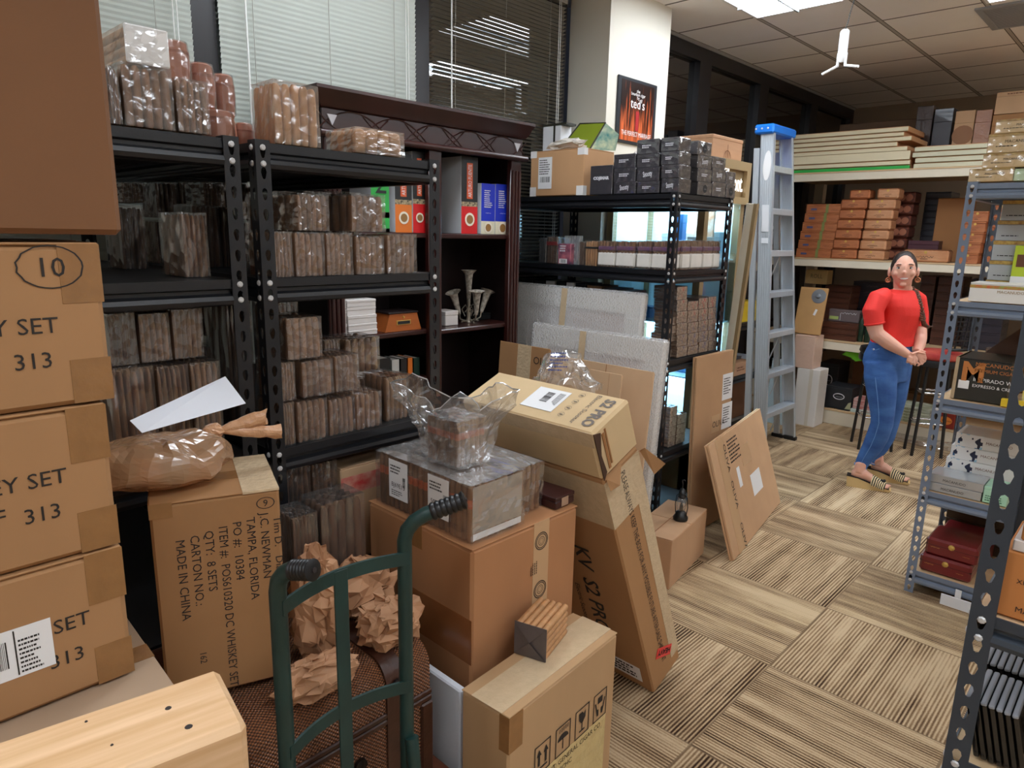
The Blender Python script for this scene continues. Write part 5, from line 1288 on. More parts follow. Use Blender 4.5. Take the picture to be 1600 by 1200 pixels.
cols = [((1058, 1074), (540, 522, 504, 486, 468, 447)), ((1075, 1091), (540, 520, 503, 484, 470)), ((1092, 1106), (533, 517, 500, 482, 465)), ((1107, 1119), (532, 515, 498, 480, 463))]
for ci, ((x0, x1), tops) in enumerate(cols):
    zb = z3
    for ri, yt in enumerate(tops):
        lo, rz, dm = place('X', (x0, yt, x1, 556 if ri == 0 else tops[ri-1]), RX-.02, .14, zb)
        flat('flat net-ended cigar bundle, %s layer up, %s column behind the corner post' % (ORD[ri], ORD[ci]), lo, rz, (dm[0]*.97, .14, dm[2]-.002), ri > 3); zb += dm[2]-.001
for i, (q, dk, dp) in enumerate([((1001, 516, 1040, 530), 0, .12), ((1001, 503, 1040, 515), 0, .12), ((1014, 490, 1046, 502), 0, .10), ((1026, 476, 1048, 489), 1, .10), ((1027, 463, 1048, 475), 1, .10)]):
    lo, rz, dm = place('Y', q, FY+.03, dp, None)
    if i == 0: zz_ = z3+.10
    flat('flat cigar bundle left of the corner post, %s from below' % ORD[i] if 0 else 'flat cigar bundle beside the bubble wrap, %s from the bottom' % ORD[i], (lo.x, lo.y, 0), rz+pi/2, (dp*.78, dm[0]*.85, .042), bool(dk)).location = (lo.x, lo.y, z3+.036*0+.0435*i)
for ci, (x0, x1) in enumerate([(1047, 1058), (1059, 1073)]):
    zb = rz4+.002
    for ri in range(4 if ci == 0 else 3):
        lo, rz, dm = place('X', (x0, 640, x1, 660), RX-.03, .13, zb)
        flat('flat cigar bundle on the low shelf behind the upright carton, %s layer up, %s column' % (ORD[ri], ORD[ci]), lo, rz, (dm[0]*.96, .13, .055), False, 'flat bundles on the low shelf'); zb += .056
# dim boxes under the second level behind the frames
for i, (a, c_, m_) in enumerate([(815, 832, PB), (834, 850, PB), (852, 866, WBX), (868, 882, PB), (884, 896, WBX), (898, 914, PB), (916, 940, CIG), (942, 964, GRB), (966, 984, GRB)]):
    lo, rz, dm = place('Y', (a, 450, c_, 486), FY+.10, .16, z3); dm = (dm[0]*.94, .16, (at(900, 442 if i < 6 else 432+i*2, Y=FY+.1).z-z3))
    r = thing('small_carton', 'dim small carton on the third level behind the bubble wrap, %s from the bookcase' % ORD[i], 'box', lo, rz, 'small cartons behind the bubble wrap')
    obj('body', MB().box((-dm[0]/2, -.08, 0), (dm[0]/2, .08, dm[2]*.8), .002), m_, r); obj('lid', MB().box((-dm[0]/2-.001, -.081, dm[2]*.8), (dm[0]/2+.001, .081, dm[2]), .002), m_, r)
# ---------------------------------------------------------------- bubble-wrapped frames and card sheets leaning on the rack
BUB = film('bubble wrap', gloss=.16, milk=.42, rough=.2, bump=1.0, bs=110)


def leaning(name, label, cat, p0, p1, zt_, yb, yt, t, zb=0.0, rz=0):
    """upright slab between x = p0 and p1 whose foot is at y = yb and head at y = yt; returns (root, width, height)"""
    h = math.hypot(zt_-zb, yt-yb); a = math.atan2(yt-yb, zt_-zb); w = p1-p0
    M_ = Matrix.Translation(((p0+p1)/2, yb, zb)) @ Matrix.Rotation(-a, 4, 'X')
    return thing(name, label, cat, M=M_), w, h


for (lab, x0, x1, zt_, yb, yt) in (('bubble-wrapped pale picture frame at the back, against the rack', at(812, 445, Y=2.96).x+.0, at(1008, 462, Y=2.96).x, at(910, 453, Y=2.96).z, 2.86, 2.975), ('bubble-wrapped picture frame in front, next to the card sheets', at(812, 500, Y=2.76).x+.12, at(1040, 538, Y=2.76).x, at(930, 520, Y=2.76).z, 2.70, 2.78)):
    r, w, h = leaning('wrapped_picture', lab, 'picture', x0, x1, zt_, yb, yt, .04, 0.0 if yb > 2.8 else .254)
    f = .10; b = MB().box((-w/2, -.03, 0.003), (-w/2+f, 0, h)).box((w/2-f, -.03, 0.003), (w/2, 0, h)).box((-w/2+f, -.03, h-f), (w/2-f, 0, h)).box((-w/2+f, -.03, 0.003), (w/2-f, 0, f))
    obj('frame', b, mat('pale frame wood', (238, 232, 222), .5), r); obj('picture', MB().box((-w/2+f, -.018, f), (w/2-f, -.006, h-f)), mat('faint picture print', (240, 238, 234), .4, c2=(206, 168, 146), vs=2.4, st=(.6, 1, 2)), r)
    obj('bubble_wrap', MB().box((-w/2-.012, -.042, 0), (w/2+.012, .008, h+.012), .012), BUB, r)
    obj('tape_strip', MB().box((-w*.1, -.0435, 0), (-w*.1+.04, -.0425, h)), CTAPE, r)
for (lab, xa, xb, ytop, yb, yt, m_, pr) in (('big folded kraft sheet behind the scooter cartons', (845, 560), (1025, 570), None, 2.42, 2.52, KRAFTL, 0), ('kraft sheet with strip of tape beside the bookcase', (785, 530), (862, 548), None, 2.30, 2.375, KRAFT, 1), ('small kraft sheet propped against the big folded one', (925, 590), (975, 572), None, 2.30, 2.38, KRAFTL, 0)):
    ym = yt; x0, x1 = at(*xa, Y=ym).x, at(*xb, Y=ym).x; zt_ = (at(*xa, Y=ym).z+at(*xb, Y=ym).z)/2
    r, w, h = leaning('cardboard_sheet', lab, 'cardboard', x0, x1, zt_, yb, yt, .012)
    obj('board', MB().box((-w/2, -.014, 0.002), (w/2, -.008, h), .001).box((-w/2+.004, -.006, 0.002), (w/2-.002, 0, h-.006), .001), m_, r); obj('fold_line', MB().box((w*.12, -.0146, 0.01), (w*.125, -.014, h-.002)), KRAFTD, r)
    if pr: obj('tape_strip', MB().box((-w*.12, -.0152, .01), (w*.15, -.0142, h)), CTAPE, r); text(r, 'OLIVA', .05, frame((w*.2, -.0155, h-.08), (1, 0, 0), (0, 0, 1)), INK)
# ---------------------------------------------------------------- flat cartons on the aisle side


def slab4(name, label, P, t, m):
    """flat carton on 4 corners (lower a, lower b, upper b, upper a)"""
    x = (P[1]-P[0]); y = (P[3]-P[0]); M_ = frame(P[0], x, y); w = x.length; h = (y-x.normalized()*y.dot(x.normalized())).length
    r = thing(name, label, 'carton', M=M_, group='flattened cartons by the middle rack')
    obj('board', MB().box((0, 0, -t), (w, h, -t*.55), .001).box((.002, .003, -t*.45), (w-.002, h-.002, 0), .001), m, r); return r, w, h


ox = RX+.055
P = [Vector((ox+.02, at(1083, 700, X=ox).y, .003)), Vector((ox+.02, at(1147, 600, X=ox).y, .003)), Vector((ox-.02, at(1147, 540, X=ox).y, at(1147, 540, X=ox).z)), Vector((ox-.02, at(1083, 560, X=ox).y, at(1085, 562, X=ox).z))]
FLATM = card('flat kraft carton', (194, 154, 116))
r, w, h = slab4('flat_carton', 'tall flattened carton standing against the rack with two white labels', P, .024, FLATM)
for (u, v) in ((.72, .72), (.74, .55)): lb_ = obj('shipping_label', MB().box((0, 0, 0), (.12, .15, .001)), WHITE, r, M=Matrix.Translation((w*u, h*v, .0005))); obj('printed_text', lines(.09, .1, 7), INK, lb_, M=Matrix.Translation((.012, .03, .0015)))
for v in (.30, .55): obj('tape_patch', MB().box((w*.45, h*v, .0003), (w*.68, h*v+.10, .0012)), mat('tan printed tape', 0), r); text(r, 'OLIVA', .05, Matrix.Translation((w*.48, h*v+.03, .002)), INK)
obj('printed_text', lines(.12, .3, 14), INK, r, M=Matrix.Translation((w*.7, h*.2, .0012)))
P = [Vector(at(1147, 877, Z=.003)), Vector(at(1220, 785, Z=.003)), None, None]
ux_ = (P[1]-P[0]); P[3] = at(1080, 716, X=-1.55); P[2] = P[3]+ux_
FLATC = card('clean flat carton', (204, 164, 126))
r, w, h = slab4('flat_carton', 'flattened carton leaning low on the floor with a taped seam and white square', P, .024, FLATC)
obj('tape_strip', MB().box((w*.10, 0, .0003), (w*.22, h, .0012)), mat('tan printed tape', 0), r)
for v in (.12, .5, .83): text(r, 'OLIVA', .055, Matrix.Translation((w*.20, h*(v+.10), .0022)) @ Matrix.Rotation(-pi/2, 4, 'Z'), INK)
obj('white_square', MB().box((w*.53, h*.30, .0004), (w*.72, h*.50, .0014)), WHITE, r); obj('white_strip', MB().box((w*.33, h*.48, .0004), (w*.38, h*.66, .0014)), WHITE, r); obj('tape_patch', MB().box((w*.46, h*.62, .0004), (w*.62, h*.80, .0012)), mat('tan printed tape', 0), r)
obj('printed_text', lines(w*.2, h*.22, 7), INK, r, M=Matrix.Translation((w*.27, h*.72, .0012)))
# ---------------------------------------------------------------- lit display cabinet
DY, DXl, DXr, DY1 = 3.66, -2.68, -2.0, 4.14; DT = at(1140, 250, X=DXr).z
dc = thing('display_cabinet', 'beige glass display cabinet lit inside, with a white neon script header', 'display cabinet', (DXr, DY, 0), 0)
BEI = mat('beige cabinet frame', (150, 128, 92), .5, var=.1); W_ = DXr-DXl; D_ = DY1-DY; zH = at(1140, 318, X=DXr).z
for (x, y) in ((0, 0), (-W_, 0), (0, D_), (-W_, D_)):
    sx = -1 if x == 0 else 1; sy_ = 1 if y == 0 else -1
    obj('corner_post', MB().box((min(x, x+sx*.045), min(y, y+sy_*.045), 0), (max(x, x+sx*.045), max(y, y+sy_*.045), DT)), BEI, dc)
obj('plinth', MB().box((-W_, 0, 0), (0, D_, .35)), BEI, dc)
hd = obj('header', MB().box((-W_, 0, zH), (0, D_, DT)), BEI, dc)
b = MB().box((0, 0, zH), (.025, .05, DT)).box((0, D_-.05, zH), (.025, D_, DT)).box((0, .05, DT-.05), (.025, D_-.05, DT)).box((0, .05, zH), (.025, D_-.05, zH+.04)); obj('sign_frame', b, mat('pale sign frame', (176, 152, 112), .5), dc)
NEON = mat('white neon tube', (255, 255, 255), .5, emit=(255, 255, 255), es=2.2)
text(dc, 'mont.', .14, frame((.004, D_*.52, zH+.075), (0, 1, 0), (0, 0, 1)), NEON, bold=.001, name='neon_script', w=D_*.36); text(dc, 'Bel', .10, frame((.004, D_*.24, zH+.17), (0, 1, 0), (0, 0, 1)), NEON, bold=.001, name='neon_script')
CASEW = mat('white cabinet lining', (226, 240, 244), .4)
obj('back_panel', MB().box((-W_+.046, D_-.02, .35), (-.046, D_-.01, zH)).box((-W_+.01, .046, .35), (-W_+.02, D_-.046, zH)), CASEW, dc)
gz = [.36, rz3-.22, rz3+.10, rz2+.03]
for z in gz: obj('glass_shelf', MB().box((-W_+.05, .02, z), (-.02, D_-.03, z+.008)), mat('frosted glass shelf', (190, 220, 228), .15), dc)
LEDM = mat('cold cabinet lamp', (255, 255, 255), .5, emit=(218, 238, 255), es=11)
obj('lamp_strip', MB().box((-W_+.06, .03, zH-.012), (-.05, D_-.04, zH-.004)), LEDM, dc); obj('lamp_strip', MB().box((-W_+.06, .05, gz[2]-.012), (-.05, D_-.05, gz[2]-.004)), LEDM, dc); obj('lamp_strip', MB().box((-W_+.06, .05, gz[1]-.012), (-.05, D_-.05, gz[1]-.004)), LEDM, dc)
PANE = film('cabinet glass', tint=(225, 242, 248), gloss=.10, milk=.0, bump=0, rough=.02)
obj('glass_pane', MB().box((-W_+.046, .004, .352), (-.046, .008, zH-.001)), PANE, dc); obj('glass_pane', MB().box((-.008, .046, .352), (-.004, D_-.046, zH-.001)), PANE, dc)
BLU = mat('blue carton', (70, 130, 190), .4); IVO = mat('ivory carton', (236, 228, 214), .5)
dsp = [((952, 470, 985, 0), .12, .10, gz[3], WBX, 'white carton'), (None,) * 6]
for i, (x, y, w, d, h, z, m_, lab) in enumerate([(-.50, .20, .16, .12, .09, gz[3], CIGD, 'dark cigar stack'), (-.30, .24, .17, .12, .15, gz[3], IVO, 'ivory box'), (-.22, .12, .055, .05, .26, gz[3], BLU, 'tall blue tube'), (-.14, .26, .13, .02, .29, gz[3], mat('orange dotted card', (236, 222, 204), .5, c2=(220, 150, 100), vs=30), 'dotted leaning card'), (-.08, .12, .12, .10, .13, gz[3], WBX, 'white box with a blue front'), (-.10, .34, .09, .08, .16, gz[3], mat('pale blue carton', (160, 200, 220), .4), 'pale blue box'), (-.46, .18, .15, .10, .07, gz[2], BLU, 'blue box'), (-.26, .18, .12, .1, .10, gz[2], mat('pale blue carton', 0), 'light blue box'), (-.12, .30, .18, .14, .06, gz[2], mat('navy carton', (60, 90, 120), .4), 'navy flat box'), (-.30, .2, .2, .15, .08, gz[1], WBX, 'white low box'), (-.12, .2, .14, .12, .12, gz[1], BLU, 'blue low box')]):
    r = thing('display_box', '%s inside the lit display cabinet%s' % (lab, ', upper shelf' if z == gz[3] else ', middle shelf' if z == gz[2] else ', lower shelf'), 'box', (DXr+x, DY+y, z+.0095), 0, 'boxes in the display cabinet')
    obj('body', MB().box((-w/2, -d/2, 0), (w/2, d/2, h*.8), .002), m_, r); obj('lid', MB().box((-w/2-.001, -d/2-.001, h*.8), (w/2+.001, d/2+.001, h), .002), m_, r)
lo, rz, dm = place('X', (1113, 214, 1160, 247), DXr-.02, .24, DT+.002)
wbx = thing('wooden_box', 'pale wooden box with a printed stamp on top of the display cabinet', 'box', lo, rz); w, d, h = dm
PWD = mat('pale pink wood', (206, 160, 124), .5, var=.12, vs=5, st=(1, 8, 8))
obj('body', MB().box((-w/2, -d/2, 0), (w/2, d/2, h*.85), .002), PWD, wbx); obj('lid', MB().box((-w/2-.002, -d/2-.002, h*.85), (w/2+.002, d/2+.002, h), .002), PWD, wbx)
b = MB(); P = [Vector((h*.34*cos(a), h*.34*sin(a), 0)) for a in [k*pi/12 for k in range(13)]]
for k in range(12): b.add([P[k]*.93, P[k+1]*.93, P[k+1], P[k]], [(0, 1, 2, 3)]); 
b.box((-.002, 0, 0), (.002, h*.6, .0003)).box((-h*.17, 0, 0), (-h*.15, h*.28, .0003)).box((h*.15, 0, 0), (h*.17, h*.28, .0003)); obj('stamp_print', b, mat('brown ink', (110, 66, 40), .6), wbx, M=FR(w, d, h, w*.5, h*.08))
# narrow cream panel leaning at the rack's far post
pl = thing('cream_plank', 'long narrow cream plank with a wooden back leaning beside the rack', 'plank', M=frame((RX-.10, RY1+.145, .003), (1, 0, 0), (0.0, 0, 1)) @ Matrix.Rotation(-.058, 4, 'Z'))
ph_ = at(1168, 316, X=RX+.06).z
obj('cream_face', MB().box((0, 0, -.03), (.042, ph_, 0), .002), CREAM, pl); obj('wood_back', MB().box((.0425, 0, -.03), (.062, ph_, 0), .001), BEI, pl)
# ---------------------------------------------------------------- stepladder
ALU = mat('ribbed aluminium', (206, 214, 222), .32, metal=.5, var=.12, vs=30, st=(6, 6, .2)); LBL = mat('ladder blue plastic', (24, 116, 214), .35)
ld_ = thing('stepladder', 'tall aluminium stepladder with a blue top cap standing by the dark windows', 'ladder', (-2.07, 5.305, 0))
LH, LXT = 2.43, -.215
lean = lambda z: LXT*z/LH
for s_ in (-1, 1):
    yb = s_*.295; yt = -.215 if s_ < 0 else .125; b = MB()
    def rl(x0, x1, y0, y1, z0=.03, z1=LH-.05):
        q = []
        for z in (z0, z1):
            yc = yb+(yt-yb)*z/LH; q.append([(lean(z)+x0, yc+y0*s_, z), (lean(z)+x1, yc+y0*s_, z), (lean(z)+x1, yc+y1*s_, z), (lean(z)+x0, yc+y1*s_, z)])
        b.loft(q)
    rl(-.100, 0, -.003, .003); rl(-.006, 0, -.028, .003); rl(-.100, -.094, -.028, .003)
    for k in range(6): rl(-.094+k*.017, -.086+k*.017, .003, .0055)
    obj('front_rail', b, ALU, ld_); b = MB()
    for z0, z1 in ((.03, LH-.15),):
        q = []
        for z in (z0, z1):
            yc = yb*1.0+(yt-yb)*z/LH; xo = -.125-.03*(1-z/LH); q.append([(lean(z)+xo-.022, yc-.022*s_, z), (lean(z)+xo+.022, yc-.022*s_, z), (lean(z)+xo+.022, yc+.004*s_, z), (lean(z)+xo-.022, yc+.004*s_, z)])
        b.loft(q)
    obj('rear_rail', b, ALU, ld_)
    for x in (-.042, -.148): obj('rubber_foot', MB().box((x-.05, min(yb-.03*s_, yb+.012*s_), 0), (x+.05, max(yb-.03*s_, yb+.012*s_), .032), .005), RUB, ld_)
for i in range(1, 8):
    z = i*.305+.02; yl, yr = -.289+.08*z/LH, .289-.17*z/LH
    sp_ = obj('step', MB().box((lean(z)-.086, yl, z-.045), (lean(z)+.004, yr, z-.004), .002), ALU, ld_)
    b = MB()
    for k in range(5): b.box((lean(z)-.075+k*.016, yl, z-.004), (lean(z)-.066+k*.016, yr, z))
    obj('tread_rib', b, ALU, sp_)
for i in (1, 2, 3, 5):
    z = i*.305+.02; yc = .265-.16*z/LH
    obj('brace', MB().tube([(lean(z)-.09, -yc+.03, z-.05), (lean(z)-.15, yc-.2, z-.26)], .005, 6), ALU, ld_, 50); obj('brace', MB().tube([(lean(z)-.09, yc-.03, z-.05), (lean(z)-.15, yc-.05, z-.26)], .005, 6), ALU, ld_)
zc_ = LH; xc_ = lean(LH)
obj('top_cap', MB().box((xc_-.135, -.25, zc_-.055), (xc_+.012, .16, zc_+.012), .012), LBL, ld_)
obj('cap_tray', MB().box((xc_-.10, -.17, zc_+.012), (xc_-.03, .09, zc_+.018), .003), mat('dark blue plastic', (14, 60, 130), .4), ld_)
for k in range(3): obj('rivet', RVM, None, ld_, M=Matrix.Translation((xc_-.12+k*.045, -.2505, zc_-.02)) @ Matrix.Rotation(pi/2, 4, 'X'), scale=(1, 1, 1))
obj('pail_shelf', MB().box((xc_-.135, -.10, zc_-.42), (xc_-.118, .06, zc_-.06), .004), mat('deep blue plastic', (20, 70, 190), .4), ld_)
b = MB(); n = 22; P = [(.030*cos(2*pi*k/n), .105*sin(2*pi*k/n)) for k in range(n)]
zo = at(1197, 258, Y=5.04).z; obj('oval_label', MB().prism([(lean(zo)-.042+x, -.295+.08*zo/LH-.008, zo+y) for x, y in P], (0, -.001, 0)), WHITE, ld_, rot=(0, 0, 0), loc=(0, -.0, 0))
for q in ((1188, 320, 1203, 362), (1189, 372, 1203, 380)):
    z0, z1 = at(1196, q[3], Y=5.05).z, at(1196, q[1], Y=5.05).z; xm = lean((z0+z1)/2)
    yl = -.295+.08*(z0+z1)/2/LH-.0075
    obj('paper_label', MB().prism([(lean(z0)-.07, yl-.003, z0), (lean(z0)-.018, yl-.003, z0), (lean(z1)-.018, yl+.001, z1), (lean(z1)-.07, yl+.001, z1)], (0, -.001, 0)), WHITEB, ld_)
# ---------------------------------------------------------------- dark rack behind the ladder
KX, KY0, KY1 = -2.55, 4.75, 5.9
kz = [at(1160, 425, X=KX).z, at(1160, 505, X=KX).z, at(1160, 586, X=KX).z, .09]
rack('dark rack against the windows behind the stepladder', KX-.42, KX, KY0, KY1, 1.9, [1.86]+kz, BLK, mat('worn grey shelf board', (120, 112, 104), .6, var=.3, vs=8))
YEL = mat('yellow board', (228, 196, 48), .45)


def boxX(label, q, P_, D, m, zb=None, name='small_box', cat='box', grp=None, deco=None, c=.002, lidf=.8):
    lo, rz, dm = place('X', q, P_, D, zb); return bx_(label, lo, rz, dm, m, name, cat, grp, deco, c, lidf)


def boxY(label, q, P_, D, m, zb=None, name='small_box', cat='box', grp=None, deco=None, c=.002, lidf=.8):
    lo, rz, dm = place('Y', q, P_, D, zb); return bx_(label, lo, rz, dm, m, name, cat, grp, deco, c, lidf)


def bx_(label, lo, rz, dm, m, name, cat, grp, deco, c, lidf):
    w, d, h = dm; r = thing(name, label, cat, lo, rz, grp)
    if lidf < 1:
        obj('body', MB().box((-w/2, -d/2, 0), (w/2, d/2, h*lidf-.0006), c), m, r); obj('lid', MB().box((-w/2, -d/2, h*lidf), (w/2, d/2, h), c), m, r)
    else: obj('body', MB().box((-w/2, -d/2, 0), (w/2, d/2, h), c), m, r)
    if deco: deco(r, w, d, h)
    return r


boxX('bright yellow box on the dark rack behind the stepladder', (1157, 471, 1182, 497), KX-.02, .16, YEL, kz[1]+.002)
boxX('plain kraft carton piece under the yellow box level', (1165, 508, 1192, 542), KX-.06, .05, KRAFTD, kz[2]+.12, lidf=1) if 0 else None
carton('upright kraft carton on the dark rack under the yellow box', (KX-.29, at(1180, 545, X=KX).y-.16, kz[2]+.002), pi/2, (.30, .2, .30), KRAFTD, tape=False)
boxX('grey carton beside the small printed wooden box', (1158, 555, 1168, 570), KX-.12, .12, mat('blue grey board', (150, 158, 170), .6), kz[2]+.002)
boxX('small printed wooden box at the rack edge beside the stepladder', (1146, 566, 1172, 586), KX-.01, .09, PWD, kz[2]+.002, deco=lambda r, w, d, h: obj('printed_text', lines(w*.6, h*.4, 2), mat('brown ink', 0), r, M=FR(w, d, h, w*.2, h*.3)))
carton('brown carton on the lowest level of the dark rack', (KX-.20, at(1160, 640, X=KX).y-.02, kz[3]+.002), pi/2, (.42, .3, .34), mat('deep brown board', (110, 72, 44), .8), tape=False)
boxX('cream card box with a round mark on the dark rack', (1170, 410, 1184, 424), KX-.03, .08, mat('buff card', (214, 190, 140), .5), kz[0]+.002)
for i in range(5):
    a = 1150+i*10
    boxX('reddish cigar box on the upper levels behind the stepladder, %s from the leaning panel' % ORD[i], (a, 352, a+9, 376), KX-.10, .2, (CEDAR, mat('red brown wood', 0))[i % 2], kz[0]+.16 if 0 else kz[0]+.002, 'cigar_box', 'cigar box', 'boxes behind the stepladder') if i not in (2, 3) else None
fp = leaning('foam_poster', 'pale blue foam poster with handwriting behind the stepladder', 'poster', at(1200, 600, Y=6.0).x, at(1232, 600, Y=6.0).x, at(1215, 562, Y=6.0).z, 5.98, 6.06, .01)
r, w, h = fp; obj('board', MB().box((-w/2, -.01, .002), (w/2, 0, h)), mat('pale blue foam', (190, 214, 226), .6), r)
for k in range(3): obj('handwriting', squig(w*.5), INK, r, M=frame((w*(-.1+.12*k), -.0115, h*.38), (.2, 0, -1), (1, 0, .2)))
# ---------------------------------------------------------------- cream timber shelving along the back
SY = 6.37; SX0, SX1 = -2.90, 1.30; SD = 1.3
bz = [at(1237, 271, Y=SY).z, at(1243, 402, Y=SY).z, at(1273, 528.5, Y=SY).z, .135]
bb = [at(1237, 284.5, Y=SY).z, at(1243, 415, Y=SY).z, at(1273, 543, Y=SY).z, .0]
sh_ = thing('timber_shelving', 'cream painted timber shelving along the back wall', 'shelving', (0, SY, 0))
for z, zl_ in zip(bz, bb):
    bm_ = obj('front_beam', MB().box((SX0, 0, zl_), (SX1, .038, z-.012), .003), CREAM, sh_)
    obj('plywood_deck', MB().box((SX0, -.004, z-.012), (SX1, SD, z), .001), PLY, sh_)
for x in (SX0+.045, SX1-.045, (SX0+SX1)/2):
    for y in ((SD-.045,) if x not in (SX0+.045, SX1-.045) else (.09, SD-.045)): obj('post', MB().box((x-.045, y-.045, 0), (x+.045, y+.045, bz[0]-.012)), CREAM, sh_)
# boards on the top deck
BSD = mat('board side', (196, 148, 104), .6); BFR = mat('cream board edge', (226, 214, 180), .55); GRNB = mat('green board edge', (40, 170, 70), .5)
BY = SY+.02
bl = [(1421, 254, 260.5), (1421.5, 244.5, 252), (1421.5, 228.5, 242.5), (1417.7, 219, 226.5), (1402, 211.5, 219), (1424.7, 201, 208.5), (1413, 194, 201), (1420, 183, 191)]
zb = bz[0]+.001
for i, (px, ya, yb) in enumerate(bl):
    xr = at(px, yb, Y=BY).x; t = at(px, ya, Y=BY).z-at(px, yb, Y=BY).z
    n_ = 'lowest, green-edged|second|third, double-thick|fourth|fifth, shortest|sixth, longest|seventh|topmost'.split('|')[i]
    r = thing('panel_board', '%s cream-edged board of the tall pile on the timber shelving' % n_, 'board', (xr, BY, zb), 0, 'boards on the top deck')
    obj('front_edge', MB().box((-2.96-xr, 0, .001), (0, .02, t-(.001 if i == 2 else .007)), .002), GRNB if i == 0 else BFR, r); obj('panel', MB().box((-2.96-xr, .0201, 0), (-.002, .50, t), .002), BSD, r)
    zb += t+.0008+ (.008 if i in (0, 1, 2, 4, 5, 6) else .001)*0+.0005
zb = bz[0]+.001
for i, (px, ya, yb) in enumerate([(1424, 252, 260), (1426.5, 242.5, 251), (1422.5, 233.5, 242), (1426, 225, 233)]):
    x0 = at(px, yb, Y=BY).x+.015; t = at(px, ya, Y=BY).z-at(px, yb, Y=BY).z
    r = thing('panel_board', '%s board of the short pile beside the tall pile on the timber shelving' % ('lowest', 'second', 'third', 'topmost')[i], 'board', (x0, BY, zb), 0, 'boards on the top deck')
    obj('front_edge', MB().box((0, 0, .001), (1.1, .02, t-.007), .002), mat('pale green-grey board edge', (204, 200, 172), .55), r); obj('panel', MB().box((.002, .0201, 0), (1.098, .38, t), .002), BSD, r); zb += t+.0013
tz = bz[0]+.002
lo_w = lambda r, w, d, h: (obj('printed_text', lines(w*.6, h*.2, 3), mat('brown ink', 0), r, M=FR(w, d, h, w*.2, h*.2)), obj('round_mark', MB().lathe([(h*.16, 0), (h*.16, .0006)], (0, 0, 0), 16, FR(w, d, h, w*.5, h*.6)), mat('faint print', (150, 108, 76), .6), r))
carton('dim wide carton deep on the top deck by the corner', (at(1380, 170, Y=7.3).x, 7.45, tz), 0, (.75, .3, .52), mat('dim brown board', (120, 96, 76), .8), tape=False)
boxY('dark film-wrapped carton on the top deck behind the board pile', (1432, 166, 1457, 205), 6.95, .3, mat('dark wrapped carton', (70, 56, 52), .35, bump=.4, bs=30), tz)
boxY('black film-wrapped carton on the top deck beside the kraft one', (1459, 170, 1488, 210), 6.95, .3, BKB, tz)
boxY('kraft carton with a round printed mark on the top deck', (1491, 173, 1521, 221), 6.85, .3, KRAFTL, tz, 'cardboard_carton', 'carton', deco=lo_w)
boxY('film-wrapped kraft carton beside the round-marked one', (1523, 172, 1548, 221), 6.85, .3, mat('wrapped kraft', (170, 120, 90), .25, bump=.5, bs=30), tz, 'cardboard_carton', 'carton')
r_ = boxY('plain kraft carton at the lower end of the top deck', (1549, 178, 1608, 221), 6.80, .4, KRAFT, tz, 'cardboard_carton', 'carton')
zt3 = r_.location.z+(at(1575, 178, Y=6.8).z-tz)+.003
boxY('big kraft carton stacked highest under the ceiling', (1556, 141, 1640, 178), 6.80, .4, KRAFTL, zt3, 'cardboard_carton', 'carton', deco=lambda r, w, d, h: obj('printed_text', lines(w*.4, h*.1, 1), mat('brown ink', 0), r, M=FR(w, d, h, w*.2, h*.85)))
# cedar boxes on the second deck
def cedar_deco(col=INK):
    def f(r, w, d, h):
        obj('gold_mark', MB().lathe([(h*.12, 0), (h*.12, .0006)], (0, 0, 0), 10, FR(w, d, h, w*.5, h*.78)), GOLD, r); obj('script_print', squig(w*.38), col, r, M=FR(w, d, h, w*.30, h*.42, .0016)); obj('printed_text', lines(w*.2, h*.12, 1), col, r, M=FR(w, d, h, w*.4, h*.18))
    return f


CED2 = mat('pale cedar box', (200, 150, 112), .35, c2=(178, 120, 80), vs=5, st=(2, 8, 8)); z2_ = bz[1]+.002
BLUI = mat('blue label', (70, 78, 120), .5); GRNT = mat('green seal strip', (120, 128, 70), .5)


def stack(n, x0, x1, y0, yb, Yp, D, m, lab, deco, c=.012, name='cedar_cigar_box', drift=0.0, grp='cedar boxes on the second deck', zb=None, step=None):
    """n boxes between pixel rows y0 (top) and yb (bottom); drift: pixel shift to the right per layer up"""
    z = zb or z2_; H_ = at((x0+x1)/2, y0, Y=Yp).z-z; h = H_/n
    for i in range(n):
        a = at(x0+drift*i, yb, Y=Yp).x; b_ = at(x1+drift*i, yb, Y=Yp).x
        bx_('%s, %s from the bottom' % (lab, ORD[i]), Vector(((a+b_)/2, Yp+D/2, z)), 0, (b_-a-.004, D, h-.001), m, name, 'cigar box', grp, deco, min(c, h*.3), .99 if c > .005 else .82); z += h
    return z


def seal_deco(r, w, d, h):
    obj('blue_label', MB().box((0, 0, 0), (w*.17, h*.22, .0006)), BLUI, r, M=FR(w, d, h, w*.14, h*.32)); obj('seal_strip', MB().box((w*.06, -d/2-.001, 0), (w*.14, -d/2, h)), GRNT, r); obj('script_print', squig(w*.2), INK, r, M=FR(w, d, h, w*.7, h*.35))


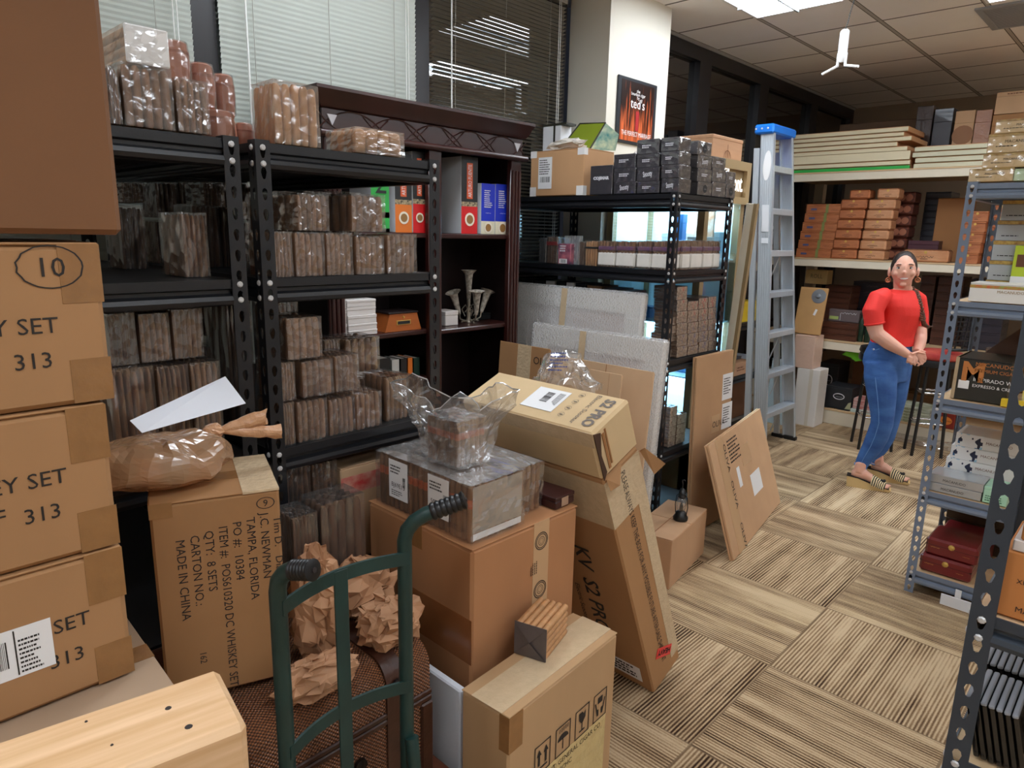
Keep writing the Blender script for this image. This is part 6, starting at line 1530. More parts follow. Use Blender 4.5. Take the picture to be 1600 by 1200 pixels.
stack(6, 1243, 1298, 319, 400, SY+.06, .25, CEDAR, 'square cedar box with a green seal strip nearest the stepladder', seal_deco, .003, drift=1.7)
zA = stack(6, 1297, 1338, 311, 401, SY+.05, .16, CEDAR, 'rounded orange cedar box of the middle column', cedar_deco(), drift=1.2)
zB_ = stack(6, 1339, 1381, 311, 402, SY+.05, .16, CED2, 'rounded pale wrapped cedar box beside the middle column', cedar_deco(), drift=1.4)
bx_('rounded cedar box topping the middle column', Vector((at(1343, 303, Y=SY+.05).x, SY+.13, zA)), 0, (.165, .16, .075), CEDAR, 'cedar_cigar_box', 'cigar box', 'cedar boxes on the second deck', cedar_deco(), .012, .99)
bx_('rounded cedar box topping the pale wrapped column', Vector((at(1387, 303, Y=SY+.05).x, SY+.13, zB_)), 0, (.165, .16, .085), CED2, 'cedar_cigar_box', 'cigar box', 'cedar boxes on the second deck', cedar_deco(), .012, .99)
RED3 = mat('dark round tin ends', (120, 66, 50), .4, c2=(70, 34, 28), vs=30)
stack(6, 1383, 1412, 300, 402, SY+.34, .20, RED3, 'dark reddish wrapped box with ring prints behind the pale column', lambda r, w, d, h: [obj('ring_print', MB().lathe([(h*.3, 0), (h*.3, .0006)], (0, 0, 0), 14, FR(w, d, h, w*k, h*.5)), mat('pale ring print', (170, 110, 84), .5), r) for k in (.3, .7)], drift=1.0)
boxY('dark purple flat case on the second deck behind the woman', (1418, 376, 1466, 400), SY+.22, .12, mat('dark purple case', (70, 36, 46), .35), z2_)
boxY('single rounded cedar box lying on the second deck beside the grey rack', (1411, 390, 1482, 407), SY+.03, .14, CED2, z2_, 'cedar_cigar_box', 'cigar box', 'cedar boxes on the second deck', cedar_deco(), .012, .99)
stack(11, 1432, 1472, 300, 404, SY+.70, .3, BKB, 'thin black box in the tall dim stack', None, .002, 'black_cigar_box', grp='black boxes on the second deck')
carton('upright dim kraft carton on the second deck behind the grey rack', (at(1485, 350, Y=SY+.4).x, SY+.52, z2_), 0, (.24, .2, .52), KRAFTD, tape=False)
stack(5, 1494, 1528, 330, 407, SY+.05, .2, CEDAR, 'cedar box seen through the grey rack', cedar_deco(), .003, grp='cedar boxes on the second deck', drift=1.2)
for i, (a, c_, t_) in enumerate([(1538, 1566, 318), (1568, 1604, 322)]): stack(5, a, c_, t_, 407, SY+.15, .2, (CEDAR, RED3)[i], '%s box further along the second deck' % ('amber cedar', 'red striped')[i], cedar_deco(), .003, grp='cedar boxes on the second deck')
for i in range(6):
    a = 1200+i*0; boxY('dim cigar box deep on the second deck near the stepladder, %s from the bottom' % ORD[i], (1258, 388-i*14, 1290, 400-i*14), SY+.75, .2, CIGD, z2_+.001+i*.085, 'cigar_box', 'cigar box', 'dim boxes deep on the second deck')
# third deck
z3_ = bz[2]+.002; DKB = mat('dark brown cigar box', (86, 50, 36), .35, var=.3, vs=6, st=(1, 6, 6))
zs_ = stack(3, 1273, 1337, 503, 532, SY+.04, .2, DKB, 'dark wooden box under the grey lidded case', None, .003, 'dark_cigar_box', grp='dark boxes on the third deck', zb=z3_)
boxY('grey-brown printed case standing on the dark boxes', (1294, 484, 1342, 517), SY+.10, .05, mat('grey brown case', (104, 92, 92), .3), zs_+.002, 'printed_case', 'case', deco=lambda r, w, d, h: (obj('green_sticker', MB().box((0, 0, 0), (w*.3, h*.26, .0006)), mat('pale green sticker', (170, 190, 110), .5), r, M=FR(w, d, h, w*.03, h*.15)), obj('script_print', squig(w*.5), WHP, r, M=FR(w, d, h, w*.4, h*.72)), obj('white_line', MB().box((0, 0, 0), (.004, h*.6, .0006)), WHP, r, M=FR(w, d, h, w*.38, h*.1))))
zt9 = stack(9, 1276, 1318, 446, 532, SY+.30, .25, DKB, 'thin dark brown box in the tall stack behind the wooden panel', None, .002, 'dark_cigar_box', grp='dark boxes on the third deck', drift=.4, zb=z3_)
boxY('white flat tray on the dark brown stack', (1272, 489, 1300, 494), SY+.24, .05, WBX, at(1285, 494, Y=SY+.24).z) if 0 else None
GBT = mat('dark green bottle glass', (30, 48, 36), .15)
for i in range(2):
    p = at(1344+i*11, 520, Y=SY+.10); b_ = thing('wrapped_bottle', 'dark green film-wrapped bottle, %s beside the grey case' % ('inner' if i == 0 else 'outer'), 'bottle', (p.x, SY+.11, z3_), 0, 'bottles on the third deck')
    obj('body', MB().lathe([(.024, 0), (.026, .02), (.026, .16), (.012, .20), (.011, .24)], n=14), GBT, b_, 40); obj('cap', MB().lathe([(.013, .235), (.013, .26)], n=12), PB, b_)
stack(6, 1322, 1382, 440, 532, SY+.62, .3, BKB, 'black case in the dim stack behind the woman', lambda r, w, d, h: obj('oval_print', squig(w*.3), mat('dull print', (110, 100, 100), .6), r, M=FR(w, d, h, w*.35, h*.5)), .002, 'black_cigar_box', grp='black boxes on the third deck', zb=z3_)
stack(9, 1424, 1447, 430, 540, SY+.45, .3, DKB, 'dark brown box behind the braid', None, .002, 'dark_cigar_box', grp='dark boxes behind the woman', zb=z3_); stack(9, 1450, 1490, 432, 545, SY+.45, .3, DKB, 'dark brown box behind the grey rack post', None, .002, 'dark_cigar_box', grp='dark boxes behind the woman', zb=z3_); stack(8, 1500, 1560, 436, 545, SY+.45, .3, BKB, 'black box behind the grey rack shelf', None, .002, 'black_cigar_box', grp='dark boxes behind the woman', zb=z3_)
stack(2, 1452, 1468, 487, 520, SY+.06, .12, mat('amber box', (210, 130, 60), .4), 'amber rounded box beside the stool', None, .008, 'amber_box', grp='amber boxes', zb=z3_+.12) if 0 else None
rc = carton('buff carton with large block lettering on the tall dark stack', (at(1275, 430, Y=SY+.34).x, SY+.42, zt9+.002), 0, (.20, .14, .13), mat('buff lettered carton', (204, 176, 120), .6), tape=False); text(rc, 'ROLL', .055, FR(.20, .14, .13, .045, .055), mat('olive print', (110, 104, 70), .6), w=.11)
# wooden panel with a steel disc on two pale cartons, right of the ladder
wy = 6.12; TWH = mat('white tall carton', (226, 222, 216), .5); PKC = mat('pinkish wrapped carton', (216, 184, 164), .3, bump=.3, bs=25)
lo, rz, dm = place('Y', (1240, 576, 1276, 684), wy, .2, .0)
wt = bx_('tall white carton on the floor between the stepladder and the timber shelving', lo, 0, dm, TWH, 'white_carton', 'carton', None, lambda r, w, d, h: obj('tape_strip', MB().box((w*.05, -d/2-.001, 0), (w*.2, -d/2, h)), mat('buff tape strip', (214, 206, 190), .5), r), .003, 1)
z_ = dm[2]+.002; lo, rz, dm = place('Y', (1240, 524, 1272, 575), wy-.0, .2, z_)
bx_('pinkish film-wrapped carton on top of the tall white carton', lo, 0, dm, PKC, 'wrapped_carton', 'carton', None, None, .003, .95)
z_ += dm[2]+.002; x0, x1 = at(1238, 490, Y=wy+.05).x, at(1284, 490, Y=wy+.05).x; zt_ = at(1262, 450, Y=wy+.08).z
r, w, h = leaning('particle_board', 'tan particle board with a grey steel disc resting on the pinkish carton', 'board', x0+.02, x1+.0, zt_, wy+.08, wy+.16, .03, z_)
obj('board', MB().box((-w/2, -.025, .001), (w/2, 0, h), .002), mat('tan particle board', (196, 152, 98), .6, var=.1), r)
dp = frame((w*.22, -.0255, h*.82), (1, 0, 0), (0, 0, 1)); obj('steel_disc', MB().lathe([(.062, 0), (.062, .004), (.02, .005), (.016, .02), (.006, .022)], (0, 0, 0), 24, dp), mat('brushed steel disc', (150, 156, 164), .35, metal=.5), r, 40); obj('paper_tag', MB().box((0, 0, 0), (.02, .055, .001)), WHITE, r, M=frame((w*.12, -.0262, h*.42), (1, 0, -.3), (.3, 0, 1)))
# bottom deck
z4_ = bz[3]+.002; BLC = mat('matt black carton', (36, 38, 42), .5); OVW = lambda r, w, d, h: (obj('oval_ring', MB().tube([(w*.2*cos(2*pi*k/20), h*.13*sin(2*pi*k/20), 0) for k in range(20)], .004, 5, closed=True), WHP, r, M=FR(w, d, h, w*.52, h*.55, .003)), obj('script_print', squig(w*.26), WHP, r, M=FR(w, d, h, w*.39, h*.53)), obj('pale_corner', MB().add([(w*.78, 0, 0), (w, 0, 0), (w, h*.35, 0), (w*.9, h*.3, 0)], [(0, 1, 2, 3)]), mat('pale leaf print', (170, 172, 140), .5), r, M=FR(w, d, h, 0, .003, .0016)))
lo, rz, dm = place('Y', (1271, 638, 1325, 656), SY+.03, .26, z4_)
bx_('flat black carton with a small blue sticker on the bottom deck', lo, 0, dm, BLC, 'black_carton', 'carton', 'black cartons on the bottom deck', lambda r, w, d, h: (obj('blue_sticker', MB().box((0, 0, 0), (w*.14, h*.5, .0006)), mat('blue sticker', (60, 70, 180), .5), r, M=FR(w, d, h, w*.05, h*.2)), obj('script_print', squig(w*.2), GOLD, r, M=FR(w, d, h, w*.45, h*.5))), .002, .75)
lo2, rz, dm2 = place('Y', (1289, 604, 1331, 638), SY+.05, .24, z4_+dm[2]+.002)
bx_('black carton with an oval emblem standing on the flat one', lo2, 0, dm2, BLC, 'black_carton', 'carton', 'black cartons on the bottom deck', OVW, .002, .9)
lo3, rz, dm3 = place('Y', (1280, 566, 1310, 600), SY+.34, .3, z4_); bx_('dim black carton with an oval emblem, deeper on the bottom deck', lo3, 0, (dm3[0], .3, dm3[2]*.98), BLC, 'black_carton', 'carton', 'black cartons on the bottom deck', OVW, .002, .9)
carton('dim brown carton under the green bag on the bottom deck', (at(1340, 600, Y=SY+.5).x+.16, SY+.62, z4_), 0, (.42, .3, .40), mat('deep brown board', 0), tape=False)
gb = thing('green_bag', 'bright green cloth bag hanging at the edge of the third deck', 'bag', (at(1334, 552, Y=SY+.055).x, SY+.06, bb[2]-.012), 0)
obj('cloth', MB().prism([(-.10, 0, -.03), (-.06, 0, 0.010), (.09, 0, 0.010), (.10, 0, -.05), (.02, 0, -.075), (-.02, 0, -.045)], (0, .02, 0)), mat('bright green cloth', (110, 200, 40), .6), gb); obj('fold', MB().prism([(-.02, -.006, .004), (.09, -.006, 0.004), (.098, -.006, -.05), (-.01, -.006, -.06)], (0, .005, 0)), mat('bright green cloth', 0), gb)
LBLB = mat('pale labelled box', (214, 216, 204), .5, c2=(150, 160, 120), vs=14, st=(1, 1, 4)); RWB = mat('red and white box', (220, 206, 196), .5, c2=(170, 40, 44), vs=10, st=(1, 1, 6))
zz4 = stack(2, 1325, 1366, 641, 664, SY+.03, .2, mat('pale green white box', (206, 218, 210), .5), 'pale green and white box on the bottom deck behind the jeans', None, .002, 'pale_box', grp='pale boxes on the bottom deck', zb=z4_)
stack(2, 1331, 1366, 624, 641, SY+.05, .18, RWB, 'red, white and green box on the pale green ones', None, .002, 'pale_box', grp='pale boxes on the bottom deck', zb=zz4+.001)
stack(5, 1391, 1444, 636, 702, SY+.03, .3, LBLB, 'white printed box in the pile behind the jeans', lambda r, w, d, h: obj('label_print', lines(w*.5, h*.6, 2), mat('olive print', (110, 104, 70), .6), r, M=FR(w, d, h, w*.25, h*.2)), .002, 'white_printed_box', grp='white printed boxes on the bottom deck', zb=z4_)
boxY('red carton with an orange oval on the bottom deck by the stool leg', (1459, 645, 1490, 690), SY+.05, .2, mat('deep red carton', (140, 44, 34), .4), z4_, 'red_carton', 'carton', deco=lambda r, w, d, h: (obj('oval_print', MB().prism([(w*.38*cos(2*pi*k/20), h*.28*sin(2*pi*k/20), 0) for k in range(20)], (0, 0, .001)), mat('orange oval', (230, 140, 60), .5), r, M=FR(w, d, h, w*.5, h*.5)), text(r, 'A. Fuente', h*.2, FR(w, d, h, w*.15, h*.44, .003), mat('maroon ink', (90, 20, 20), .5), w=w*.7)))
pf2 = thing('plastic_film', 'clear plastic film caught under the bottom deck behind the stool', 'plastic film', at(1425, 695, Z=.002)+Vector((0, .07, 0)))
obj('film', MB().grid(lambda u, v: Vector(((u-.5)*.55, (v-.5)*.16, .012+.05*(1-(2*v-1)**2)))+noise.noise_vector(Vector((u*9, v*4, 2)))*.014, 26, 8), POLY, pf2)
# ---------------------------------------------------------------- bar stool behind the woman
METB = mat('black stool metal', (26, 26, 28), .35); CHR = mat('bright chrome', (220, 222, 226), .15, metal=.9); REDS = mat('red patterned cushion', (170, 38, 44), .5, c2=(206, 96, 80), vs=14)

def stool(label, q1, q2, back, cm=None):
    f1, f2 = at(*q1, Z=0), at(*q2, Z=0); L = (f2-f1).length; bk_ = Vector((-(f2-f1).y, (f2-f1).x, 0))*.9; sc0 = (f1+f2)/2+bk_/2
    st_ = thing('bar_stool', label, 'stool', (sc0.x, sc0.y, 0), group='bar stools'); sz = .76
    fs = [f1-sc0, f2-sc0, f2+bk_-sc0, f1+bk_-sc0]
    for p in fs: obj('leg', MB().tube([(p.x, p.y, 0), (p.x*.72, p.y*.72, sz-.05)], .012, 8), METB, st_, 50)
    for z in (.26, .50):
        k = 1-.28*z/sz
        obj('foot_rail', MB().tube([(p.x*k, p.y*k, z) for p in fs], .009, 8, closed=True), CHR, st_, 50)
    sr = .175
    obj('seat_frame', MB().lathe([(sr*.96, sz-.05), (sr, sz-.03), (sr*.96, sz)], n=26), METB, st_, 50)
    obj('cushion', MB().lathe([(sr*.9, sz), (sr*1.0, sz+.022), (sr*.95, sz+.055), (sr*.6, sz+.068), (.01, sz+.07)], n=28), cm or REDS, st_, 60)
    if not back: return
    ld2 = Vector((1, .25, 0)).normalized()   # the backrest curves round the side nearest the grey rack
    a0 = math.atan2(ld2.y, ld2.x); rr_ = sr*1.1
    ar = lambda a, z: Vector(((rr_+.10*(z-sz))*cos(a), (rr_+.10*(z-sz))*sin(a), z))
    b = MB()
    for z in (sz+.10, sz+.38): b.tube([ar(a0-1.25+2.5*k/14, z) for k in range(15)], .012, 8)
    for s_ in (-1.25, 1.25): b.tube([ar(a0+s_, sz-.02), ar(a0+s_, sz+.38)], .012, 8)
    obj('back_frame', b, METB, st_, 50); b = MB()
    for k in range(9): b.tube([ar(a0-1.1+2.2*k/8, sz+.10), ar(a0-1.1+2.2*k/8, sz+.38)], .006, 6)
    for z in (.17, .24, .31): b.tube([ar(a0-1.25+2.5*k/14, sz+z) for k in range(15)], .006, 6)
    obj('back_lattice', b, METB, st_, 50)


stool('black bar stool with a red seat and lattice back between the woman and grey rack', (1424, 712), (1470, 716), True)
stool('black bar stool mostly hidden behind the jeans', (1341, 702), (1392, 706), False, METB)
# ---------------------------------------------------------------- the woman
dd = lambda py: 4.35+.00103*(py-420)
J = lambda px, py, off=0.0: at(px, py, d=dd(py)+off)
PX = 4.45/FPX
wo = thing('person', 'smiling woman in a red knit top and blue jeans, hands clasped, long braid', 'person', at(1352, 748, Z=0))
WOI = wo.location.copy()
SKIN = mat('warm skin', (222, 168, 146), .5, var=.06, vs=25, spec=.4); SKIN.node_tree.nodes['Principled BSDF'].inputs['Subsurface Weight'].default_value = .08
HAIR = mat('dark brown hair', (38, 24, 20), .4, var=.4, vs=20, st=(8, 8, 1), bump=.3, bs=60); HAIRT = mat('auburn braid hair', (116, 66, 38), .45, c2=(56, 32, 22), vs=40, bump=.4, bs=80)
REDK = mat('red knit', (236, 50, 42), .7, bump=.25, bs=260, var=.06, vs=12); JEAN = mat('blue denim', (38, 78, 140), .8, c2=(70, 116, 182), vs=5, st=(1, 1, 2.2), bump=.5, bs=14)
LAT = (J(1437, 465, .07)-J(1368, 465, -.07)).normalized(); UPV = Vector((0, 0, 1)); FWD = LAT.cross(UPV).normalized()
if FWD.dot(EYE-wo.location) < 0: FWD = -FWD


def ring(c, lat, fwd, a, b_, n=20, bf=None, pw=2.3):
    out = []
    for k in range(n):
        t = 2*pi*k/n; ct, s_ = cos(t), sin(t); e = 2/pw
        out.append(c+lat*(a*math.copysign(abs(ct)**e, ct))+fwd*((bf if (bf and s_ > 0) else b_)*math.copysign(abs(s_)**e, s_)))
    return out


def rem(mb, vox, m, name, sm=6, factor=.5):
    me = bpy.data.meshes.new('tmp'); me.from_pydata([tuple(v-WOI) for v in mb.v], [], mb.f); o = bpy.data.objects.new('tmp', me); COL.objects.link(o)
    r = o.modifiers.new('r', 'REMESH'); r.mode = 'VOXEL'; r.voxel_size = vox
    s_ = o.modifiers.new('s', 'SMOOTH'); s_.iterations = sm; s_.factor = factor
    bpy.context.view_layer.update(); ne = bpy.data.meshes.new_from_object(o.evaluated_get(bpy.context.evaluated_depsgraph_get())); ne.name = name
    bpy.data.objects.remove(o); ne.materials.clear(); ne.materials.append(m); ne.polygons.foreach_set('use_smooth', [True]*len(ne.polygons))
    return obj(name, ne, None, wo)


def limb(b, pts, rr, n=14): b.tube(pts, rr, n)


# head frame: she looks at the camera
hc = J(1412, 422, -.02); hf = (EYE-hc); hf.z *= .6; hf = (hf.normalized()+CR*.06).normalized(); hu = (UPV+CR*-.05); hu = (hu-hf*hu.dot(hf)).normalized(); hl = hu.cross(hf).normalized()   # hl: image right
if hl.dot(CR) < 0: hl = -hl
HP = lambda x, y, z: hc+hl*x+hu*y+hf*z


def skull(v, g=1.0):
    x, y, z = v
    jaw = max(0, -y); wx = .0725*(1-.34*jaw**1.4)*(1+.03*max(0, y)); wz = .092*(1-.10*jaw); 
    zz_ = z*wz+(.012*jaw if z > 0 else .03*jaw)
    if z > 0: zz_ *= 1-.10*abs(x)**2
    return Vector((x*wx*g, y*.112*g, zz_*g))


body = MB()
body.blob(lambda v: HP(*skull(Vector((v.x, v.z, v.y)))), 32, 24)
def bl_(c, r): body.blob(lambda v: HP(c[0]+v.x*r[0], c[1]+v.z*r[1], c[2]+v.y*r[2]), 14, 10)
bl_((0, -.013, .092), (.0105, .013, .014)); bl_((0, .010, .086), (.0075, .028, .012)); bl_((-.009, -.017, .087), (.0065, .0065, .008)); bl_((.009, -.017, .087), (.0065, .0065, .008))
bl_((0, -.090, .069), (.020, .013, .013)); bl_((-.038, -.020, .060), (.024, .022, .018)); bl_((.038, -.020, .060), (.024, .022, .018)); bl_((-.028, .034, .076), (.024, .008, .010)); bl_((.028, .034, .076), (.024, .008, .010))
for s_ in (-1, 1): bl_((s_*.078, -.012, -.002), (.011, .031, .019))
limb(body, [HP(0, -.06, -.02), HP(.002, -.11, -.022), J(1411, 455, .03)], [.055, .050, .058])
tors = [((1391, 550), .12, .09), ((1393, 535), .118, .085), ((1398, 515), .115, .09), ((1404, 490), .12, .10), ((1404, 472), .125, .095), ((1405, 460), .115, .07), ((1409, 453), .07, .05)]
body.loft([ring(J(*p), LAT, FWD, a, q) for p, a, q in tors])
RA = [(J(1374, 464, -.06), .05), (J(1365, 485, -.08), .050), (J(1366, 508, -.10), .049), (J(1370, 522, -.115), .047), (J(1389, 536, -.145), .043), (J(1405, 546, -.165), .034), (J(1418, 554, -.175), .026)]
LA = [(J(1434, 468, .05), .045), (J(1437, 490, .045), .044), (J(1437, 510, .02), .041), (J(1438, 527, -.02), .040), (J(1437, 539, -.07), .034), (J(1433, 550, -.12), .026)]
for A_ in (RA, LA): limb(body, [p for p, r in A_], [r for p, r in A_])
# hands
def finger(pts, r=.0082): limb(body, [J(x, y, o) for x, y, o in pts], [r*1.05]+[r]*(len(pts)-2)+[r*.8], 8)
body.blob(lambda v: J(1425, 557, -.18)+CR*(v.x*.036)-CU*(v.x*.018)+CU*(v.z*.026)+CF*(v.y*.014)-CR*(0), 14, 10)
body.blob(lambda v: J(1436, 556, -.145)+CR*(v.x*.030)+CU*(v.z*.030)+CF*(v.y*.014), 14, 10)
for f in ([(1421, 557, -.19), (1418, 563, -.195), (1417, 567, -.18)], [(1424, 559, -.192), (1422, 566, -.198), (1424, 570, -.18)], [(1428, 561, -.19), (1427, 567, -.196), (1430, 571, -.18)], [(1432, 560, -.186), (1432, 566, -.192), (1436, 569, -.176)], [(1425, 553, -.19), (1434, 550, -.19), (1442, 552, -.18), (1446, 553, -.175)]): finger(f)
for f in ([(1438, 552, -.15), (1445, 555, -.15), (1447, 560, -.15)], [(1439, 556, -.15), (1446, 561, -.15), (1445, 566, -.155)], [(1438, 560, -.15), (1443, 566, -.15), (1440, 570, -.155)], [(1436, 562, -.15), (1438, 569, -.152), (1433, 572, -.155)], [(1432, 551, -.15), (1440, 548, -.15), (1446, 550, -.15)]): finger(f)
# lower legs and feet
hd1, td1 = Vector((-1.392, 4.822, 0)), Vector((-1.195, 4.872, 0)); fd1 = (td1-hd1).normalized()
hd2, td2 = Vector((-1.345, 5.085, 0)), Vector((-1.160, 5.125, 0)); fd2 = (td2-hd2).normalized()
FEET = ((hd1, fd1), (hd2, fd2)); AN = (J(1344, 727, 0.0), J(1359, 720, .16))
for (h_, f_), an in zip(FEET, AN):
    sd_ = Vector((-f_.y, f_.x, 0)); an0 = h_+f_*.055+Vector((0, 0, .155))
    limb(body, [an, an0, h_+f_*.05+Vector((0, 0, .105))], [.036, .034, .036])
    body.loft([ring(h_+f_*t+Vector((0, 0, z)), sd_, Vector((0, 0, 1)), a, q, 14) for t, z, a, q in ((.005, .088, .018, .018), (.03, .090, .030, .030), (.09, .088, .033, .036), (.14, .066, .038, .028), (.185, .044, .043, .018), (.215, .034, .042, .013), (.235, .031, .030, .009))])
    for k in range(5): body.blob(lambda v, k=k: h_+f_*(.236-.006*k*(1 if 1 else 0)+.0)+sd_*(.030-.0145*k)+Vector((0, 0, .032))+f_*(v.x*.016)+sd_*(v.y*.0078)+Vector((0, 0, v.z*.0085)), 10, 7)
NL = [((1378, 575, -.02), .08), ((1376, 605, -.06), .075), ((1379, 650, -.075), .058), ((1371, 682, -.05), .054), ((1352, 715, -.01), .042), ((1344, 727, 0), .037)]
FL = [((1398, 575, .03), .075), ((1397, 620, .08), .062), ((1390, 660, .115), .052), ((1383, 682, .135), .05), ((1363, 714, .16), .038), ((1359, 721, .16), .036)]
for l_ in (NL, FL): limb(body, [J(1392, 550)]+[J(*p) for p, r in l_], [.07]+[r*.92 for p, r in l_])
rem(body, .0042, SKIN, 'body', 4)
# face details
EW = mat('eye white', (236, 230, 226), .2); IRI = mat('brown iris', (60, 36, 26), .2); LIP = mat('pink lips', (186, 92, 90), .4); TEE = mat('teeth', (240, 236, 228), .3)
mo = lambda p: p-WOI
for s_ in (-1, 1):
    e = mo(HP(s_*.031, .014, .0745)); eo = obj('eye', MB().blob(lambda v: e+hl*(v.x*.0140)+hu*(v.z*.0066)+hf*(v.y*.0085), 14, 10), EW, wo, 180)
    obj('iris', MB().blob(lambda v: e+hf*.0050+hl*(v.x*.0064)+hu*(v.z*.0064)+hf*(v.y*.0046), 12, 8), IRI, eo, 180)
    obj('eyelid_line', MB().tube([mo(HP(s_*(.031+dx), .014+dy, .0815-abs(dx)*.3)) for dx, dy in ((-.0135, -.001), (-.006, .0062), (.004, .0068), (.0135, .001))], .0016, 5), HAIR, wo)
    obj('eyebrow', MB().tube([mo(HP(s_*(.031+dx), .033+dy, .0885-abs(dx)*.55)) for dx, dy in ((-.017, -.001), (-.006, .004), (.006, .0045), (.018, -.002))], [.0018, .0028, .0026, .0012], 6), HAIR, wo)
    ep = mo(HP(s_*.082, -.062, -.005)); er = obj('earring', MB().tube([ep+hl*(.014*cos(2*pi*k/18))+hu*(.014*sin(2*pi*k/18)) for k in range(18)], .0032, 6, closed=True).tube([ep+hu*.014, mo(HP(s_*.081, -.035, .0))], .0012, 5).tube([ep+hl*(.006*cos(2*pi*k/12))+hu*(.006*sin(2*pi*k/12)-.004) for k in range(12)], .0028, 6, closed=True), mat('rose gold earring', (214, 150, 110), .3, metal=.6), wo, 60)
obj('teeth', MB().blob(lambda v: mo(HP(.001, -.052, .0775))+hl*(v.x*.0265)+hu*(v.z*.0078-.004*(1-v.x**2)+.004)+hf*(v.y*.0090-.008*v.x*v.x), 18, 8), TEE, wo, 180)
for dy, th_ in ((.0085, .0019), (-.0085, .0024)):
    obj('lip', MB().tube([mo(HP(.031*t, -.051+dy*(1-t*t)-.0015+.0045*t*t, .0858-.018*t*t)) for t in [k/6-1 for k in range(13)]], [th_*(.45+.55*(1-(k/6-1)**2)) for k in range(13)], 7), LIP, wo, 60)
def hairf(v):
    x, y, z = v.x, v.z, v.y
    lim = .80-1.25*max(0, -z) - 1.05*abs(x)**2.2
    g = 1.045 if y > lim else 1.045-min(.16, (lim-y)*.9)
    p = skull(Vector((x, y, z)), g); return mo(HP(p.x, p.y+.003, p.z-.006))
obj('hair', MB().blob(hairf, 40, 30), HAIR, wo, 180)
bp_ = [J(1424, 448, .04), J(1431, 455, -.03), J(1434, 464, -.06), J(1437, 476, -.085), J(1440, 490, -.095), J(1442, 500, -.10)]
b = MB(); seg = 15
for i in range(seg):
    t = i/(seg-1)*(len(bp_)-1); k = min(int(t), len(bp_)-2); c_ = bp_[k].lerp(bp_[k+1], t-k); d_ = (bp_[k+1]-bp_[k]).normalized(); sd_ = d_.cross(CF).normalized()
    for s_ in (-1, 1): b.blob(lambda v, s_=s_: mo(c_+sd_*(s_*.0075)+(d_*.8-sd_*s_*.5).normalized()*(v.z*.0165)+sd_*(v.x*.0095)+CF*(v.y*.011)), 9, 7)
obj('braid', b, HAIRT, wo, 180)
obj('braid_tail', MB().tube([mo(J(1442, 500, -.10)), mo(J(1444, 507, -.10)), mo(J(1450, 511, -.10)), mo(J(1458, 510, -.10))], [.013, .016, .010, .003], 9), HAIRT, wo, 60)
# red knit top
sh = MB()
tp = [((1393, 534), .140, .098), ((1394, 524), .138, .098), ((1399, 508), .136, .105), ((1404, 490), .143, .118), ((1404, 477), .146, .115), ((1404, 466), .140, .098), ((1405, 458), .118, .080), ((1409, 452.5), .068, .058)]
sh.loft([ring(J(*p), LAT, FWD, a, q*.92, 24, q*1.08) for p, a, q in tp])
for A_, r_ in (((J(1386, 459, -.04), J(1373, 466, -.065), J(1364, 486, -.085), J(1366.5, 508, -.10)), (.045, .062, .063, .058)), ((J(1424, 460, .03), J(1434, 468, .05), J(1437.5, 490, .045), J(1438, 511, .02)), (.045, .053, .051, .047))): limb(sh, list(A_), list(r_), 18)
rem(sh, .0055, REDK, 'knit_top', 8)
for (p, nrm_, r_) in ((J(1366.3, 505, -.098), J(1366.5, 512, -.102)-J(1365, 500, -.095), .0585), (J(1438, 508.5, .022), J(1438, 512, .02)-J(1437.5, 500, .03), .0475)):
    nrm_.normalize(); u_ = nrm_.orthogonal().normalized(); w_ = nrm_.cross(u_)
    obj('ribbed_cuff', MB().tube([mo(p+u_*(r_*cos(2*pi*k/24))+w_*(r_*sin(2*pi*k/24))) for k in range(24)], .0035, 6, closed=True), REDK, wo, 60)
obj('ribbed_hem', MB().loft([[mo(v) for v in ring(J(1393, y_), LAT, FWD, a, .096, 24, .108)] for y_, a in ((538, .141), (532, .144), (526, .142))], caps=False), REDK, wo, 60)
# jeans
jn = MB()
jn.loft([ring(J(*p), LAT, FWD, a, q, 22) for p, a, q in (((1393, 531), .139, .10), ((1391, 540), .140, .105), ((1387, 555), .150, .122), ((1385, 568), .150, .125), ((1387, 582), .140, .11), ((1389, 594), .115, .09))])
nl = [((1376, 566, -.04), .098), ((1375.5, 590, -.06), .097), ((1378, 620, -.07), .086), ((1379, 645, -.075), .073), ((1378, 662, -.075), .068), ((1371, 682, -.05), .068), ((1363, 698, -.03), .062), ((1352, 715, -.01), .050), ((1345, 727, 0.0), .041)]
fl2 = [((1402, 568, .05), .090), ((1400, 590, .06), .085), ((1397, 620, .08), .076), ((1393, 645, .10), .066), ((1389, 662, .115), .062), ((1383, 682, .135), .062), ((1374, 700, .15), .054), ((1363, 714, .16), .044), ((1359, 721, .16), .041)]
for l_ in (nl, fl2): limb(jn, [J(*p) for p, r in l_], [r for p, r in l_], 18)
rem(jn, .0065, JEAN, 'jeans', 8)
STI = mat('pale denim seam', (96, 140, 196), .8)
obj('side_seam', MB().tube([mo(J(p[0]-8+k*1.0, p[1], p[2]-r*.98)) for k, (p, r) in enumerate(nl[1:])], .0022, 5), STI, wo)
for l_ in (nl, fl2):
    c_, r_ = J(*l_[-1][0]), l_[-1][1]; dv = (J(*l_[-1][0])-J(*l_[-2][0])).normalized(); u_ = dv.orthogonal().normalized(); w_ = dv.cross(u_)
    obj('turned_hem', MB().tube([mo(c_+dv*.006+u_*((r_-.003)*cos(2*pi*k/22))+w_*((r_-.003)*sin(2*pi*k/22))) for k in range(22)], .005, 7, closed=True), STI, wo, 60)
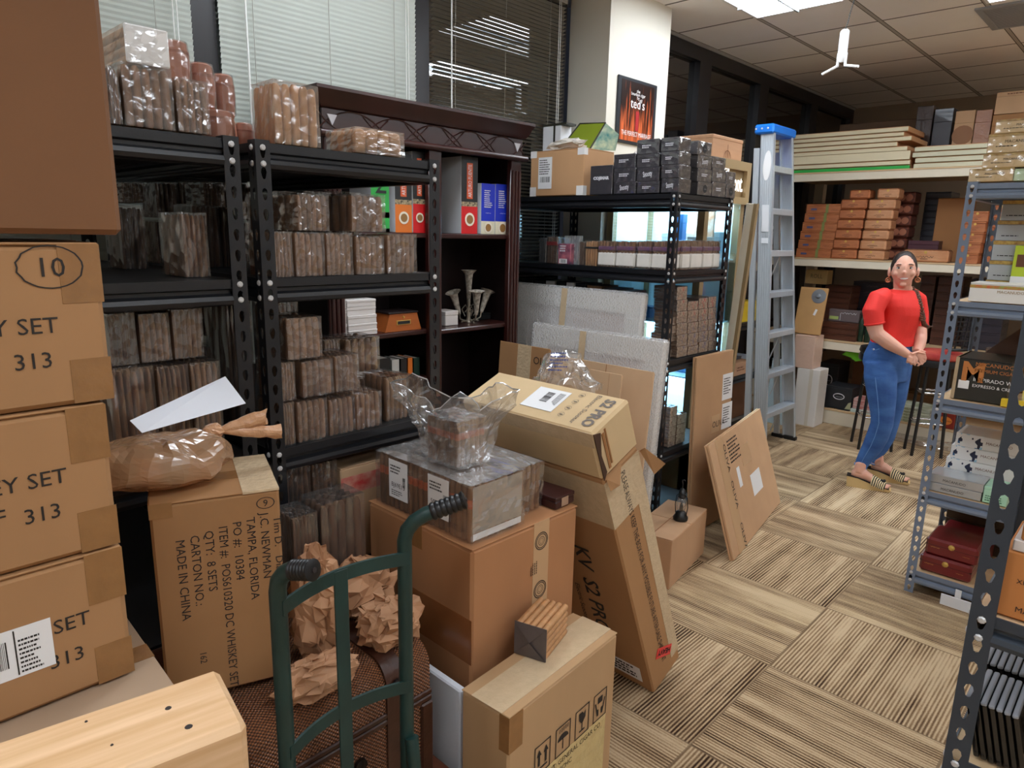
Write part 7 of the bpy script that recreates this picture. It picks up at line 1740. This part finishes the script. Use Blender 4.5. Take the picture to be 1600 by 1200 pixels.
obj('pocket_seam', MB().tube([mo(J(x, y, -.125-.06*(1 if x > 1368 else .4))) for x, y in ((1362, 545), (1368, 547), (1374, 545))], .002, 5), STI, wo); obj('button', MB().blob(lambda v: mo(J(1365, 546, -.14)+v*.006), 8, 6), WH, wo)
# wedge sandals
ZEB, t_, b_ = nt('striped straw'); N_ = t_.nodes
wv_ = N_.new('ShaderNodeTexWave'); wv_.inputs['Scale'].default_value = 26; wv_.inputs['Distortion'].default_value = 5; wv_.inputs['Detail Scale'].default_value = .6; tc = N_.new('ShaderNodeTexCoord'); t_.links.new(tc.outputs['Object'], wv_.inputs['Vector'])
cr_ = N_.new('ShaderNodeValToRGB'); cr_.color_ramp.interpolation = 'CONSTANT'; cr_.color_ramp.elements[0].color = lin((24, 22, 22)); cr_.color_ramp.elements[1].position = .5; cr_.color_ramp.elements[1].color = lin((216, 196, 150)); t_.links.new(wv_.outputs['Fac'], cr_.inputs[0]); t_.links.new(cr_.outputs[0], b_.inputs['Base Color']); b_.inputs['Roughness'].default_value = .8
CORK = mat('woven cork wedge', (206, 174, 118), .8, bump=.3, bs=150)
for h_, f_ in FEET:
    sd_ = Vector((-f_.y, f_.x, 0)); prof_ = [(-.015, 0), (.16, 0), (.245, .006), (.252, .016), (.235, .022), (.18, .028), (.12, .046), (.05, .066), (-.018, .072)]
    so = bpy.data.objects.new('sandal', None); COL.objects.link(so); so.parent = wo; so.location = h_-WOI
    wv2 = lambda t, z, s_: f_*t+sd_*s_+Vector((0, 0, z))
    W2_ = lambda t: .034 if t < .1 else .043 if t < .22 else .036
    obj('wedge_sole', MB().prism([wv2(t, z, -.038) for t, z in prof_], sd_*.076), CORK, so)
    obj('insole', MB().loft([[wv2(t, z, -.039), wv2(t, z+.003, -.039), wv2(t, z+.003, .039), wv2(t, z, .039)] for t, z in ((-.02, .072), (.05, .066), (.12, .046), (.18, .028), (.24, .0225))]), mat('black sandal lining', (24, 22, 22), .6), so)
    obj('striped_strap', MB().grid(lambda u, v: wv2(.125+.085*v+.01*sin(pi*u), (.040-.024*v)+(.058-.018*v)*sin(pi*u)**.8, (.050-.002*v)*-cos(pi*u)), 16, 8), ZEB, so, 60)
    fc = wv2(.196, .062, 0); b = MB()
    for k in range(9):
        a = k*2.4; b.blob(lambda v, a=a, k=k: fc+f_*(.011*cos(a)*(k > 0))+sd_*(.011*sin(a)*(k > 0))+Vector((0, 0, .003*(k % 3)))+v*.010, 8, 6)
    obj('black_flower', b, mat('black cloth flower', (20, 20, 24), .7), so, 60)
# ---------------------------------------------------------------- grey rack on the aisle
AY, AX = 3.49, -.704; ATOP = at(1505, 286, Y=AY).z
az = [ATOP-.003, at(1488, 470, Y=AY).z, at(1464, 622, Y=AY).z, at(1442, 766, Y=AY).z, at(1421, 889, Y=AY).z]
AD = max(.40, AX/(ray(1538, 400).x/ray(1538, 400).y)-AY)
AD = min(AD, .62)
rack('grey perforated steel rack at the aisle with plywood shelves', AX, AX+1.2, AY, AY+AD, ATOP, az, GRYS, PLY, group='grey racks')
MG = mat('cream cigar carton', (222, 192, 140), .4, var=.08, vs=6); MGG = mat('pale green cigar carton', (204, 226, 190), .45); GEDGE = mat('gilt edging', (200, 170, 90), .4, c2=(150, 110, 50), vs=60)


def mac(word, col=INK, edge=True, sub=True, size=.22):
    def f(r, w, d, h):
        if edge: obj('gilt_edge', MB().box((-w/2-.0006, -d/2-.001, h*.86), (w/2+.0006, -d/2, h)), GEDGE, r)
        if word: text(r, word, h*size, FR(w, d, h, w*.58, h*.52, .0016), col, align='CENTER')
        if sub: obj('printed_text', lines(w*.5, h*.1, 1), col, r, M=FR(w, d, h, w*.16, h*.3, .0016))
        obj('film_wrap', MB().box((-w/2-.0015, -d/2-.0015, .0005), (w/2+.0015, d/2+.0015, h+.001), .003), CELLO, r)
    return f


FA = AY+.03
z = az[0]+.008
lo, rz, dm = place('Y', (1514, 263, 1583, 287), FA, .22, z); bx_('lowest cream carton on top of the grey rack', lo, 0, dm, MG, 'cigar_carton', 'cigar box', 'cream cartons on the grey rack', mac('MACANUDO'), .002, .9); h0 = dm[2]
lo, rz, dm = place('Y', (1584, 263, 1640, 288), FA, .22, z); bx_('pale green carton beside the lowest cream carton', lo, 0, dm, MGG, 'cigar_carton', 'cigar box', 'cream cartons on the grey rack', mac('', edge=False, sub=False), .002, .9)
z += h0+.002
for i, (x0, y0, y1) in enumerate(((1536, 239, 262), (1544, 208, 238), (1556, 185, 207))):
    lo, rz, dm = place('Y', (x0, y0, x0+84, y1), FA+.01, .22, z); bx_('%s cream carton of the pile on top of the grey rack' % ('second', 'third', 'topmost')[i], lo, 0, dm, MG, 'cigar_carton', 'cigar box', 'cream cartons on the grey rack', mac('MACANUDO'), .002, .9); z += dm[2]+.002
# second shelf
z = az[1]+.002; MW = mat('white cigar carton', (230, 228, 222), .45)
lo, rz, dm = place('Y', (1514, 444, 1640, 472), FA-.0, .16, z); bx_('long white carton with a colourful lid edge on the second shelf', lo, 0, dm, MW, 'cigar_carton', 'cigar box', None, lambda r, w, d, h: (obj('coloured_edge', MB().box((-w/2, -d/2-.001, h*.72), (w/2, -d/2, h*.88)), mat('colourful edging', (150, 170, 80), .5, c2=(206, 96, 60), vs=50), r), text(r, 'MACANUDO', h*.2, FR(w, d, h, w*.36, h*.5, .002), mat('gold ink', (150, 120, 70), .5))), .002, .9)
MGY = mat('silver grey cigar carton', (170, 172, 172), .4)
zz5 = z; xb = (1538, 1545, 1552, 1558, 1565); yb5 = (440, 405, 370, 342, 316)
for i in range(5):
    lo, rz, dm = place('Y', (xb[i], yb5[i]-2, xb[i]+90, yb5[i]+28), FA+.20, .18, zz5); h_ = .085
    bx_('silver grey carton with gilt edge, %s from the bottom of the second shelf pile' % ORD[i], lo, 0, (dm[0], .18, h_), MGY, 'cigar_carton', 'cigar box', 'grey cartons on the second shelf', lambda r, w, d, h: (obj('gilt_edge', MB().box((-w/2-.0006, -d/2-.001, h*.82), (w/2+.0006, -d/2, h)), GEDGE, r), obj('printed_text', lines(w*.5, h*.1, 1), INK, r, M=FR(w, d, h, w*.1, h*.2))), .002, .82); zz5 += h_+.001
lo, rz, dm = place('Y', (1582, 384, 1640, 442), FA+.17, .02, z); lg = bx_('lime green printed box with a dark window on the second shelf', lo, 0, (dm[0], .02, dm[2]), mat('lime green board', (190, 210, 50), .5), 'lime_box', 'box', None, lambda r, w, d, h: (obj('window_patch', MB().box((0, 0, 0), (w*.5, h*.22, .0006)), mat('brown window', (110, 70, 50), .3), r, M=FR(w, d, h, w*.1, h*.62)), obj('white_base', MB().box((-w/2, -d/2-.0012, 0), (w/2, -d/2-.0002, h*.45)), WH, r)), .002, 1)
# third shelf
z = az[2]+.002; BKM = mat('black coffee carton', (46, 46, 42), .4)
lo, rz, dm = place('Y', (1490, 562, 1578, 620), FA+.02, .26, z)
def mdeco(r, w, d, h):
    text(r, 'M', h*.62, FR(w, d, h, w*.12, h*.48, .002), mat('copper ink', (196, 124, 66), .4), bold=.004, name='emblem_letter'); text(r, 'MACANUDO', h*.13, FR(w, d, h, w*.36, h*.84, .002), mat('copper ink', 0)); text(r, 'PREMIUM CIGARS', h*.11, FR(w, d, h, w*.36, h*.70, .002), mat('copper ink', 0))
    text(r, 'INSPIRADO WHITE', h*.12, FR(w, d, h, w*.36, h*.48, .002), WH); text(r, 'EXPRESSO & CREAM', h*.10, FR(w, d, h, w*.36, h*.34, .002), WH); obj('white_patch', MB().box((0, 0, 0), (w*.2, h*.2, .0006)), WH, r, M=FR(w, d, h, w*.10, h*.27)); obj('clear_tape', MB().box((-w/2-.0015, -d/2-.001, 0), (-w/2+.012, d/2, h)), CTAPE, r)
bx_('black carton with a copper letter emblem on the third shelf', lo, 0, dm, BKM, 'black_carton', 'carton', None, mdeco, .003, .97)
lo, rz, dm = place('Y', (1582, 560, 1590, 620), FA+.02, .12, z); bx_('white and yellow slim box beside the black lettered carton', lo+Vector((.06, 0, 0)), 0, (.05, .12, dm[2]), mat('white yellow box', (228, 222, 190), .5, c2=(220, 200, 60), vs=8), 'slim_box', 'box', None, None, .002, 1)
lo, rz, dm = place('Y', (1565, 620, 1590, 634), FA-.005, .02, z); bx_('low yellow box at the front of the third shelf', (lo.x+.03, lo.y-.0, z), 0, (.12, .02, .035), YEL, 'yellow_box', 'box', None, None, .002, 1)
ld3 = thing('leaning_board', 'dark brown board leaning diagonally across the third shelf', 'board', M=frame((at(1478, 600, Y=AY+.36).x, AY+.36, z), Vector((1, 0, 1.05)), Vector((-1.05, 0, 1)))) 
obj('board', MB().box((0, -.0, -.012), (.32, .11, 0), .002), mat('dark brown board', (84, 56, 40), .6), ld3); ld3.location.x += .12; ld3.location.z += .004
for i in range(4):
    lo = Vector((at(1552+i*18, 530, Y=AY+.42).x, AY+.46, z)); bundle('upright dim bundle at the back of the third shelf, %s from the diagonal board' % ORD[i], lo, 0, (.05, .055, .19), 'nlnl'[i], 'bundles on the third shelf')
# fourth shelf
z = az[3]+.002; TRI, t_, b_ = nt('triangle pattern print'); N_ = t_.nodes; tc = N_.new('ShaderNodeTexCoord'); mp = N_.new('ShaderNodeMapping'); mp.inputs['Scale'].default_value = (1, 1, 1); vo = N_.new('ShaderNodeTexVoronoi'); vo.inputs['Scale'].default_value = 42; vo.distance = 'MANHATTAN'
t_.links.new(tc.outputs['Object'], mp.inputs[0]); t_.links.new(mp.outputs[0], vo.inputs['Vector']); sp = N_.new('ShaderNodeSeparateColor'); t_.links.new(vo.outputs['Color'], sp.inputs[0]); rp = N_.new('ShaderNodeValToRGB'); rp.color_ramp.interpolation = 'CONSTANT'
for i, (p_, c_) in enumerate(((0, (226, 226, 224)), (.42, (50, 96, 140)), (.58, (226, 226, 224)), (.72, (170, 44, 56)), (.80, (150, 190, 214)), (.92, (36, 44, 70)))):
    e = rp.color_ramp.elements[i] if i < 2 else rp.color_ramp.elements.new(p_); e.position = p_; e.color = lin(c_)
t_.links.new(sp.outputs[0], rp.inputs[0]); t_.links.new(rp.outputs[0], b_.inputs['Base Color']); b_.inputs['Roughness'].default_value = .4
MWT = mat('white lacquer carton', (224, 222, 218), .35)
zf = z; xs_ = (1520, 1524, 1530, 1538)
x0w = at(1474, 720, Y=FA+.17).x
for i in range(4):
    h_ = .062; bx_('white carton with triangle-patterned end, %s from the bottom' % ORD[i], Vector((x0w+.14+.012*i, FA+.17+.10, zf)), 0, (.28, .20, h_), MWT, 'cigar_carton', 'cigar box', 'patterned cartons on the fourth shelf', lambda r, w, d, h: (obj('triangle_print', MB().box((-w/2-.001, -d/2-.001, 0), (-w*.12, -d/2, h)).box((-w/2-.001, -d/2, 0), (-w/2, d/2, h)), TRI, r), text(r, 'MACANUDO', h*.28, FR(w, d, h, w*.42, h*.45, .0016), mat('brown ink', 0))), .002, .99); zf += h_+.001
SLV = mat('silver foil carton', (196, 200, 204), .2, metal=.55); zf = z
xa, xb_ = at(1446, 775, Y=FA-.005).x, at(1533, 775, Y=FA-.005).x
for i in range(2):
    h_ = .040; bx_('%s silver carton with black lettering at the front of the fourth shelf' % ('lower', 'upper')[i], Vector(((xa+xb_)/2+.003*i, FA+.065, zf)), 0, (xb_-xa, .14, h_), SLV, 'cigar_carton', 'cigar box', 'silver cartons on the fourth shelf', lambda r, w, d, h: text(r, 'MACANUDO', h*.42, FR(w, d, h, w*.26, h*.3, .0016), INK, w=w*.42), .002, .99); zf += h_+.001
bx_('pale mint carton beside the silver ones', Vector((xb_+.05, FA+.07, z)), 0, (.09, .14, .075), mat('mint carton', (170, 214, 186), .45), 'mint_carton', 'box', None, lambda r, w, d, h: obj('printed_text', lines(w*.7, h*.4, 3), mat('green ink', (60, 110, 80), .5), r, M=FR(w, d, h, w*.1, h*.1)), .002, .8)
# lowest shelf: lacquered maroon boxes
z = az[4]+.002; MAR = mat('maroon lacquer', (112, 26, 30), .3, var=.2, vs=5, coat=.3)
def mard(r, w, d, h): obj('lid_seam', MB().box((-w/2-.0004, -d/2-.0006, h*.60), (w/2+.0004, d/2+.0004, h*.62)), mat('dark seam', (40, 10, 12), .6), r); obj('brass_clasp', MB().lathe([(.014, 0), (.012, .003), (.005, .006)], (0, 0, 0), 8, FR(w, d, h, w*.5, h*.72)), GOLD, r); obj('gold_script', squig(w*.18), GOLD, r, M=FR(w, d, h, w*.1, h*.5)); obj('gold_script', squig(w*.14), GOLD, r, M=FR(w, d, h, w*.72, h*.4))
xa, xb_ = at(1436, 880, Y=FA).x, at(1517, 900, Y=FA).x; h1 = at(1470, 865, Y=FA).z-z
bx_('lower maroon lacquered cigar box with a brass clasp', Vector(((xa+xb_)/2, FA+.105, z)), 0, (xb_-xa, .21, .082), MAR, 'lacquered_box', 'cigar box', 'maroon boxes on the lowest shelf', mard, .010, 1)
bx_('upper maroon lacquered cigar box with a brass clasp', Vector(((xa+xb_)/2+.012, FA+.115, z+.0835)), 0, (xb_-xa, .21, .082), MAR, 'lacquered_box', 'cigar box', 'maroon boxes on the lowest shelf', mard, .010, 1)
bx_('maroon lacquered box standing behind the clasped pair', Vector(((xa+xb_)/2+.02, FA+.33, z)), 0, (xb_-xa, .16, .14), MAR, 'lacquered_box', 'cigar box', 'maroon boxes on the lowest shelf', None, .010, 1)
for i in range(3): bx_('dark gilt box in the back pile of the lowest shelf, %s up' % ORD[i], Vector(((xa+xb_)/2+.05, FA+.33+.155, z+.0705*i)), 0, (.30, .12, .07), mat('dark gilt box', (60, 44, 26), .4, var=.4, vs=30), 'gilt_box', 'box', 'gilt boxes on the lowest shelf', None, .003, .7) if AD > .58 else None
p0, p1 = at(1468, 945, Y=AY-.006), at(1520, 945, Y=AY-.006); zt_ = at(1470, 925, Y=AY-.006).z; zbm = at(1470, 944, Y=AY-.006).z
pr = thing('price_holder', 'blank white tag holder hanging on the lowest beam of the grey rack', 'tag', (p0.x, AY-.012, zbm))
hh = zt_-zbm; obj('tag', MB().box((0, -.004, 0), (p1.x-p0.x+.03, 0, hh), .002), WHITEB, pr); obj('hanger', MB().box(((p1.x-p0.x)*.42, -.003, hh), ((p1.x-p0.x)*.62, 0.0, hh+.04), .001), WHITEB, pr)
# ---------------------------------------------------------------- nearest charcoal rack at the frame edge
NY, NX = 1.50, -.19; NW = 1.1
NX = at(1489, 1100, Y=NY).x
nzb = at(1566, 970, Y=NY).z; nzl = at(1508, 1192, Y=NY).z
rack('charcoal perforated rack nearest the camera at the aisle', NX, NX+NW, NY, NY+.45, 1.83, [1.828, nzb, nzl, .12], DGRY, PLY, fl=.042, group='grey racks')
z = nzb+.002; ORG = card('amber board', (196, 128, 72))
lo, rz, dm = place('Y', (1560, 866, 1640, 962), NY+.02, .2, z); lo.z = z
r = bx_('amber carton printed with dark capitals on the charcoal rack', lo, 0, dm, ORG, 'cardboard_carton', 'carton', None, lambda r, w, d, h: (text(r, 'MACANUDO', h*.12, FR(w, d, h, w*.42, h*.12, .002), INK), text(r, 'XR', h*.10, FR(w, d, h, w*.35, h*.55, .002), INK)), .003, 1)
z += dm[2]+.002
bx_('pale slatted tray on the amber carton', Vector((lo.x+.01, lo.y, z)), 0, (dm[0], .2, .022), mat('pale slats', (216, 204, 196), .5), 'tray', 'tray', None, None, .002, 1)
bx_('brown carton on the pale tray at the charcoal rack', Vector((lo.x+.02, lo.y, z+.0235)), 0, (dm[0], .2, .10), ORG, 'cardboard_carton', 'carton', None, None, .003, 1)
z = nzl+.002; CASE = mat('black glossy case', (30, 28, 26), .15, spec=.7); CLE = mat('case edge plastic', (150, 154, 162), .2, spec=.7)
for g, (ox, oy, ml) in enumerate(((.045, .10, .10), (.045, .27, .10), (.145, .19, .10))):
    for i in range(7):
        c_ = thing('disc_case', 'thin glossy black case, %s in the %s upright row on the charcoal rack' % (ORD[i], ('front', 'rear', 'middle')[g]), 'case', M=Matrix.Translation((NX+ox+i*.013, NY+oy, z)) @ Matrix.Rotation(rad(-14), 4, 'Y'), group='disc cases on the charcoal rack')
        obj('case', MB().box((0, -.07, 0), (.0095, .07, .125), .002), CASE, c_); obj('clear_edge', MB().box((-.0004, -.071, .119), (.0098, .071, .127), .002), CLE, c_)
bg = thing('black_pouch', 'black padded pouch at the front edge of the charcoal rack shelf', 'bag', (NX+.37, NY+.10, z))
obj('pouch', MB().blob(lambda v: Vector((v.x*.12, v.y*.08, max(v.z, -.8)*.07+.056)), 22, 14), mat('black padded cloth', (22, 22, 24), .6, bump=.2, bs=90), bg, 180); obj('zip', MB().tube([(.10*cos(a), -.075*abs(sin(a))**.5-.002, .06+.02*sin(a)) for a in [k*pi/8 for k in range(9)]], .003, 6), CHR, bg)
